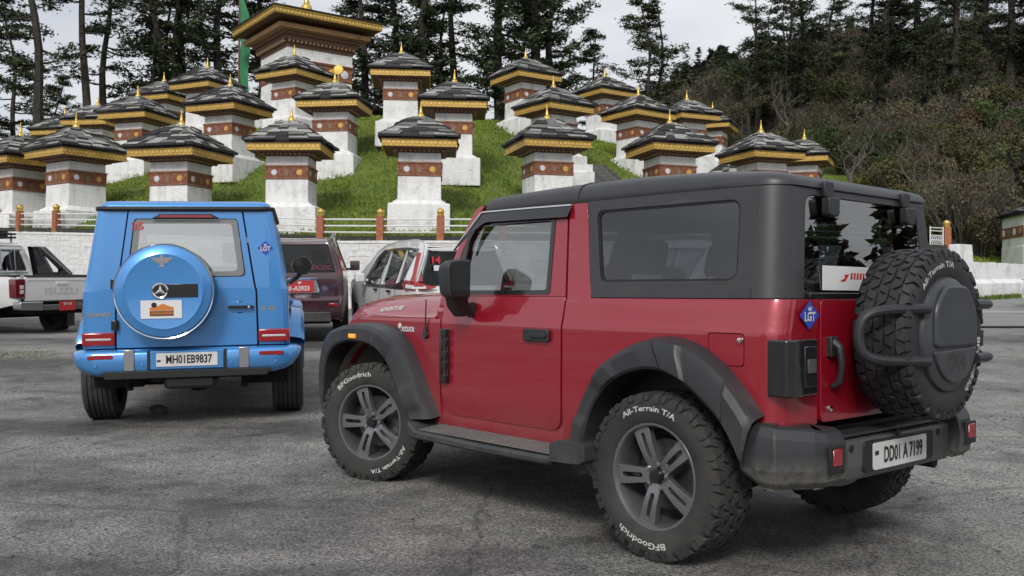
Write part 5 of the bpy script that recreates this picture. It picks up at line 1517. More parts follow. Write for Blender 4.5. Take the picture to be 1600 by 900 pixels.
# ---- side step
for s_ in (1, -1):
    st_ = MB(); rows = []
    for x, zt, zb, yo in ((1.985, .450, .405, .815), (1.955, .474, .385, .875), (1.90, .480, .372, .925), (1.84, .468, .362, .952), (1.77, .436, .356, .960), (1.2, .428, .352, .960), (.66, .430, .358, .960), (.60, .434, .364, .960)):
        rows.append([(x, s_ * .74, zb + .01), (x, s_ * (yo - .03), zb), (x, s_ * yo, zb + .015), (x, s_ * yo, zt - .040), (x, s_ * (yo - .014), zt - .026), (x, s_ * .74, zt + .004)])
    so_ = st_.grid(rows, True, True, True).build('side_step', M['plastic'], jeep, sharp=30)
    zt_ = lambda y: .4335 - (abs(y) - .78) * .125
    MB().add([(x, s_ * y, zt_(y) + d) for d in (0, .004) for x, y in ((.62, .775), (1.76, .775), (1.76, .935), (.62, .935))], [(0, 1, 2, 3), (7, 6, 5, 4), (0, 4, 5, 1), (1, 5, 6, 2), (2, 6, 7, 3), (3, 7, 4, 0)]).build('tread_plate', M['step_grey'], so_)
    rb = MB()
    for i in range(44):
        for j in range(6):
            x = .64 + i * .0256 + (.0128 if j % 2 else 0); y = .79 + j * .026
            if x < 1.75: rb.box((x, s_ * y, zt_(y) + .0055), (.016, .007, .004), Matrix.Rotation(R(45 if (i + j) % 2 else -45), 3, 'Z'))
    r2 = rb.build('tread_ribs', M['step_grey'], so_); r2['kind'] = 'stuff'
    MB().prism(rp([(.60, .385, .01), (.60, .475, .01), (.535, .500, .02), (.375, .500, .015), (.355, .49, .01), (.355, .415, .01), (.40, .395, .01)], 3), 'Y', s_ * .74, s_ * .965).build('step_end', M['plastic'], so_, bev=.01)
    MB().prism(rp([(.54, .40), (.40, .40), (.41, .33, .02), (.455, .31, .02), (.50, .36, .02)], 3), 'Y', s_ * .80, s_ * .812).build('bracket', M['plastic2'], so_)
# ---- door handle, hinges, aerial, badge, mirror
for s_ in (1, -1):
    dh = MB().prism(rrect(.766, .966, .970, 1.037, .014, 4), 'Y', s_ * .800, s_ * .822).build('door_handle', M['plastic'], jeep, bev=.006)
    MB().prism(rrect(.780, .900, .992, 1.016, .008, 4), 'Y', s_ * .820, s_ * .834).build('grip', M['plastic'], dh, bev=.004)
    hg = MB()
    hg.prism(rrect(1.640, 1.668, .690, 1.020, .01), 'Y', s_ * .795, s_ * .815)
    for zc in (.99, .93, .86, .80, .72): hg.box((1.668, s_ * .818, zc), (.055, .03, .045))
    hg.tube([(1.690, s_ * .825, .69), (1.690, s_ * .825, 1.018)], .012, 8)
    hg.build('door_hinge', M['gloss_black'], jeep, bev=.003)
    mr = MB()
    # housing: rear face (mirror) towards -x
    pf = rp([(.885, 1.190, .03), (1.035, 1.200, .04), (1.050, 1.405, .05), (.880, 1.425, .03)], 4)
    pf2 = [(.965 + (y - .965) * .80, 1.31 + (z - 1.31) * .84) for y, z in pf]
    mr.grid([[(1.335, s_ * y, z) for y, z in pf], [(1.400, s_ * y, z) for y, z in pf], [(1.450, s_ * y, z) for y, z in pf2]], True, True, True)
    mo = mr.build('door_mirror', M['plastic'], jeep, bev=.012, seg=3)
    ma = MB(); ma.grid([[(1.36, s_ * .885, 1.215), (1.43, s_ * .885, 1.215), (1.43, s_ * 1.0, 1.215), (1.36, s_ * 1.0, 1.215)], [(1.38, s_ * .86, 1.16), (1.47, s_ * .86, 1.16), (1.47, s_ * .955, 1.15), (1.38, s_ * .955, 1.15)], [(1.41, s_ * .79, 1.105), (1.49, s_ * .79, 1.105), (1.49, s_ * .885, 1.092), (1.41, s_ * .885, 1.092)]], True, True, True)
    ma.box((1.455, s_ * .80, 1.135), (.09, .035, .08))
    ma.build('mirror_arm', M['plastic'], mo, bev=.006)
    MB().prism([(s_ * (.965 + (y - .965) * .82), 1.31 + (z - 1.31) * .86) for y, z in pf], 'X', 1.330, 1.334).build('mirror_glass', M['lamp_black'], mo)  # dark reflection painted as a dark glass colour, no true mirror
an = MB(); an.tube([(1.885, .775, .965), (1.885, .81, .972)], .022, 12); an.tube([(1.885, .80, .965), (1.885, .803, 1.02)], [.017, .010], 10); an.tube([(1.885, .803, 1.0), (1.872, .806, 1.19)], [.0055, .004], 6)
an.build('aerial', M['plastic'], jeep)
bd = MB(); bd.lathe([(0, .004), (.016, .004), (.020, 0)], 16, 'Y', (2.20, jf(2.2, 1.0), 1.018)); bdo = bd.build('badge', M['white_text'], jeep)
text_obj('lettering', 'xoxx', M['white_text'], bdo, lambda u, v, w: (2.10 - u, jf(2.1, 1.0) + .004, 1.005 + v), size=.062, xs=1.15, shear=.3, bold=.002)
# ---- wheels
w_rl = make_jeep_wheel([('BFGoodrich', .313, .041, R(-57)), ('All-Terrain T/A', .313, .036, R(110))], M['rubber_dirty'])
w_rl.parent = jeep; w_rl.location = (0, .765, .386); w_rl.rotation_euler = (0, R(23), 0)
w_fl = copy_tree(w_rl, jeep); w_fl.location = (2.45, .765, .386); w_fl.rotation_euler = (0, R(235), R(22)); w_fl.rotation_mode = 'XYZ'
w_rr = copy_tree(w_rl, jeep); w_rr.location = (0, -.765, .386); w_rr.rotation_euler = (0, R(40), PI)
w_fr = copy_tree(w_rl, jeep); w_fr.location = (2.45, -.765, .386); w_fr.rotation_euler = (0, R(70), PI + R(22))
# ---- cabin and chassis
ch = MB(); ch.bb(-.55, 3.0, -.36, .36, .36, .56); ch.bb(-.6, 2.9, -.62, .62, .50, .60); ch.bb(1.0, 1.74, -.70, .70, .48, .60)
ch.build('chassis', M['dark'], jeep)
ax_ = MB(); ax_.tube([(0, -.70, .386), (0, .70, .386)], .055, 10); ax_.lathe([(0, -.13), (.1, -.11), (.15, 0), (.1, .11), (0, .13)], 16, 'X', (0, .1, .386)); MB().tube([(2.45, -.66, .386), (2.45, .66, .386)], .05, 10).build('front_axle', M['dark'], jeep)
MB().tube([(.25, -.42, .40), (-.45, -.45, .41), (-.68, -.47, .40)], .035, 8).build('exhaust_pipe', M['dark'], jeep)
ax_.build('rear_axle', M['dark'], jeep)
inn = MB(); inn.bb(-.56, 1.70, -.735, .735, .60, .625); inn.bb(-.50, .60, -.66, -.61, .62, .95); inn.bb(-.50, .60, .61, .66, .62, .95); inn.bb(1.70, 1.72, -.70, .70, .60, 1.1)
inn.build('cabin_floor', M['dash'], jeep)
db = MB().prism(rp([(1.36, .80), (1.72, .78), (1.76, 1.16, .02), (1.50, 1.19, .06), (1.38, 1.10, .05)], 4), 'Y', -.68, .68).build('dashboard', M['dash'], jeep, bev=.02)
steering(jeep, 1.28, -.36, 1.07)
for y in (.36, -.36): seat(jeep, .85, y, M['seat'], .48, .70, .60)
for y in (.30, -.30): seat(jeep, -.02, y, M['seat'], .44, .72, .55)
hl = MB().bb(-.50, 1.45, -.62, .62, 1.72, 1.735).build('headliner', M['seat_grey'], jeep)
rl_ = MB()
for y in (.60, -.60): rl_.tube([(.62, y * 1.05, .9), (.62, y, 1.60), (.50, y, 1.68), (-.40, y, 1.66), (-.46, y, 1.1)], .028, 8)
rl_.tube([(.62, -.60, 1.64), (.62, .60, 1.64)], .028, 8)
rl_.build('roll_cage', M['black'], jeep)
mi_ = MB().box((1.43, 0, 1.60), (.03, .24, .07)).build('interior_mirror', M['black'], jeep, bev=.01)
jeep.location = (1.311, 4.945, 0); jeep.rotation_euler = (0, 0, 2.287)
# ================================================================== the blue off-roader
gw = thing('blue_off_roader', 'glossy blue boxy off-roader seen from behind with round spare cover', 'car')
def gf(x, z):
    y = interp(z, [.45, .62, .75, 1.185, 1.20, 1.88], [.835, .855, .858, .850, .838, .722])
    if x > 1.75 and z < 1.3: y -= (x - 1.75) * .03
    return y
GX = lambda z: -.822 + max(0, z - 1.2) * .03
def gside(s_): return lambda u, v, w: (u, s_ * (gf(u, v) + w), v)
GRC = .055
def grear(u, v, w):
    """u = signed run along the rear face, then round the corner on to the side"""
    c = gf(-.8, v) - GRC; c0 = .850 - GRC; sg = 1 if u >= 0 else -1
    if abs(u) <= c0: return (GX(v) - w, u * c / c0, v)
    t = min((abs(u) - c0) / GRC, PI / 2); ex = max(0, abs(u) - c0 - GRC * PI / 2)
    return (GX(v) + GRC - (GRC + w) * math.cos(t) + ex, sg * (c + (GRC + w) * math.sin(t)), v)
gC = .850 - GRC; gE = gC + GRC * PI / 2
gcu = [s2 * (gC + GRC * PI / 2 * k / 5) for k in range(6) for s2 in (1, -1)] + lin(-.7, .7, 9)
gcv = [.72, .80, 1.0, 1.18, 1.186, 1.196, 1.202, 1.3, 1.45, 1.6, 1.75, 1.85]
# rear corner panels
for s_ in (1, -1):
    o_ = [(s_ * .588, .700), (s_ * (gE + .10), .700), (s_ * (gE + .10), 1.875), (s_ * .566, 1.875), (s_ * .584, 1.2)]
    panel('rear_corner', o_ if s_ > 0 else o_[::-1], [], grear, M['blue'], gw, .03, gcu, gcv, .004)
win = rp([(-.505, 1.303, .05), (.505, 1.303, .05), (.492, 1.800, .035), (-.492, 1.800, .035)], 6)
dr = panel('rear_door', rp([(-.572, .700, .01), (.574, .700, .01), (.570, 1.2), (.552, 1.875, .02), (-.550, 1.875, .02), (-.568, 1.2)], 3), [win], grear, M['blue'], gw, .03, gcu, gcv, .006)
panel('window_border', rp([(-.500, 1.308, .05), (.500, 1.308, .05), (.487, 1.795, .035), (-.487, 1.795, .035)], 6), [rp([(-.445, 1.345, .05), (.445, 1.345, .05), (.435, 1.762, .035), (-.435, 1.762, .035)], 6)], lambda u, v, w: grear(u, v, w - .006), M['frit'], dr, .004, (), (), 0)
panel('rear_window', rp([(-.50, 1.306, .05), (.50, 1.306, .05), (.489, 1.797, .035), (-.489, 1.797, .035)], 6), [], lambda u, v, w: grear(u, v, -.010), M['glass_pale'], dr, 0, (), (), 0)
panel('window_seal', [(u * 1.012, 1.5505 + (v - 1.5505) * 1.02) for u, v in win], [win], lambda u, v, w: grear(u, v, w + .0035), M['black'], dr, .008, (), (), 0)
text_obj('race_number', '35', M['pink_ink'], dr, lambda u, v, w: (GX(1.74) - .002, .400 - u, 1.735 + v), size=.085, xs=1.25, bold=.003)
# high brake lamp
MB().prism(rp([(-.275, 1.806), (.275, 1.806), (.215, 1.842, .01), (-.215, 1.842, .01)], 2), 'X', GX(1.8) - .035, GX(1.8) + .005).build('brake_lamp_housing', M['gloss_black'], dr, bev=.004)
MB().prism(rp([(-.225, 1.812), (.225, 1.812), (.20, 1.832), (-.20, 1.832)], 2), 'X', GX(1.8) - .040, GX(1.8) - .03).build('brake_lamp', M['lamp_red'], dr)
# door hinges left, handle right
for z in (1.245, .895):
    h_ = MB(); h_.box((-.842, .588, z), (.035, .055, .085)); h_.tube([(-.858, .575, z - .045), (-.858, .575, z + .045)], .012, 8); h_.build('door_hinge', M['gloss_black'], dr, bev=.004)
MB().prism(rrect(-.560, -.335, .985, 1.075, .012), 'X', -.826, -.8225).build('handle_recess', M['blue'], dr, bev=.002)
hh = MB(); hh.prism(rrect(-.545, -.345, 1.018, 1.045, .01), 'X', -.862, -.845); hh.lathe([(0, -.824), (.05, -.8255), (.055, -.822)], 20, 'X', (0, -.435, 1.03)); hh.box((-.838, -.54, 1.03), (.03, .02, .025)); hh.box((-.838, -.35, 1.03), (.03, .02, .025))
hh.build('door_handle', M['gloss_black'], dr, bev=.003)
MB().lathe([(0, .004), (.012, .003), (.013, 0)], 12, 'X').build('lock', M['chrome'], dr, loc=(-.863, -.515, 1.03)).rotation_euler = (0, PI, 0)
# script and model lettering
text_obj('script_lettering', '///AMG', M['chrome'], gw, lambda u, v, w: (-.8255, .725 - u, .985 + v), size=.046, xs=1.35, shear=.4, bold=.002)
text_obj('model_lettering', 'G 63', M['chrome'], gw, lambda u, v, w: (-.8255, -.675 - u, 1.015 + v), size=.048, xs=1.25, bold=.003)
sticker(gw, lambda u, v, k: (GX(1.545) - .0035 - k, -.660 - u, 1.545 + v), .064, .068)
# tail lamps
for s_ in (1, -1):
    tl = MB().prism([(s_ * .588, .722), (s_ * .853, .722), (s_ * .853, .835), (s_ * .588, .835)], 'X', -.848, -.77).build('tail_lamp', M['lamp_red'], gw, bev=.012, seg=3)
    MB().prism([(s_ * .62, .768), (s_ * .82, .768), (s_ * .82, .786), (s_ * .62, .786)], 'X', -.852, -.846).build('light_strip', M['lamp_white'], tl, bev=.003)
# side panels with windows
for s_ in (1, -1):
    mp = gside(s_)
    ol = [(-.665, .70), (-.665, 1.192), (1.78, 1.192), (3.45, 1.165), (3.50, 1.0), (3.50, .70), (3.42, .62)] + arch(2.89, .50, 20, 166, 20, .40) + [(2.36, .50), (.56, .50)] + arch(0, .50, 14, 160, 20, .40)[0:] + [(-.60, .60)]
    panel('side_panel', ol, [], mp, M['blue'], gw, .04, lin(-.6, 3.4, 20), gcv, .006)
    gh = panel('greenhouse', [(-.665, 1.197), (-.645, 1.872), (1.42, 1.872), (1.80, 1.197)], [rrect(-.56, .30, 1.30, 1.80, .04), rrect(.40, .92, 1.30, 1.80, .04), rp([(1.02, 1.30, .03), (1.66, 1.30, .03), (1.38, 1.80, .04), (1.02, 1.80, .03)])], mp, M['blue'], gw, .03, (), (), .005)
    panel('side_glass', rp([(-.58, 1.28), (1.70, 1.28), (1.40, 1.82), (-.58, 1.82)]), [], lambda u, v, w, mp=mp: mp(u, v, -.012), M['glass_dark'], gh, 0, (), (), 0)
    MB().box((.9, s_ * .862, .99), (3.2, .02, .045)).build('rub_strip', M['gloss_black'], gw, bev=.006)
    for x in (.36, 1.05): MB().prism(rrect(x, x + .20, 1.02, 1.06, .012), 'Y', s_ * .855, s_ * .885).build('door_handle', M['blue'], gw, bev=.004)
    # flared arches
    for cx_ in (0, 2.89):
        m = MB(); rows = []
        for k in range(25):
            a = R((-5 if cx_ == 0 else 8) + (152 if cx_ == 0 else 164) * k / 24) ; ca, sa = math.cos(a), math.sin(a)
            xo = cx_ + ca * (.62 if abs(ca) < .8 else .60); zo = min(.40 + sa * .60, 1.00); xi, zi = cx_ + ca * .49, .40 + sa * .48
            rows.append([(xo, s_ * .84, zo + .02), (xo, s_ * .955, zo), (xo * .6 + xi * .4, s_ * .985, zo * .6 + zi * .4 - .0), (xi, s_ * .985, zi), (xi, s_ * .72, zi)])
        m.grid(rows).build('wheel_arch', M['blue'], gw, sharp=30)
        m = MB(); rows = []
        for k in range(17):
            a = R(-8 + 196 * k / 16); rows.append([(cx_ + .51 * math.cos(a), s_ * y, .40 + .51 * math.sin(a)) for y in (.83, .60, .42)])
        m.grid(rows).add([r_[2] for r_ in rows], [tuple(range(17))]).build('arch_liner', M['dark'], gw)
    # round-backed mirror
    mm = MB(); rows = []
    for x, q in ((1.60, .96), (1.62, 1.0), (1.69, .97), (1.75, .80), (1.79, .45), (1.80, .05)):
        rows.append([(x, s_ * (.985 + .115 * q * math.cos(a)), 1.415 + .105 * q * math.sin(a)) for a in [2 * PI * k / 20 for k in range(20)]])
    mo = mm.grid(rows, True, True, True).build('door_mirror', M['gloss_black'], gw)
    MB().lathe([(0, 1.594), (.095, 1.596), (.098, 1.602)], 20, 'X', (0, s_ * .985, 1.415)).build('mirror_glass', M['gloss_black'], mo)  # coloured black: dark reflection put into the glass colour
    MB().tube([(1.66, s_ * .84, 1.22), (1.68, s_ * .93, 1.29), (1.68, s_ * .97, 1.33)], .028, 8).build('mirror_arm', M['gloss_black'], mo)
# roof with dark gutter
def groof(d, z, x0=-.815, x1=1.46):
    r_ = max(.03, .10 - d); y = .724 - d; out = []
    for cx_, cy_, a0 in ((x1 - d - r_, y - r_, 0), (x0 + d + r_, y - r_, 90), (x0 + d + r_, -y + r_, 180), (x1 - d - r_, -y + r_, 270)):
        for k in range(7):
            a = R(a0 + 15 * k); out.append((cx_ + r_ * math.cos(a), cy_ + r_ * math.sin(a), z))
    return out
MB().grid([groof(.012, 1.864), groof(-.014, 1.870), groof(-.022, 1.885), groof(-.018, 1.906), groof(.015, 1.910)], True, True, True).build('roof_gutter', M['black'], gw)
MB().grid([groof(.012, 1.905), groof(.018, 1.922), groof(.036, 1.941), groof(.07, 1.955), groof(.16, 1.966), groof(.32, 1.972), groof(.5, 1.975)], True, True, True).build('roof', M['blue'], gw, sharp=50)
# hood, windscreen, front
MB().prism(rp([(1.80, .95), (1.80, 1.20), (3.40, 1.17, .05), (3.52, 1.10, .05), (3.52, .70)], 4), 'Y', -.66, .66).build('hood', M['blue'], gw, bev=.02)
for s_ in (1, -1):
    MB().prism(rp([(2.5, 1.15), (3.35, 1.13), (3.55, 1.0, .05), (3.55, .80)], 4), 'Y', s_ * .60, s_ * .80).build('front_fender', M['blue'], gw, bev=.03)
    h_ = MB(); h_.lathe([(0, 3.60), (.09, 3.59), (.125, 3.56), (.13, 3.45)], 24, 'X', (0, s_ * .62, .92)); h_.build('headlight', M['lamp_white'], gw)
MB().prism([(-.46, .76), (.46, .76), (.46, 1.06), (-.46, 1.06)], 'X', 3.5, 3.57).build('grille', M['gloss_black'], gw, bev=.02)
MB().prism(rp([(3.3, .40), (3.68, .42, .05), (3.70, .66, .05), (3.3, .70)], 4), 'Y', -.93, .93).build('front_bumper', M['blue'], gw, bev=.03)
def gws(u, v, w): return (1.84 - .38 * v, u * (.80 - .10 * v), 1.19 + .685 * v + w)
panel('windscreen_frame', [(-1, 0), (1, 0), (1, 1), (-1, 1)], [rrect(-.92, .92, .06, .92, .04)], gws, M['blue'], gw, .03, (), (), .004)
panel('windscreen', rrect(-.94, .94, .04, .94, .04), [], lambda u, v, w: gws(u, v, -.012), M['glass'], gw, 0, (), (), 0)
# rear bumper
bm_ = MB(); rows = []
path = [(-.50, .945), (-.62, .955), (-.76, .945), (-.85, .90), (-.895, .83), (-.910, .74), (-.912, .30)]
full = path + [(x, -y) for x, y in path[::-1]]
for x, y in full:
    ay = abs(y); lift = .10 * max(0, (ay - .78) / .17) if x > -.80 else .05 * max(0, (ay - .72) / .2)
    zb = .455 + lift; sx = -1 if x < -.80 else -.35
    ins = lambda d: (x - sx * d if x < -.55 else x, y - math.copysign(d * (1 if ay > .88 else .3), y) if ay > .5 else y)
    inn_ = (x + .16 if x < -.6 else x, y * (.90 if ay > .7 else 1))
    rows.append([(inn_[0], inn_[1], zb + .01), (*ins(.06), zb), (*ins(.022), zb + .022), (x, y, zb + .07), (x, y, .648), (*ins(.010), .668), (*ins(.04), .684), (inn_[0], inn_[1], .692)])
bmp = bm_.grid(rows, True, True, True).build('rear_bumper', M['blue'], gw, sharp=50)
MB().prism(rp([(-.700, .505, .02), (.700, .505, .02), (.66, .440, .02), (-.66, .440, .02)], 3), 'X', -.925, -.80).build('lower_trim', M['black'], bmp, bev=.012)
MB().prism([(-.300, .515), (.300, .515), (.300, .672), (-.300, .672)], 'X', -.920, -.90).build('plate_panel', M['blue'], bmp, bev=.006)
for s_ in (1, -1):
    MB().prism([(s_ * .300, .512), (s_ * .325, .512), (s_ * .325, .676), (s_ * .300, .676)], 'X', -.916, -.90).build('shadow_gap', M['black'], bmp)
    MB().prism(rp([(s_ * .425, .506), (s_ * .512, .506), (s_ * .512, .688), (s_ * .425, .688)], 2), 'X', -.9205, -.89).build('steel_strip', M['steel'], bmp, bev=.006)
    MB().prism(rrect(min(s_ * .595, s_ * .80), max(s_ * .595, s_ * .80), .612, .646, .014), 'X', -.914, -.88).build('reflector', M['lamp_red'], bmp, bev=.003)
    for y in (.365, .735): MB().lathe([(0, .004), (.012, .003), (.014, -.004)], 12, 'X').build('parking_sensor', M['blue'], bmp, loc=(-.916, s_ * y, .555)).rotation_euler = (0, PI, 0)
plate_obj(bmp, None, lambda u, v, w: (-.924 - w, -u, .597 + v), .50, .115, [('MH01EB9837', .098, .015, -.002, .69), ('IND', .02, -.228, -.01, .8)], .1)
# spare wheel cover
sp = MB().lathe([(.0, -1.092), (.30, -1.092), (.312, -1.094), (.325, -1.088), (.375, -1.078), (.388, -1.066), (.390, -1.05)], 64, 'X', (0, .16, 1.18)).build('spare_cover', M['blue'], gw, sharp=30)
MB().lathe([(.388, -1.062), (.398, -1.066), (.404, -1.05), (.402, -1.035), (.388, -1.03)], 64, 'X', (0, .16, 1.18)).build('chrome_ring', M['chrome'], sp)
MB().lathe([(.392, -1.035), (.397, -1.0), (.395, -.90), (.36, -.86), (.0, -.85)], 48, 'X', (0, .16, 1.18)).build('cover_drum', M['gloss_black'], sp)
MB().prism(rp([(-.115, 1.128, .01), (.20, 1.128), (.20, 1.242), (-.115, 1.242, .01)], 3), 'X', -1.0985, -1.09).build('black_bar', M['gloss_black'], sp, bev=.003)
em = MB(); em.lathe([(.058, -1.099), (.067, -1.106), (.060, -1.110), (.050, -1.106), (.058, -1.099)], 32, 'X', (0, .185, 1.185))
for k in range(3):
    a = PI / 2 + k * 2 * PI / 3; tip = (.056 * math.cos(a), .056 * math.sin(a)); l_ = (.017 * math.cos(a + PI / 3), .017 * math.sin(a + PI / 3)); r_ = (.017 * math.cos(a - PI / 3), .017 * math.sin(a - PI / 3))
    em.add([(-1.112, .185, 1.185), (-1.1, .185 + l_[0], 1.185 + l_[1]), (-1.104, .185 + tip[0], 1.185 + tip[1]), (-1.1, .185 + r_[0], 1.185 + r_[1])], [(0, 1, 2), (0, 2, 3)])
em.build('star_emblem', M['chrome'], sp)
MB().lathe([(0, -1.0995), (.068, -1.0995)], 32, 'X', (0, .185, 1.185)).build('emblem_disc', M['gloss_black'], sp)
# winged silver emblem
we = MB(); WX = -1.0965
def wp(u, v): return (WX, .168 - u, 1.435 + v)
for sg in (1, -1):
    for j, (l0, y0, y1) in enumerate(((.088, .012, .026), (.080, .0, .012), (.066, -.012, -.001), (.050, -.024, -.013))):
        we.add([wp(sg * .012, y0), wp(sg * l0, y0 + .006), wp(sg * (l0 - .008), y1 + .003), wp(sg * .012, y1)], [(0, 1, 2, 3)])
we.add([wp(-.010, -.03), wp(.010, -.03), wp(.012, .04), wp(0, .062), wp(-.012, .04)], [(0, 1, 2, 3, 4)])
we.add([wp(-.028, -.052), wp(.028, -.052), wp(.012, -.03), wp(-.012, -.03)], [(0, 1, 2, 3)])
we.build('winged_emblem', M['steel'], sp, recalc=False)
# rally sticker: white with a brown and orange picture
stk = MB().box((-1.0975, .178, 1.032), (.004, .325, .152)).build('rally_sticker', M['white'], sp)
b1 = MB(); b1.add([(-1.1003, .175 - u, 1.03 + v) for u, v in ((-.095, -.055), (.095, -.055), (.095, -.012), (-.095, -.012))], [(0, 1, 2, 3)]); b1.build('caption_band', M['brown_ink'], stk, recalc=False)
b2 = MB(); b2.add([(-1.1003, .175 - u, 1.03 + v) for u, v in ((-.095, -.010), (.095, -.010), (.095, .018), (.05, .030), (.01, .050), (-.03, .030), (-.095, .018))], [tuple(range(7))]); b2.build('mountain_picture', M['orange_ink'], stk, recalc=False)
b3 = MB(); b3.lathe([(0, -1.1006), (.022, -1.1006)], 16, 'X', (0, .235, 1.068)); b3.build('round_logo', M['ink'], stk, recalc=False)
cb = MB()
for k in range(9): cb.add([(-1.1012, .255 - k * .02 - u, .9995 + v) for u, v in ((0, -.006), (.013, -.006), (.013, .006), (0, .006))], [(0, 1, 2, 3)])
cb.build('caption_marks', M['orange_ink'], stk, recalc=False)['kind'] = 'stuff'
# wheels: road tyres with ribs
def make_road_wheel(Rt, W, Rr, spokes, mat, rim, col='rubber'):
    m = MB(); m.lathe([(Rr - .004, W * .39), (Rr + .006, W * .43), (Rr - .008, W * .44), (Rr - .02, W * .30), (Rr - .03, 0), (Rr - .02, -W * .40)], 40, 'Y')
    w = m.build('wheel', rim)
    prof = tyre_profile(Rt, W, Rr)
    MB().lathe(prof, 56, 'Y', closed=True).build('tyre', M[col], w)
    tr_ = MB()
    for y in lin(-W * .36, W * .36, 6): tr_.lathe([(Rt - .012, y - W * .055), (Rt - .001, y - W * .05), (Rt - .001, y + W * .05), (Rt - .012, y + W * .055)], 56, 'Y')
    t2 = tr_.build('tread', M[col], w); t2['kind'] = 'stuff'
    MB().lathe([(0, -.02), (Rr - .03, -.03)], 28, 'Y').build('brake_disc', M['alloy_dark'], w)
    for k in range(spokes):
        spoke_panel(w, 2 * PI * k / spokes, .03, Rr - .012, .030, .022, None, lambda u: W * .30 + .02 * math.sin(u / Rr * PI), mat, .03)
    MB().lathe([(0, W * .38), (.035, W * .37), (.04, W * .30)], 16, 'Y').build('hub_cap', M['gloss_black'], w)
    return w
gwh = make_road_wheel(.400, .285, .265, 10, M['gloss_black'], M['gloss_black'])
for i, (x, y) in enumerate(((0, .825), (0, -.825), (2.89, .825), (2.89, -.825))):
    w = gwh if i == 0 else copy_tree(gwh)
    w.parent = gw; w.location = (x, y, .398); w.rotation_euler = (0, i * .7, 0 if y > 0 else PI)
ch = MB(); ch.bb(-.80, 3.4, -.55, .55, .42, .62); ch.build('chassis', M['dark'], gw)
ax_ = MB(); ax_.tube([(0, -.75, .40), (0, .75, .40)], .06, 10); ax_.lathe([(0, -.16), (.12, -.13), (.17, 0), (.12, .13), (0, .16)], 16, 'X', (0, .0, .39)); ax_.build('rear_axle', M['dark'], gw)
MB().tube([(2.89, -.7, .40), (2.89, .7, .40)], .05, 10).build('front_axle', M['dark'], gw)
for y in (.50, -.46): MB().tube([(-.35, y, .48), (-.66, y, .40), (-.70, y, .33)], .03, 8).build('damper', M['dark'], gw)
MB().prism(rrect(-.22, .22, .32, .44, .05), 'X', -.72, -.35).build('silencer', simple('dull steel', (.10, .10, .10), .45, metal=.8), gw, bev=.03)
inn = MB(); inn.bb(-.70, 1.8, -.80, .80, .70, .72); inn.build('cabin_floor', M['seat_grey'], gw)
for y in (.38, -.38): seat(gw, 1.05, y, M['seat_grey'], .5, .78, .62); seat(gw, .20, y, M['seat_grey'], .5, .80, .60)
MB().bb(-.68, 1.45, -.68, .68, 1.855, 1.865).build('headliner', M['wall_in'], gw)
MB().bb(1.42, 1.80, -.75, .75, .80, 1.20).build('dashboard', M['seat'], gw, bev=.04)
stand(gw, -2.968, 9.046, 1.793, 2.89, .82)
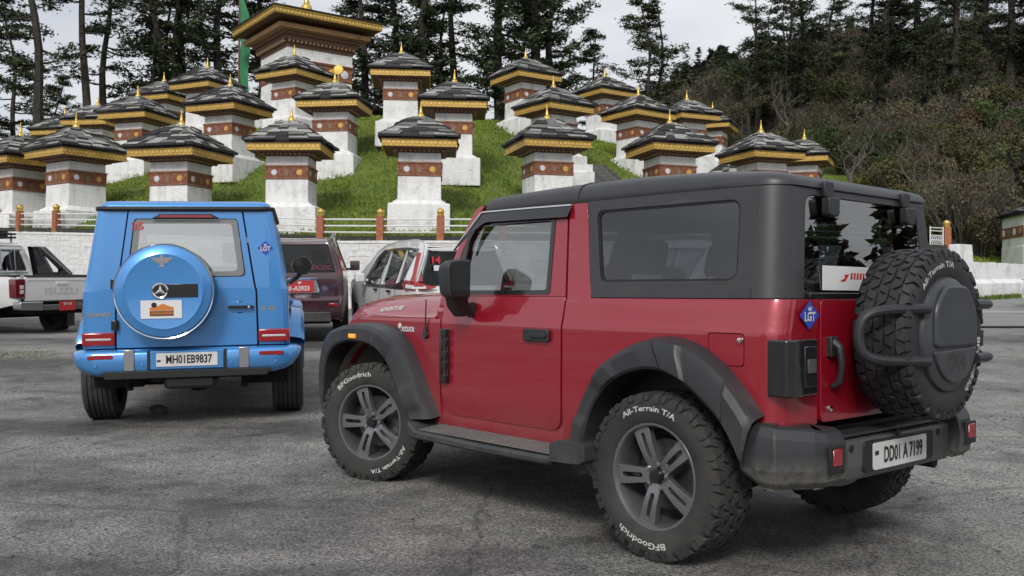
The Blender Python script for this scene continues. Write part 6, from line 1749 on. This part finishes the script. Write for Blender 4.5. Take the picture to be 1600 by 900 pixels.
# ================================================================== cars parked further back
def car_shell(root, prof, fy, body, wheels, Rw, side_holes, glass_s, wins, rear_glass='glass_dark', crown=.03, arch_r=.40, side_glass='glass_dark', inset=.035, zmin=.30):
    """prof: outline points (x,z) from the front bumper bottom over hood, screen, roof and tail to the rear bumper bottom.
    strip = hood + roof + tail as one pressed skin with holes for the screens; two side panels below it."""
    P = [Vector(p) for p in prof]; L = [0]
    for a, b in zip(P[:-1], P[1:]): L.append(L[-1] + (b - a).length)
    xs = [p.x for p in P]; zs = [p.y for p in P]
    def at(s): return float(np.interp(s, L, xs)), float(np.interp(s, L, zs))
    def nrm(s):
        x0, z0 = at(max(0, s - .06)); x1, z1 = at(min(L[-1], s + .06)); v = Vector((x1 - x0, z1 - z0)); v.normalize(); return Vector((v.y, -v.x))   # points inwards (down/right)
    def mp(u, v, w):
        x, z = at(u); n = -nrm(u); t = v; e = max(0, abs(t) - .80) / .20
        drop = inset * e ** 2.2 - crown * (1 - t * t)
        y = t * fy(x, z)
        return (x + n.x * (w - drop), y, z + n.y * (w - drop))
    holes = []
    for nm, s0, s1, t0, t1 in wins:
        holes.append(rp([(s0, -t0, .04), (s1, -t1, .04), (s1, t1, .04), (s0, t0, .04)], 3))
    ncut = max(20, int(L[-1] / .09))
    panel('body_skin', [(0, -1), (L[-1], -1), (L[-1], 1), (0, 1)], holes, mp, body, root, .025, [L[-1] * k / ncut for k in range(1, ncut)], [-.97, -.92, -.86, -.8, -.6, -.4, -.2, 0, .2, .4, .6, .8, .86, .92, .97], 0, 40)
    for nm, s0, s1, t0, t1 in wins:
        panel(nm, [(s0 - .02, -t0 - .02), (s1 + .02, -t1 - .02), (s1 + .02, t1 + .02), (s0 - .02, t0 + .02)], [], lambda u, v, w: mp(u, v, -.012), M[rear_glass] if nm.startswith('rear') else M['glass'], root, 0, lin(s0, s1, 5)[1:-1], [-.5, 0, .5], 0)
    # sides: outline pulled in by the edge drop
    O = []
    for k in range(90):
        s = L[-1] * k / 89; x, z = at(s); n = nrm(s); O.append((x + n.x * inset, z + n.y * inset))
    x_f, x_r = O[0][0], O[-1][0]
    bot = []
    zb = zmin
    cur = [(x_r, zb)]
    pts = []
    for cx_ in sorted(wheels):
        pts += [(cx_ + arch_r * math.cos(R(a)), max(zb, Rw + arch_r * math.sin(R(a)))) for a in range(190, -11, -10)]
    pts = [p for p in pts if True]
    outline = O + [(x_r, zb)] + pts + [(x_f, zb)]
    cl = []
    for p in outline:
        if not cl or (Vector(p) - Vector(cl[-1])).length > .012: cl.append(p)
    for s_ in (1, -1):
        ms = lambda u, v, w, s_=s_: (u, s_ * (fy(u, v) + w), v)
        sp_ = panel('side_panel', cl, side_holes, ms, body, root, .03, lin(min(xs), max(xs), 24)[1:-1], lin(.35, 1.9, 14), .005)
        if glass_s: panel('side_glass', glass_s, [], lambda u, v, w, ms=ms: ms(u, v, -.014), M[side_glass], sp_, 0, (), (), 0)
        for cx_ in wheels:
            m = MB(); rows = []
            for k in range(15):
                a = R(-8 + 196 * k / 14); rows.append([(cx_ + (arch_r + .01) * math.cos(a), s_ * y, Rw + (arch_r + .01) * math.sin(a)) for y in (fy(cx_, .6) - .02, fy(cx_, .6) - .30)])
            m.grid(rows).add([r_[1] for r_ in rows], [tuple(range(15))]).build('arch_liner', M['dark'], root)
    MB().bb(min(xs) + .25, max(xs) - .25, -.62, .62, zmin - .04, zmin + .22).build('underbody', M['dark'], root)
    return at, L, mp

def add_wheels(root, proto, wb, tr, Rw):
    for i, (x, y) in enumerate(((0, tr), (0, -tr), (wb, tr), (wb, -tr))):
        w = proto if i == 0 else copy_tree(proto)
        w.parent = root; w.location = (x, y, Rw); w.rotation_euler = (0, i * .5, 0 if y > 0 else PI)

# ---- small white people carrier behind the red hood
mpv = thing('white_people_carrier', 'white people carrier with red L-shaped tail lamps behind the red hood', 'car')
def mpv_y(x, z): return interp(z, [.25, .45, .75, 1.0, 1.12, 1.6, 1.7], [.80, .845, .862, .850, .83, .64, .60]) - .10 * max(0, (x - 2.9) / .65) ** 2 - .05 * max(0, (-.45 - x) / .35) ** 2
mprof = [(3.52, .30), (3.56, .55), (3.50, .80), (3.30, .94), (2.85, 1.05), (2.55, 1.10), (1.80, 1.54), (1.45, 1.64), (.7, 1.70), (-.35, 1.715), (-.66, 1.685), (-.735, 1.54), (-.80, 1.08), (-.86, .98), (-.86, .70), (-.89, .62), (-.87, .40), (-.80, .30)]
Lm = [0]
for a, b in zip(mprof[:-1], mprof[1:]): Lm.append(Lm[-1] + math.dist(a, b))
sh = [rp([(1.02, 1.05, .03), (2.22, 1.00, .05), (1.72, 1.46, .10), (1.48, 1.58, .05), (1.06, 1.60, .03)]), rp([(.10, 1.07, .03), (.96, 1.05, .03), (1.00, 1.605, .03), (.16, 1.62, .03)]), rp([(.03, 1.08, .03), (.09, 1.62, .03), (-.50, 1.60, .05), (-.36, 1.16, .08)])]
at_m, L_, mp_m = car_shell(mpv, mprof, mpv_y, M['white_paint'], (0, 2.74), .31, sh, rp([(2.26, .98), (1.74, 1.48), (1.48, 1.60), (1.0, 1.625), (.1, 1.64), (-.54, 1.62), (-.40, 1.04)]), [('windscreen', Lm[5] + .06, Lm[6] + .12, .80, .78), ('rear_window', Lm[10] + .06, Lm[12] - .02, .86, .86)], arch_r=.36, zmin=.26, side_glass='glass_pale')
for s_ in (1, -1):
    # lamp: tall blade beside the glass, foot running forward on the flank and inward on the tailgate
    b1 = MB().grid([[(-.635, s_ * .690, 1.570), (-.665, s_ * .675, 1.570), (-.685, s_ * .60, 1.570), (-.60, s_ * .62, 1.570)], [(-.725, s_ * .79, 1.240), (-.765, s_ * .775, 1.240), (-.80, s_ * .66, 1.240), (-.70, s_ * .66, 1.240)], [(-.74, s_ * .838, 1.140), (-.80, s_ * .815, 1.140), (-.845, s_ * .65, 1.140), (-.70, s_ * .66, 1.140)]], True, True, True)
    tl = b1.build('tail_lamp', M['lamp_red'], mpv, bev=.01)
    MB().grid([[(-.42, s_ * .862, 1.090), (-.42, s_ * .866, 1.060), (-.42, s_ * .80, 1.060), (-.42, s_ * .80, 1.090)], [(-.60, s_ * .862, 1.160), (-.60, s_ * .872, 1.010), (-.60, s_ * .80, 1.010), (-.60, s_ * .80, 1.160)], [(-.84, s_ * .80, 1.150), (-.868, s_ * .80, 1.010), (-.80, s_ * .70, 1.010), (-.80, s_ * .70, 1.150)], [(-.855, s_ * .60, 1.090), (-.888, s_ * .60, 1.020), (-.84, s_ * .60, 1.020), (-.84, s_ * .60, 1.090)], [(-.860, s_ * .46, 1.075), (-.880, s_ * .46, 1.055), (-.85, s_ * .46, 1.055), (-.85, s_ * .46, 1.070)]], True, True, True).build('lamp_foot', M['lamp_red'], tl, bev=.006)
    MB().grid([[(-.66, s_ * .874, 1.100), (-.66, s_ * .878, 1.040), (-.64, s_ * .82, 1.040), (-.64, s_ * .82, 1.090)], [(-.84, s_ * .815, 1.090), (-.872, s_ * .815, 1.035), (-.80, s_ * .75, 1.035), (-.80, s_ * .75, 1.090)], [(-.868, s_ * .62, 1.075), (-.895, s_ * .62, 1.038), (-.85, s_ * .62, 1.038), (-.85, s_ * .62, 1.070)]], True, True, True).build('clear_lens', M['lamp_white'], tl, bev=.003)
    for x in (1.14, .28): MB().prism(rrect(x, x + .18, .94, .975, .012), 'Y', s_ * .848, s_ * .885).build('door_handle', M['gloss_black'], mpv, bev=.004)
    for x in (2.0, 1.0, .02):
        MB().tube([(x, s_ * (mpv_y(x, z) + .001), z) for z in lin(.42, 1.08, 7)], .005, 4).build('door_gap', M['black'], mpv)
    panel('window_surround', rp([(2.28, .975), (1.755, 1.49), (1.49, 1.61), (1.0, 1.635), (.1, 1.65), (-.56, 1.63), (-.43, 1.01)]), sh, lambda u, v, w, s_=s_: (u, s_ * (mpv_y(u, v) + .004 + w), v), M['gloss_black'], mpv, .006, (), (), 0)
    mr = MB(); mr.prism(rp([(1.80, 1.06, .03), (1.98, 1.06, .05), (1.94, 1.20, .05), (1.80, 1.22, .03)]), 'Y', s_ * .90, s_ * 1.06); mr.box((1.90, s_ * .875, 1.09), (.08, .10, .05)); mr.build('door_mirror', M['white_paint'], mpv, bev=.02)
MB().bb(-.705, -.66, -.55, .55, 1.585, 1.635).build('spoiler', M['white_paint'], mpv, bev=.012)
MB().bb(-.712, -.700, -.10, .10, 1.598, 1.618).build('brake_lamp', M['lamp_red'], mpv)
MB().bb(-.878, -.865, -.45, .45, .86, .885).build('tailgate_trim', M['chrome'], mpv, bev=.004)
text_obj('race_number', '14', M['red_ink'], mpv, lambda u, v, w: (-.796 - (v + .06) * -.14, .45 - u, 1.455 + v), size=.13, xs=1.2, bold=.006)
pp = MB(); pp.box((-.806, .40, 1.34), (.004, .16, .08)); pp.build('window_paper', M['white'], mpv)
mw = make_road_wheel(.31, .19, .20, 8, M['steel'], M['alloy_dark']); add_wheels(mpv, mw, 2.74, .755, .31)
for y in (.36, -.36): seat(mpv, 1.15, y, M['seat_grey'], .46, .52, .58); seat(mpv, .25, y, M['seat_grey'], .46, .55, .56)
MB().bb(1.75, 2.3, -.7, .7, .60, 1.0).build('dashboard', M['dash'], mpv, bev=.05)
a_ = R(22); stand(mpv, -1.51 + .86 * math.cos(a_) * 1.0 - .80 * math.sin(a_), 14.0 + .86 * math.sin(a_) + .80 * math.cos(a_), PI / 2 + a_, 2.74, .75)
# a second one, seen only through the red car's glass
mpv2 = copy_tree(mpv); mpv2['label'] = 'white car glimpsed through the side windows of the red off-roader'
mpv2.name = 'white_hatchback'
stand(mpv2, 3.2, 15.2, PI / 2 + R(30), 2.74, .75)

# ---- maroon estate off-roader between the blue car and the white one
mar = thing('maroon_off_roader', 'dark maroon large off-roader seen from behind right of the blue car', 'car')
def mar_y(x, z): return interp(z, [.35, .6, .9, 1.15, 1.25, 1.75, 1.85], [.90, .935, .94, .925, .90, .72, .68]) - .10 * max(0, (x - 2.9) / .7) ** 2 - .06 * max(0, (-.65 - x) / .35) ** 2
rprof = [(3.60, .42), (3.66, .65), (3.62, 1.0), (3.40, 1.14), (2.5, 1.24), (2.25, 1.28), (1.50, 1.78), (1.2, 1.84), (.3, 1.87), (-.70, 1.83), (-.92, 1.77), (-.955, 1.66), (-1.02, 1.22), (-1.035, 1.12), (-1.04, .80), (-1.10, .74), (-1.09, .50), (-1.0, .42)]
Lr = [0]
for a, b in zip(rprof[:-1], rprof[1:]): Lr.append(Lr[-1] + math.dist(a, b))
sh = [rp([(.92, 1.26, .03), (1.86, 1.24, .05), (1.30, 1.68, .08), (.95, 1.69, .04)]), rp([(.0, 1.27, .03), (.86, 1.26, .03), (.89, 1.69, .04), (.04, 1.70, .04)]), rp([(-.08, 1.27, .03), (-.04, 1.70, .04), (-.72, 1.68, .06), (-.76, 1.30, .06)])]
car_shell(mar, rprof, mar_y, M['maroon'], (0, 2.79), .38, sh, rp([(1.9, 1.22), (1.3, 1.71), (-.75, 1.72), (-.80, 1.24)]), [('windscreen', Lr[5] + .06, Lr[6] + .08, .80, .78), ('rear_window', Lr[10] + .08, Lr[12] - .02, .84, .84)], arch_r=.46, zmin=.36)
for s_ in (1, -1):
    tl = MB().grid([[(-.90, s_ * .735, 1.60), (-.965, s_ * .70, 1.60), (-.93, s_ * .66, 1.60), (-.90, s_ * .66, 1.60)], [(-.86, s_ * .84, 1.42), (-1.0, s_ * .80, 1.42), (-.98, s_ * .72, 1.42), (-.88, s_ * .72, 1.42)], [(-.82, s_ * .90, 1.22), (-1.045, s_ * .86, 1.22), (-1.03, s_ * .76, 1.22), (-.9, s_ * .76, 1.22)], [(-.86, s_ * .90, 1.08), (-1.05, s_ * .87, 1.08), (-1.04, s_ * .78, 1.08), (-.9, s_ * .78, 1.08)]], True, True, True).build('tail_lamp', M['lamp_red'], mar, bev=.012)
    MB().grid([[(-.84, s_ * .912, 1.24), (-1.052, s_ * .868, 1.24), (-1.03, s_ * .80, 1.24), (-.9, s_ * .80, 1.24)], [(-.86, s_ * .912, 1.10), (-1.057, s_ * .876, 1.10), (-1.04, s_ * .80, 1.10), (-.9, s_ * .80, 1.10)]], True, True, True).build('clear_lens', M['lamp_white'], tl, bev=.006)
    MB().tube([(1.25, s_ * .66, 1.83), (1.1, s_ * .67, 1.895), (.3, s_ * .70, 1.93), (-.6, s_ * .68, 1.89), (-.72, s_ * .67, 1.83)], .02, 6).build('roof_rail', M['steel'], mar)
    MB().box((-1.092, s_ * .72, .66), (.02, .22, .05)).build('reflector', M['lamp_red'], mar, bev=.006)
    mr = MB(); mr.prism(rp([(1.72, 1.24, .03), (1.88, 1.24, .05), (1.85, 1.42, .05), (1.72, 1.44, .03)]), 'Y', s_ * .97, s_ * 1.16); mr.box((1.80, s_ * .95, 1.27), (.08, .12, .05)); mr.build('door_mirror', M['maroon'], mar, bev=.02)
MB().prism(rrect(-.42, .40, 1.090, 1.125, .012), 'X', -1.062, -1.03).build('chrome_strip', M['chrome'], mar, bev=.005)
MB().prism(rp([(-.46, .86, .02), (.46, .86, .02), (.40, 1.09), (-.40, 1.09)]), 'X', -1.046, -1.03).build('plate_recess', M['steel'], mar, bev=.004)
plate_obj(mar, None, lambda u, v, w: (-1.05 - w, -.10 - u, .978 + v), .52, .20, [('-1-A3933', .11, 0, -.035, .9), ('BP', .05, .02, .062, 1.0)], .1, mat='plate_red', ink='white_text', bold=.004)
text_obj('window_lettering', 'DCOC', simple('faded red vinyl', (.22, .02, .05), .5), mar, lambda u, v, w: (-1.032 + (v + .07) * .15, -.50 - u, 1.30 + v), size=.105, xs=1.1, bold=.0)
MB().prism(rrect(-.66, .66, .36, .54, .04), 'X', -1.085, -1.0).build('bumper_valance', M['plastic'], mar, bev=.02)
rw = make_road_wheel(.38, .265, .24, 6, M['steel'], M['alloy_dark']); add_wheels(mar, rw, 2.79, .79, .38)
for y in (.4, -.4): seat(mar, 1.05, y, M['seat'], .5, .78, .60); seat(mar, .15, y, M['seat'], .5, .80, .58)
stand(mar, px_at(464, 17.4), 17.4, PI / 2 + R(9.5), 2.79, .79)

# ---- white pickup at the left edge
M['lamp_dark'] = simple('dark red lens', (.13, .004, .010), .15, coat=1.0)
pk = thing('white_pickup', 'dusty white pickup truck with black sports bar cut by the left edge', 'pickup')
# origin under the rear axle; tail at x=-1.22
def pk_side(s_): return lambda u, v, w: (u, s_ * (interp(v, [.5, .65, .95, 1.10], [.86, .905, .925, .905]) + w - .04 * max(0, (-1.0 - u) / .2) ** 2), v)
for s_ in (1, -1):
    bs_ = panel('bed_side', rp([(-1.215, .62, .05), (-1.215, 1.10, .03), (.72, 1.10, .02), (.72, .56)] + [(p[0], p[1]) for p in arch(0, .46, 14, 166, 16, .38)], 4), [], pk_side(s_), M['silver_paint'], pk, .05, lin(-1.2, .7, 10), lin(.6, 1.1, 6), .008)
    MB().bb(-1.20, .74, s_ * .80, s_ * .915, 1.10, 1.135).build('bed_rail', M['plastic'], pk, bev=.01)
    # tail lamp
    tl = MB().prism(rp([(s_ * .755, .74, .01), (s_ * .915, .72, .02), (s_ * .93, 1.06, .03), (s_ * .74, 1.06, .02)], 3), 'X', -1.245, -1.05).build('tail_lamp', M['lamp_dark'], pk, bev=.012)
    for k, z in enumerate((.80, .885)): MB().prism([(s_ * .77, z), (s_ * .845, z), (s_ * .845, z + .065), (s_ * .77, z + .065)], 'X', -1.250, -1.24).build('clear_lens', M['lamp_white'], tl, bev=.004)
    MB().prism(rp([(s_ * .48, .50, .02), (s_ * .93, .52, .04), (s_ * .93, .66, .03), (s_ * .48, .66, .02)], 3), 'X', -1.38, -1.16).build('bumper_corner', M['steel'], pk, bev=.02)
    # sports bar
    spb = MB(); spb.prism(rp([(.66, 1.12, .02), (.18, 1.12, .02), (-.30, 1.13, .02), (.22, 1.60, .06), (.70, 1.66, .03)], 4), 'Y', s_ * .70, s_ * .86)
    # opening in the bar
    panel('sports_bar', rp([(.70, 1.12), (.70, 1.69, .03), (.30, 1.66, .10), (-.42, 1.14, .03), (-.40, 1.12)], 4), [rp([(.12, 1.18, .03), (.30, 1.50, .04), (.24, 1.51, .04), (-.10, 1.24, .04), (-.08, 1.18, .03)], 4)], lambda u, v, w, s_=s_: (u, s_ * (.85 - (v - 1.1) * .22 + w), v), M['gloss_black'], pk, .06, (), (), .01)
    MB().tube([(.60, s_ * .76, 1.67), (.28, s_ * .76, 1.655), (-.38, s_ * .86, 1.15)], .022, 8).build('bar_tube', M['gloss_black'], pk)
    # crew cab
    panel('cab_side', rp([(.76, .52), (.76, 1.10), (.86, 1.70, .06), (2.05, 1.74, .08), (2.78, 1.16, .05), (2.80, .52)], 4), [rp([(.92, 1.16, .03), (1.62, 1.16, .03), (1.62, 1.62, .04), (1.0, 1.62, .06)]), rp([(1.70, 1.16, .03), (2.62, 1.16, .05), (2.08, 1.63, .06), (1.70, 1.63, .04)])], lambda u, v, w, s_=s_: (u, s_ * (interp(v, [.5, .9, 1.12, 1.74], [.87, .92, .90, .68]) + w), v), M['silver_paint'], pk, .04, lin(.8, 2.7, 8), lin(.6, 1.7, 8), .006)
    panel('cab_side_glass', rp([(.9, 1.14), (2.7, 1.14), (2.1, 1.65), (.98, 1.65)]), [], lambda u, v, w, s_=s_: (u, s_ * (interp(v, [1.12, 1.74], [.885, .665])), v), M['glass_dark'], pk, 0, (), (1.3, 1.5), 0)
    MB().prism(rp([(2.8, .52), (2.8, 1.14), (3.7, 1.08, .06), (3.85, .95, .06), (3.85, .50)] + [(p[0], p[1]) for p in arch(3.09, .46, 14, 166, 14, .38)], 3), 'Y', s_ * .60, s_ * .91).build('front_fender', M['silver_paint'], pk, bev=.03)
    MB().bb(.75, 2.75, s_ * .80, s_ * 1.0, .40, .46).build('side_step', M['plastic'], pk, bev=.02)
    MB().prism(rp([(2.40, 1.14, .03), (2.56, 1.14, .03), (2.54, 1.36, .04), (2.40, 1.36, .03)]), 'Y', s_ * .93, s_ * 1.14).build('door_mirror', M['steel'], pk, bev=.02)
    MB().bb(-.28, -.24, s_ * .70, s_ * .86, .14, .46).build('mud_flap', M['plastic'], pk).location.x = -.18
tgt = MB().prism(rp([(-.735, .665, .015), (.735, .665, .015), (.735, 1.10, .03), (-.735, 1.10, .03)], 3), 'X', -1.235, -1.18).build('tailgate', M['silver_paint'], pk, bev=.012)
MB().prism(rrect(-.72, .72, 1.095, 1.128, .008), 'X', -1.245, -1.17).build('tailgate_cap', M['plastic'], tgt, bev=.006)
MB().prism(rrect(-.70, .70, 1.03, 1.062, .01), 'X', -1.243, -1.23).build('tailgate_crease', M['silver_paint'], tgt, bev=.005)
MB().prism(rrect(-.12, .12, .955, 1.01, .012), 'X', -1.25, -1.23).build('tailgate_handle', M['silver_paint'], tgt, bev=.006)
MB().prism(rrect(-.72, .72, .640, .668, .004), 'X', -1.232, -1.20).build('tailgate_gap', M['black'], tgt)
text_obj('tailgate_lettering', 'ISUZU', simple('embossed silver', (.50, .50, .50), .4), tgt, lambda u, v, w: (-1.238, -u, .835 + v), size=.17, xs=1.5, bold=.004)
MB().prism(rp([(-.50, .50, .02), (.50, .50, .02), (.50, .60, .02), (-.50, .60, .02)], 3), 'X', -1.36, -1.15).build('bumper_step', M['plastic2'], pk, bev=.015)
plate_obj(pk, None, lambda u, v, w: (-1.365 - w, -.02 - u, .575 + v), .34, .17, [('BP-1-B', .06, 0, .035, 1.0)], .1, mat='plate_red', ink='white_text', bold=.002)
cb = MB(); cb.bb(.74, .80, -.87, .87, .52, 1.12); cb.build('cab_back_lower', M['silver_paint'], pk, bev=.02)
panel('cab_back', rp([(-.88, 1.10), (.88, 1.10), (.68, 1.70, .08), (-.68, 1.70, .08)], 4), [rp([(-.74, 1.20, .04), (.74, 1.20, .04), (.60, 1.62, .05), (-.60, 1.62, .05)], 4)], lambda u, v, w: (.78 + (v - 1.1) * .16 - w, u, v), M['silver_paint'], pk, .04, (), (), .006)
panel('cab_back_glass', rp([(-.75, 1.18), (.75, 1.18), (.61, 1.63), (-.61, 1.63)]), [], lambda u, v, w: (.795 + (v - 1.1) * .16, u, v), M['glass_pale'], pk, 0, (), (), 0)
grd = MB()
for y in (-.45, -.15, .15, .45): grd.tube([(.74, y, 1.14), (.80, y, 1.64)], .014, 6)
for z in (1.16, 1.62): grd.tube([(.745 + (z - 1.16) * .12, -.70 + (z - 1.16) * .2, z), (.745 + (z - 1.16) * .12, .70 - (z - 1.16) * .2, z)], .016, 6)
grd.build('window_guard', M['steel'], pk)
MB().grid([[(.86, -.66, 1.70), (.86, .66, 1.70)], [(1.0, -.64, 1.755), (1.0, .64, 1.755)], [(1.9, -.63, 1.78), (1.9, .63, 1.78)], [(2.08, -.66, 1.74), (2.08, .66, 1.74)]]).build('cab_roof', M['silver_paint'], pk)
panel('windscreen', [(-.66, 0), (.66, 0), (.80, 1), (-.80, 1)], [], lambda u, v, w: (2.07 + .72 * v, u, 1.73 - .58 * v), M['glass_dark'], pk, 0, (), (), 0)
MB().prism(rp([(2.75, .52), (2.75, 1.15), (3.65, 1.09, .08), (3.84, .95, .05), (3.84, .50)], 3), 'Y', -.62, .62).build('hood', M['silver_paint'], pk, bev=.03)
bk = MB()
for z in (1.86, 1.93): bk.tube([(.95, -.58, z), (.95, .58, z), (2.0, .58, z), (2.0, -.58, z), (.95, -.58, z)], .022, 6)
for x in (.95, 1.3, 1.65, 2.0): bk.tube([(x, -.58, 1.86), (x, .58, 1.86)], .015, 5)
for x in (1.05, 1.9):
    for y in (-.55, .55): bk.tube([(x, y, 1.76), (x, y, 1.94)], .015, 5)
bk.bb(1.0, 1.7, -.45, .45, 1.87, 1.99)
bk.build('roof_basket', M['black'], pk)
bf = MB(); bf.bb(-1.18, .74, -.80, .80, .68, .72); bf.build('bed_floor', M['plastic'], pk)
MB().bb(-1.15, 3.6, -.50, .50, .42, .60).build('chassis', M['dark'], pk)
MB().tube([(0, -.74, .38), (0, .74, .38)], .06, 8).build('axle', M['dark'], pk)
pw_ = make_road_wheel(.38, .255, .23, 6, M['steel'], M['alloy_dark']); add_wheels(pk, pw_, 3.09, .78, .38)
a_ = R(62)
# rear-left corner of the tail stands at (-9.4, 18.0)
fw = (-math.sin(a_), math.cos(a_)); rt = (math.cos(a_), math.sin(a_))
pk.scale = (1.07, 1.07, 1.08)
stand(pk, -9.4 + (fw[0] * 1.22 + rt[0] * .92) * 1.07, 18.0 + (fw[1] * 1.22 + rt[1] * .92) * 1.07, PI / 2 + a_, 3.09, .78, -.06)

# ---- white car at the right edge of the road (only its nose reaches the frame)
mpv3 = copy_tree(mpv); mpv3.name = 'white_people_carrier'
mpv3['label'] = 'white car on the pale road just entering at the right edge'
for c_ in list(mpv3.children):
    if c_.name.startswith(('race_number', 'window_paper')): bpy.data.objects.remove(c_)
stand(mpv3, px_at(1597, 26.5) + 4.35, 27.2, PI, 2.74, .75)
# ================================================================== small things on the ground
# stone lying behind the blue car's left wheel
bm = bmesh.new(); bmesh.ops.create_icosphere(bm, subdivisions=3, radius=.085)
for v in bm.verts:
    n = mnoise.noise(v.co * 14); v.co *= 1 + .25 * n; v.co.z = max(-.035, v.co.z * .55)
me = bpy.data.meshes.new('loose_stone'); bm.to_mesh(me); bm.free(); me.materials.append(M['stone'])
stn = mesh_obj('loose_stone', me)
sx_, sy_ = px_at(249, 9.2), 9.2
stn.location = (sx_, sy_, g(sx_, sy_) + .03); tag(stn, 'loose grey stone on the asphalt behind the blue car', 'stone')
# mossy patch at the left edge
pt = []
for k in range(900):
    a = random.uniform(0, 6.28); r_ = random.random() ** .7
    x, y = -7.9 + 1.1 * r_ * math.cos(a), 14.2 + .8 * r_ * math.sin(a) * (1 + .3 * math.sin(3 * a)); pt.append((x, y, g(x, y)))
ps = blades('grass_patch', pt, .035, .010, M['grass2'], per=4, spread=.06, mats=[M['litter'], M['grass2'], M['soil']])
tag(ps, 'small patch of yellow green grass on the asphalt at the left edge', 'grass', kind='stuff')
# worn white bay lines
M['worn_paint'] = None
m = bpy.data.materials.new('worn road paint'); m.use_nodes = True; nt = m.node_tree; b = nt.nodes['Principled BSDF']; b.inputs['Base Color'].default_value = (.36, .36, .35, 1); b.inputs['Roughness'].default_value = .8
tc = N(nt, 'ShaderNodeTexCoord'); no = N(nt, 'ShaderNodeTexNoise', Scale=16.0, Detail=8.0, Roughness=.75); nt.links.new(tc.outputs['Object'], no.inputs['Vector'])
mr = N(nt, 'ShaderNodeMapRange'); mr.inputs['From Min'].default_value = .48; mr.inputs['From Max'].default_value = .64; nt.links.new(no.outputs['Fac'], mr.inputs['Value'])
mu = N(nt, 'ShaderNodeMath', operation='MULTIPLY'); mu.inputs[1].default_value = .55; nt.links.new(mr.outputs[0], mu.inputs[0]); nt.links.new(mu.outputs[0], b.inputs['Alpha'])
M['worn_paint'] = m
def paint(x0, y0, x1, y1, w):
    a = Vector((x0, y0)); b = Vector((x1, y1)); d = (b - a); n = Vector((-d.y, d.x)).normalized() * w / 2; vs = []; fs = []
    for k in range(13):
        p = a + d * k / 12
        for q in (p + n, p - n): vs.append((q.x, q.y, g(q.x, q.y) + .005))
    for k in range(12): fs.append((2 * k, 2 * k + 1, 2 * k + 3, 2 * k + 2))
    me = bpy.data.meshes.new('bay_line'); me.from_pydata(vs, [], fs); me.materials.append(m); tag(mesh_obj('bay_line', me), kind='structure')
paint(-7.0, 9.3, -4.1, 8.7, .13)
paint(-.4, 6.3, 3.0, 5.4, .08)
paint(.65, 3.75, 1.2, 3.25, .06)
# loose grit
gr_ = MB(); rnd = random.Random(8)
for k in range(700):
    y = rnd.uniform(2.2, 12) ; x = rnd.uniform(-.56, .56) * y; r_ = rnd.uniform(.003, .010)
    gr_.box((x, y, g(x, y) + r_ * .3), (r_ * 2, r_ * rnd.uniform(1, 2), r_), Matrix.Rotation(rnd.uniform(0, 3), 3, 'Z'))
go = gr_.build('grit', M['stone']); tag(go, 'loose grit scattered over the asphalt', 'gravel', kind='stuff')
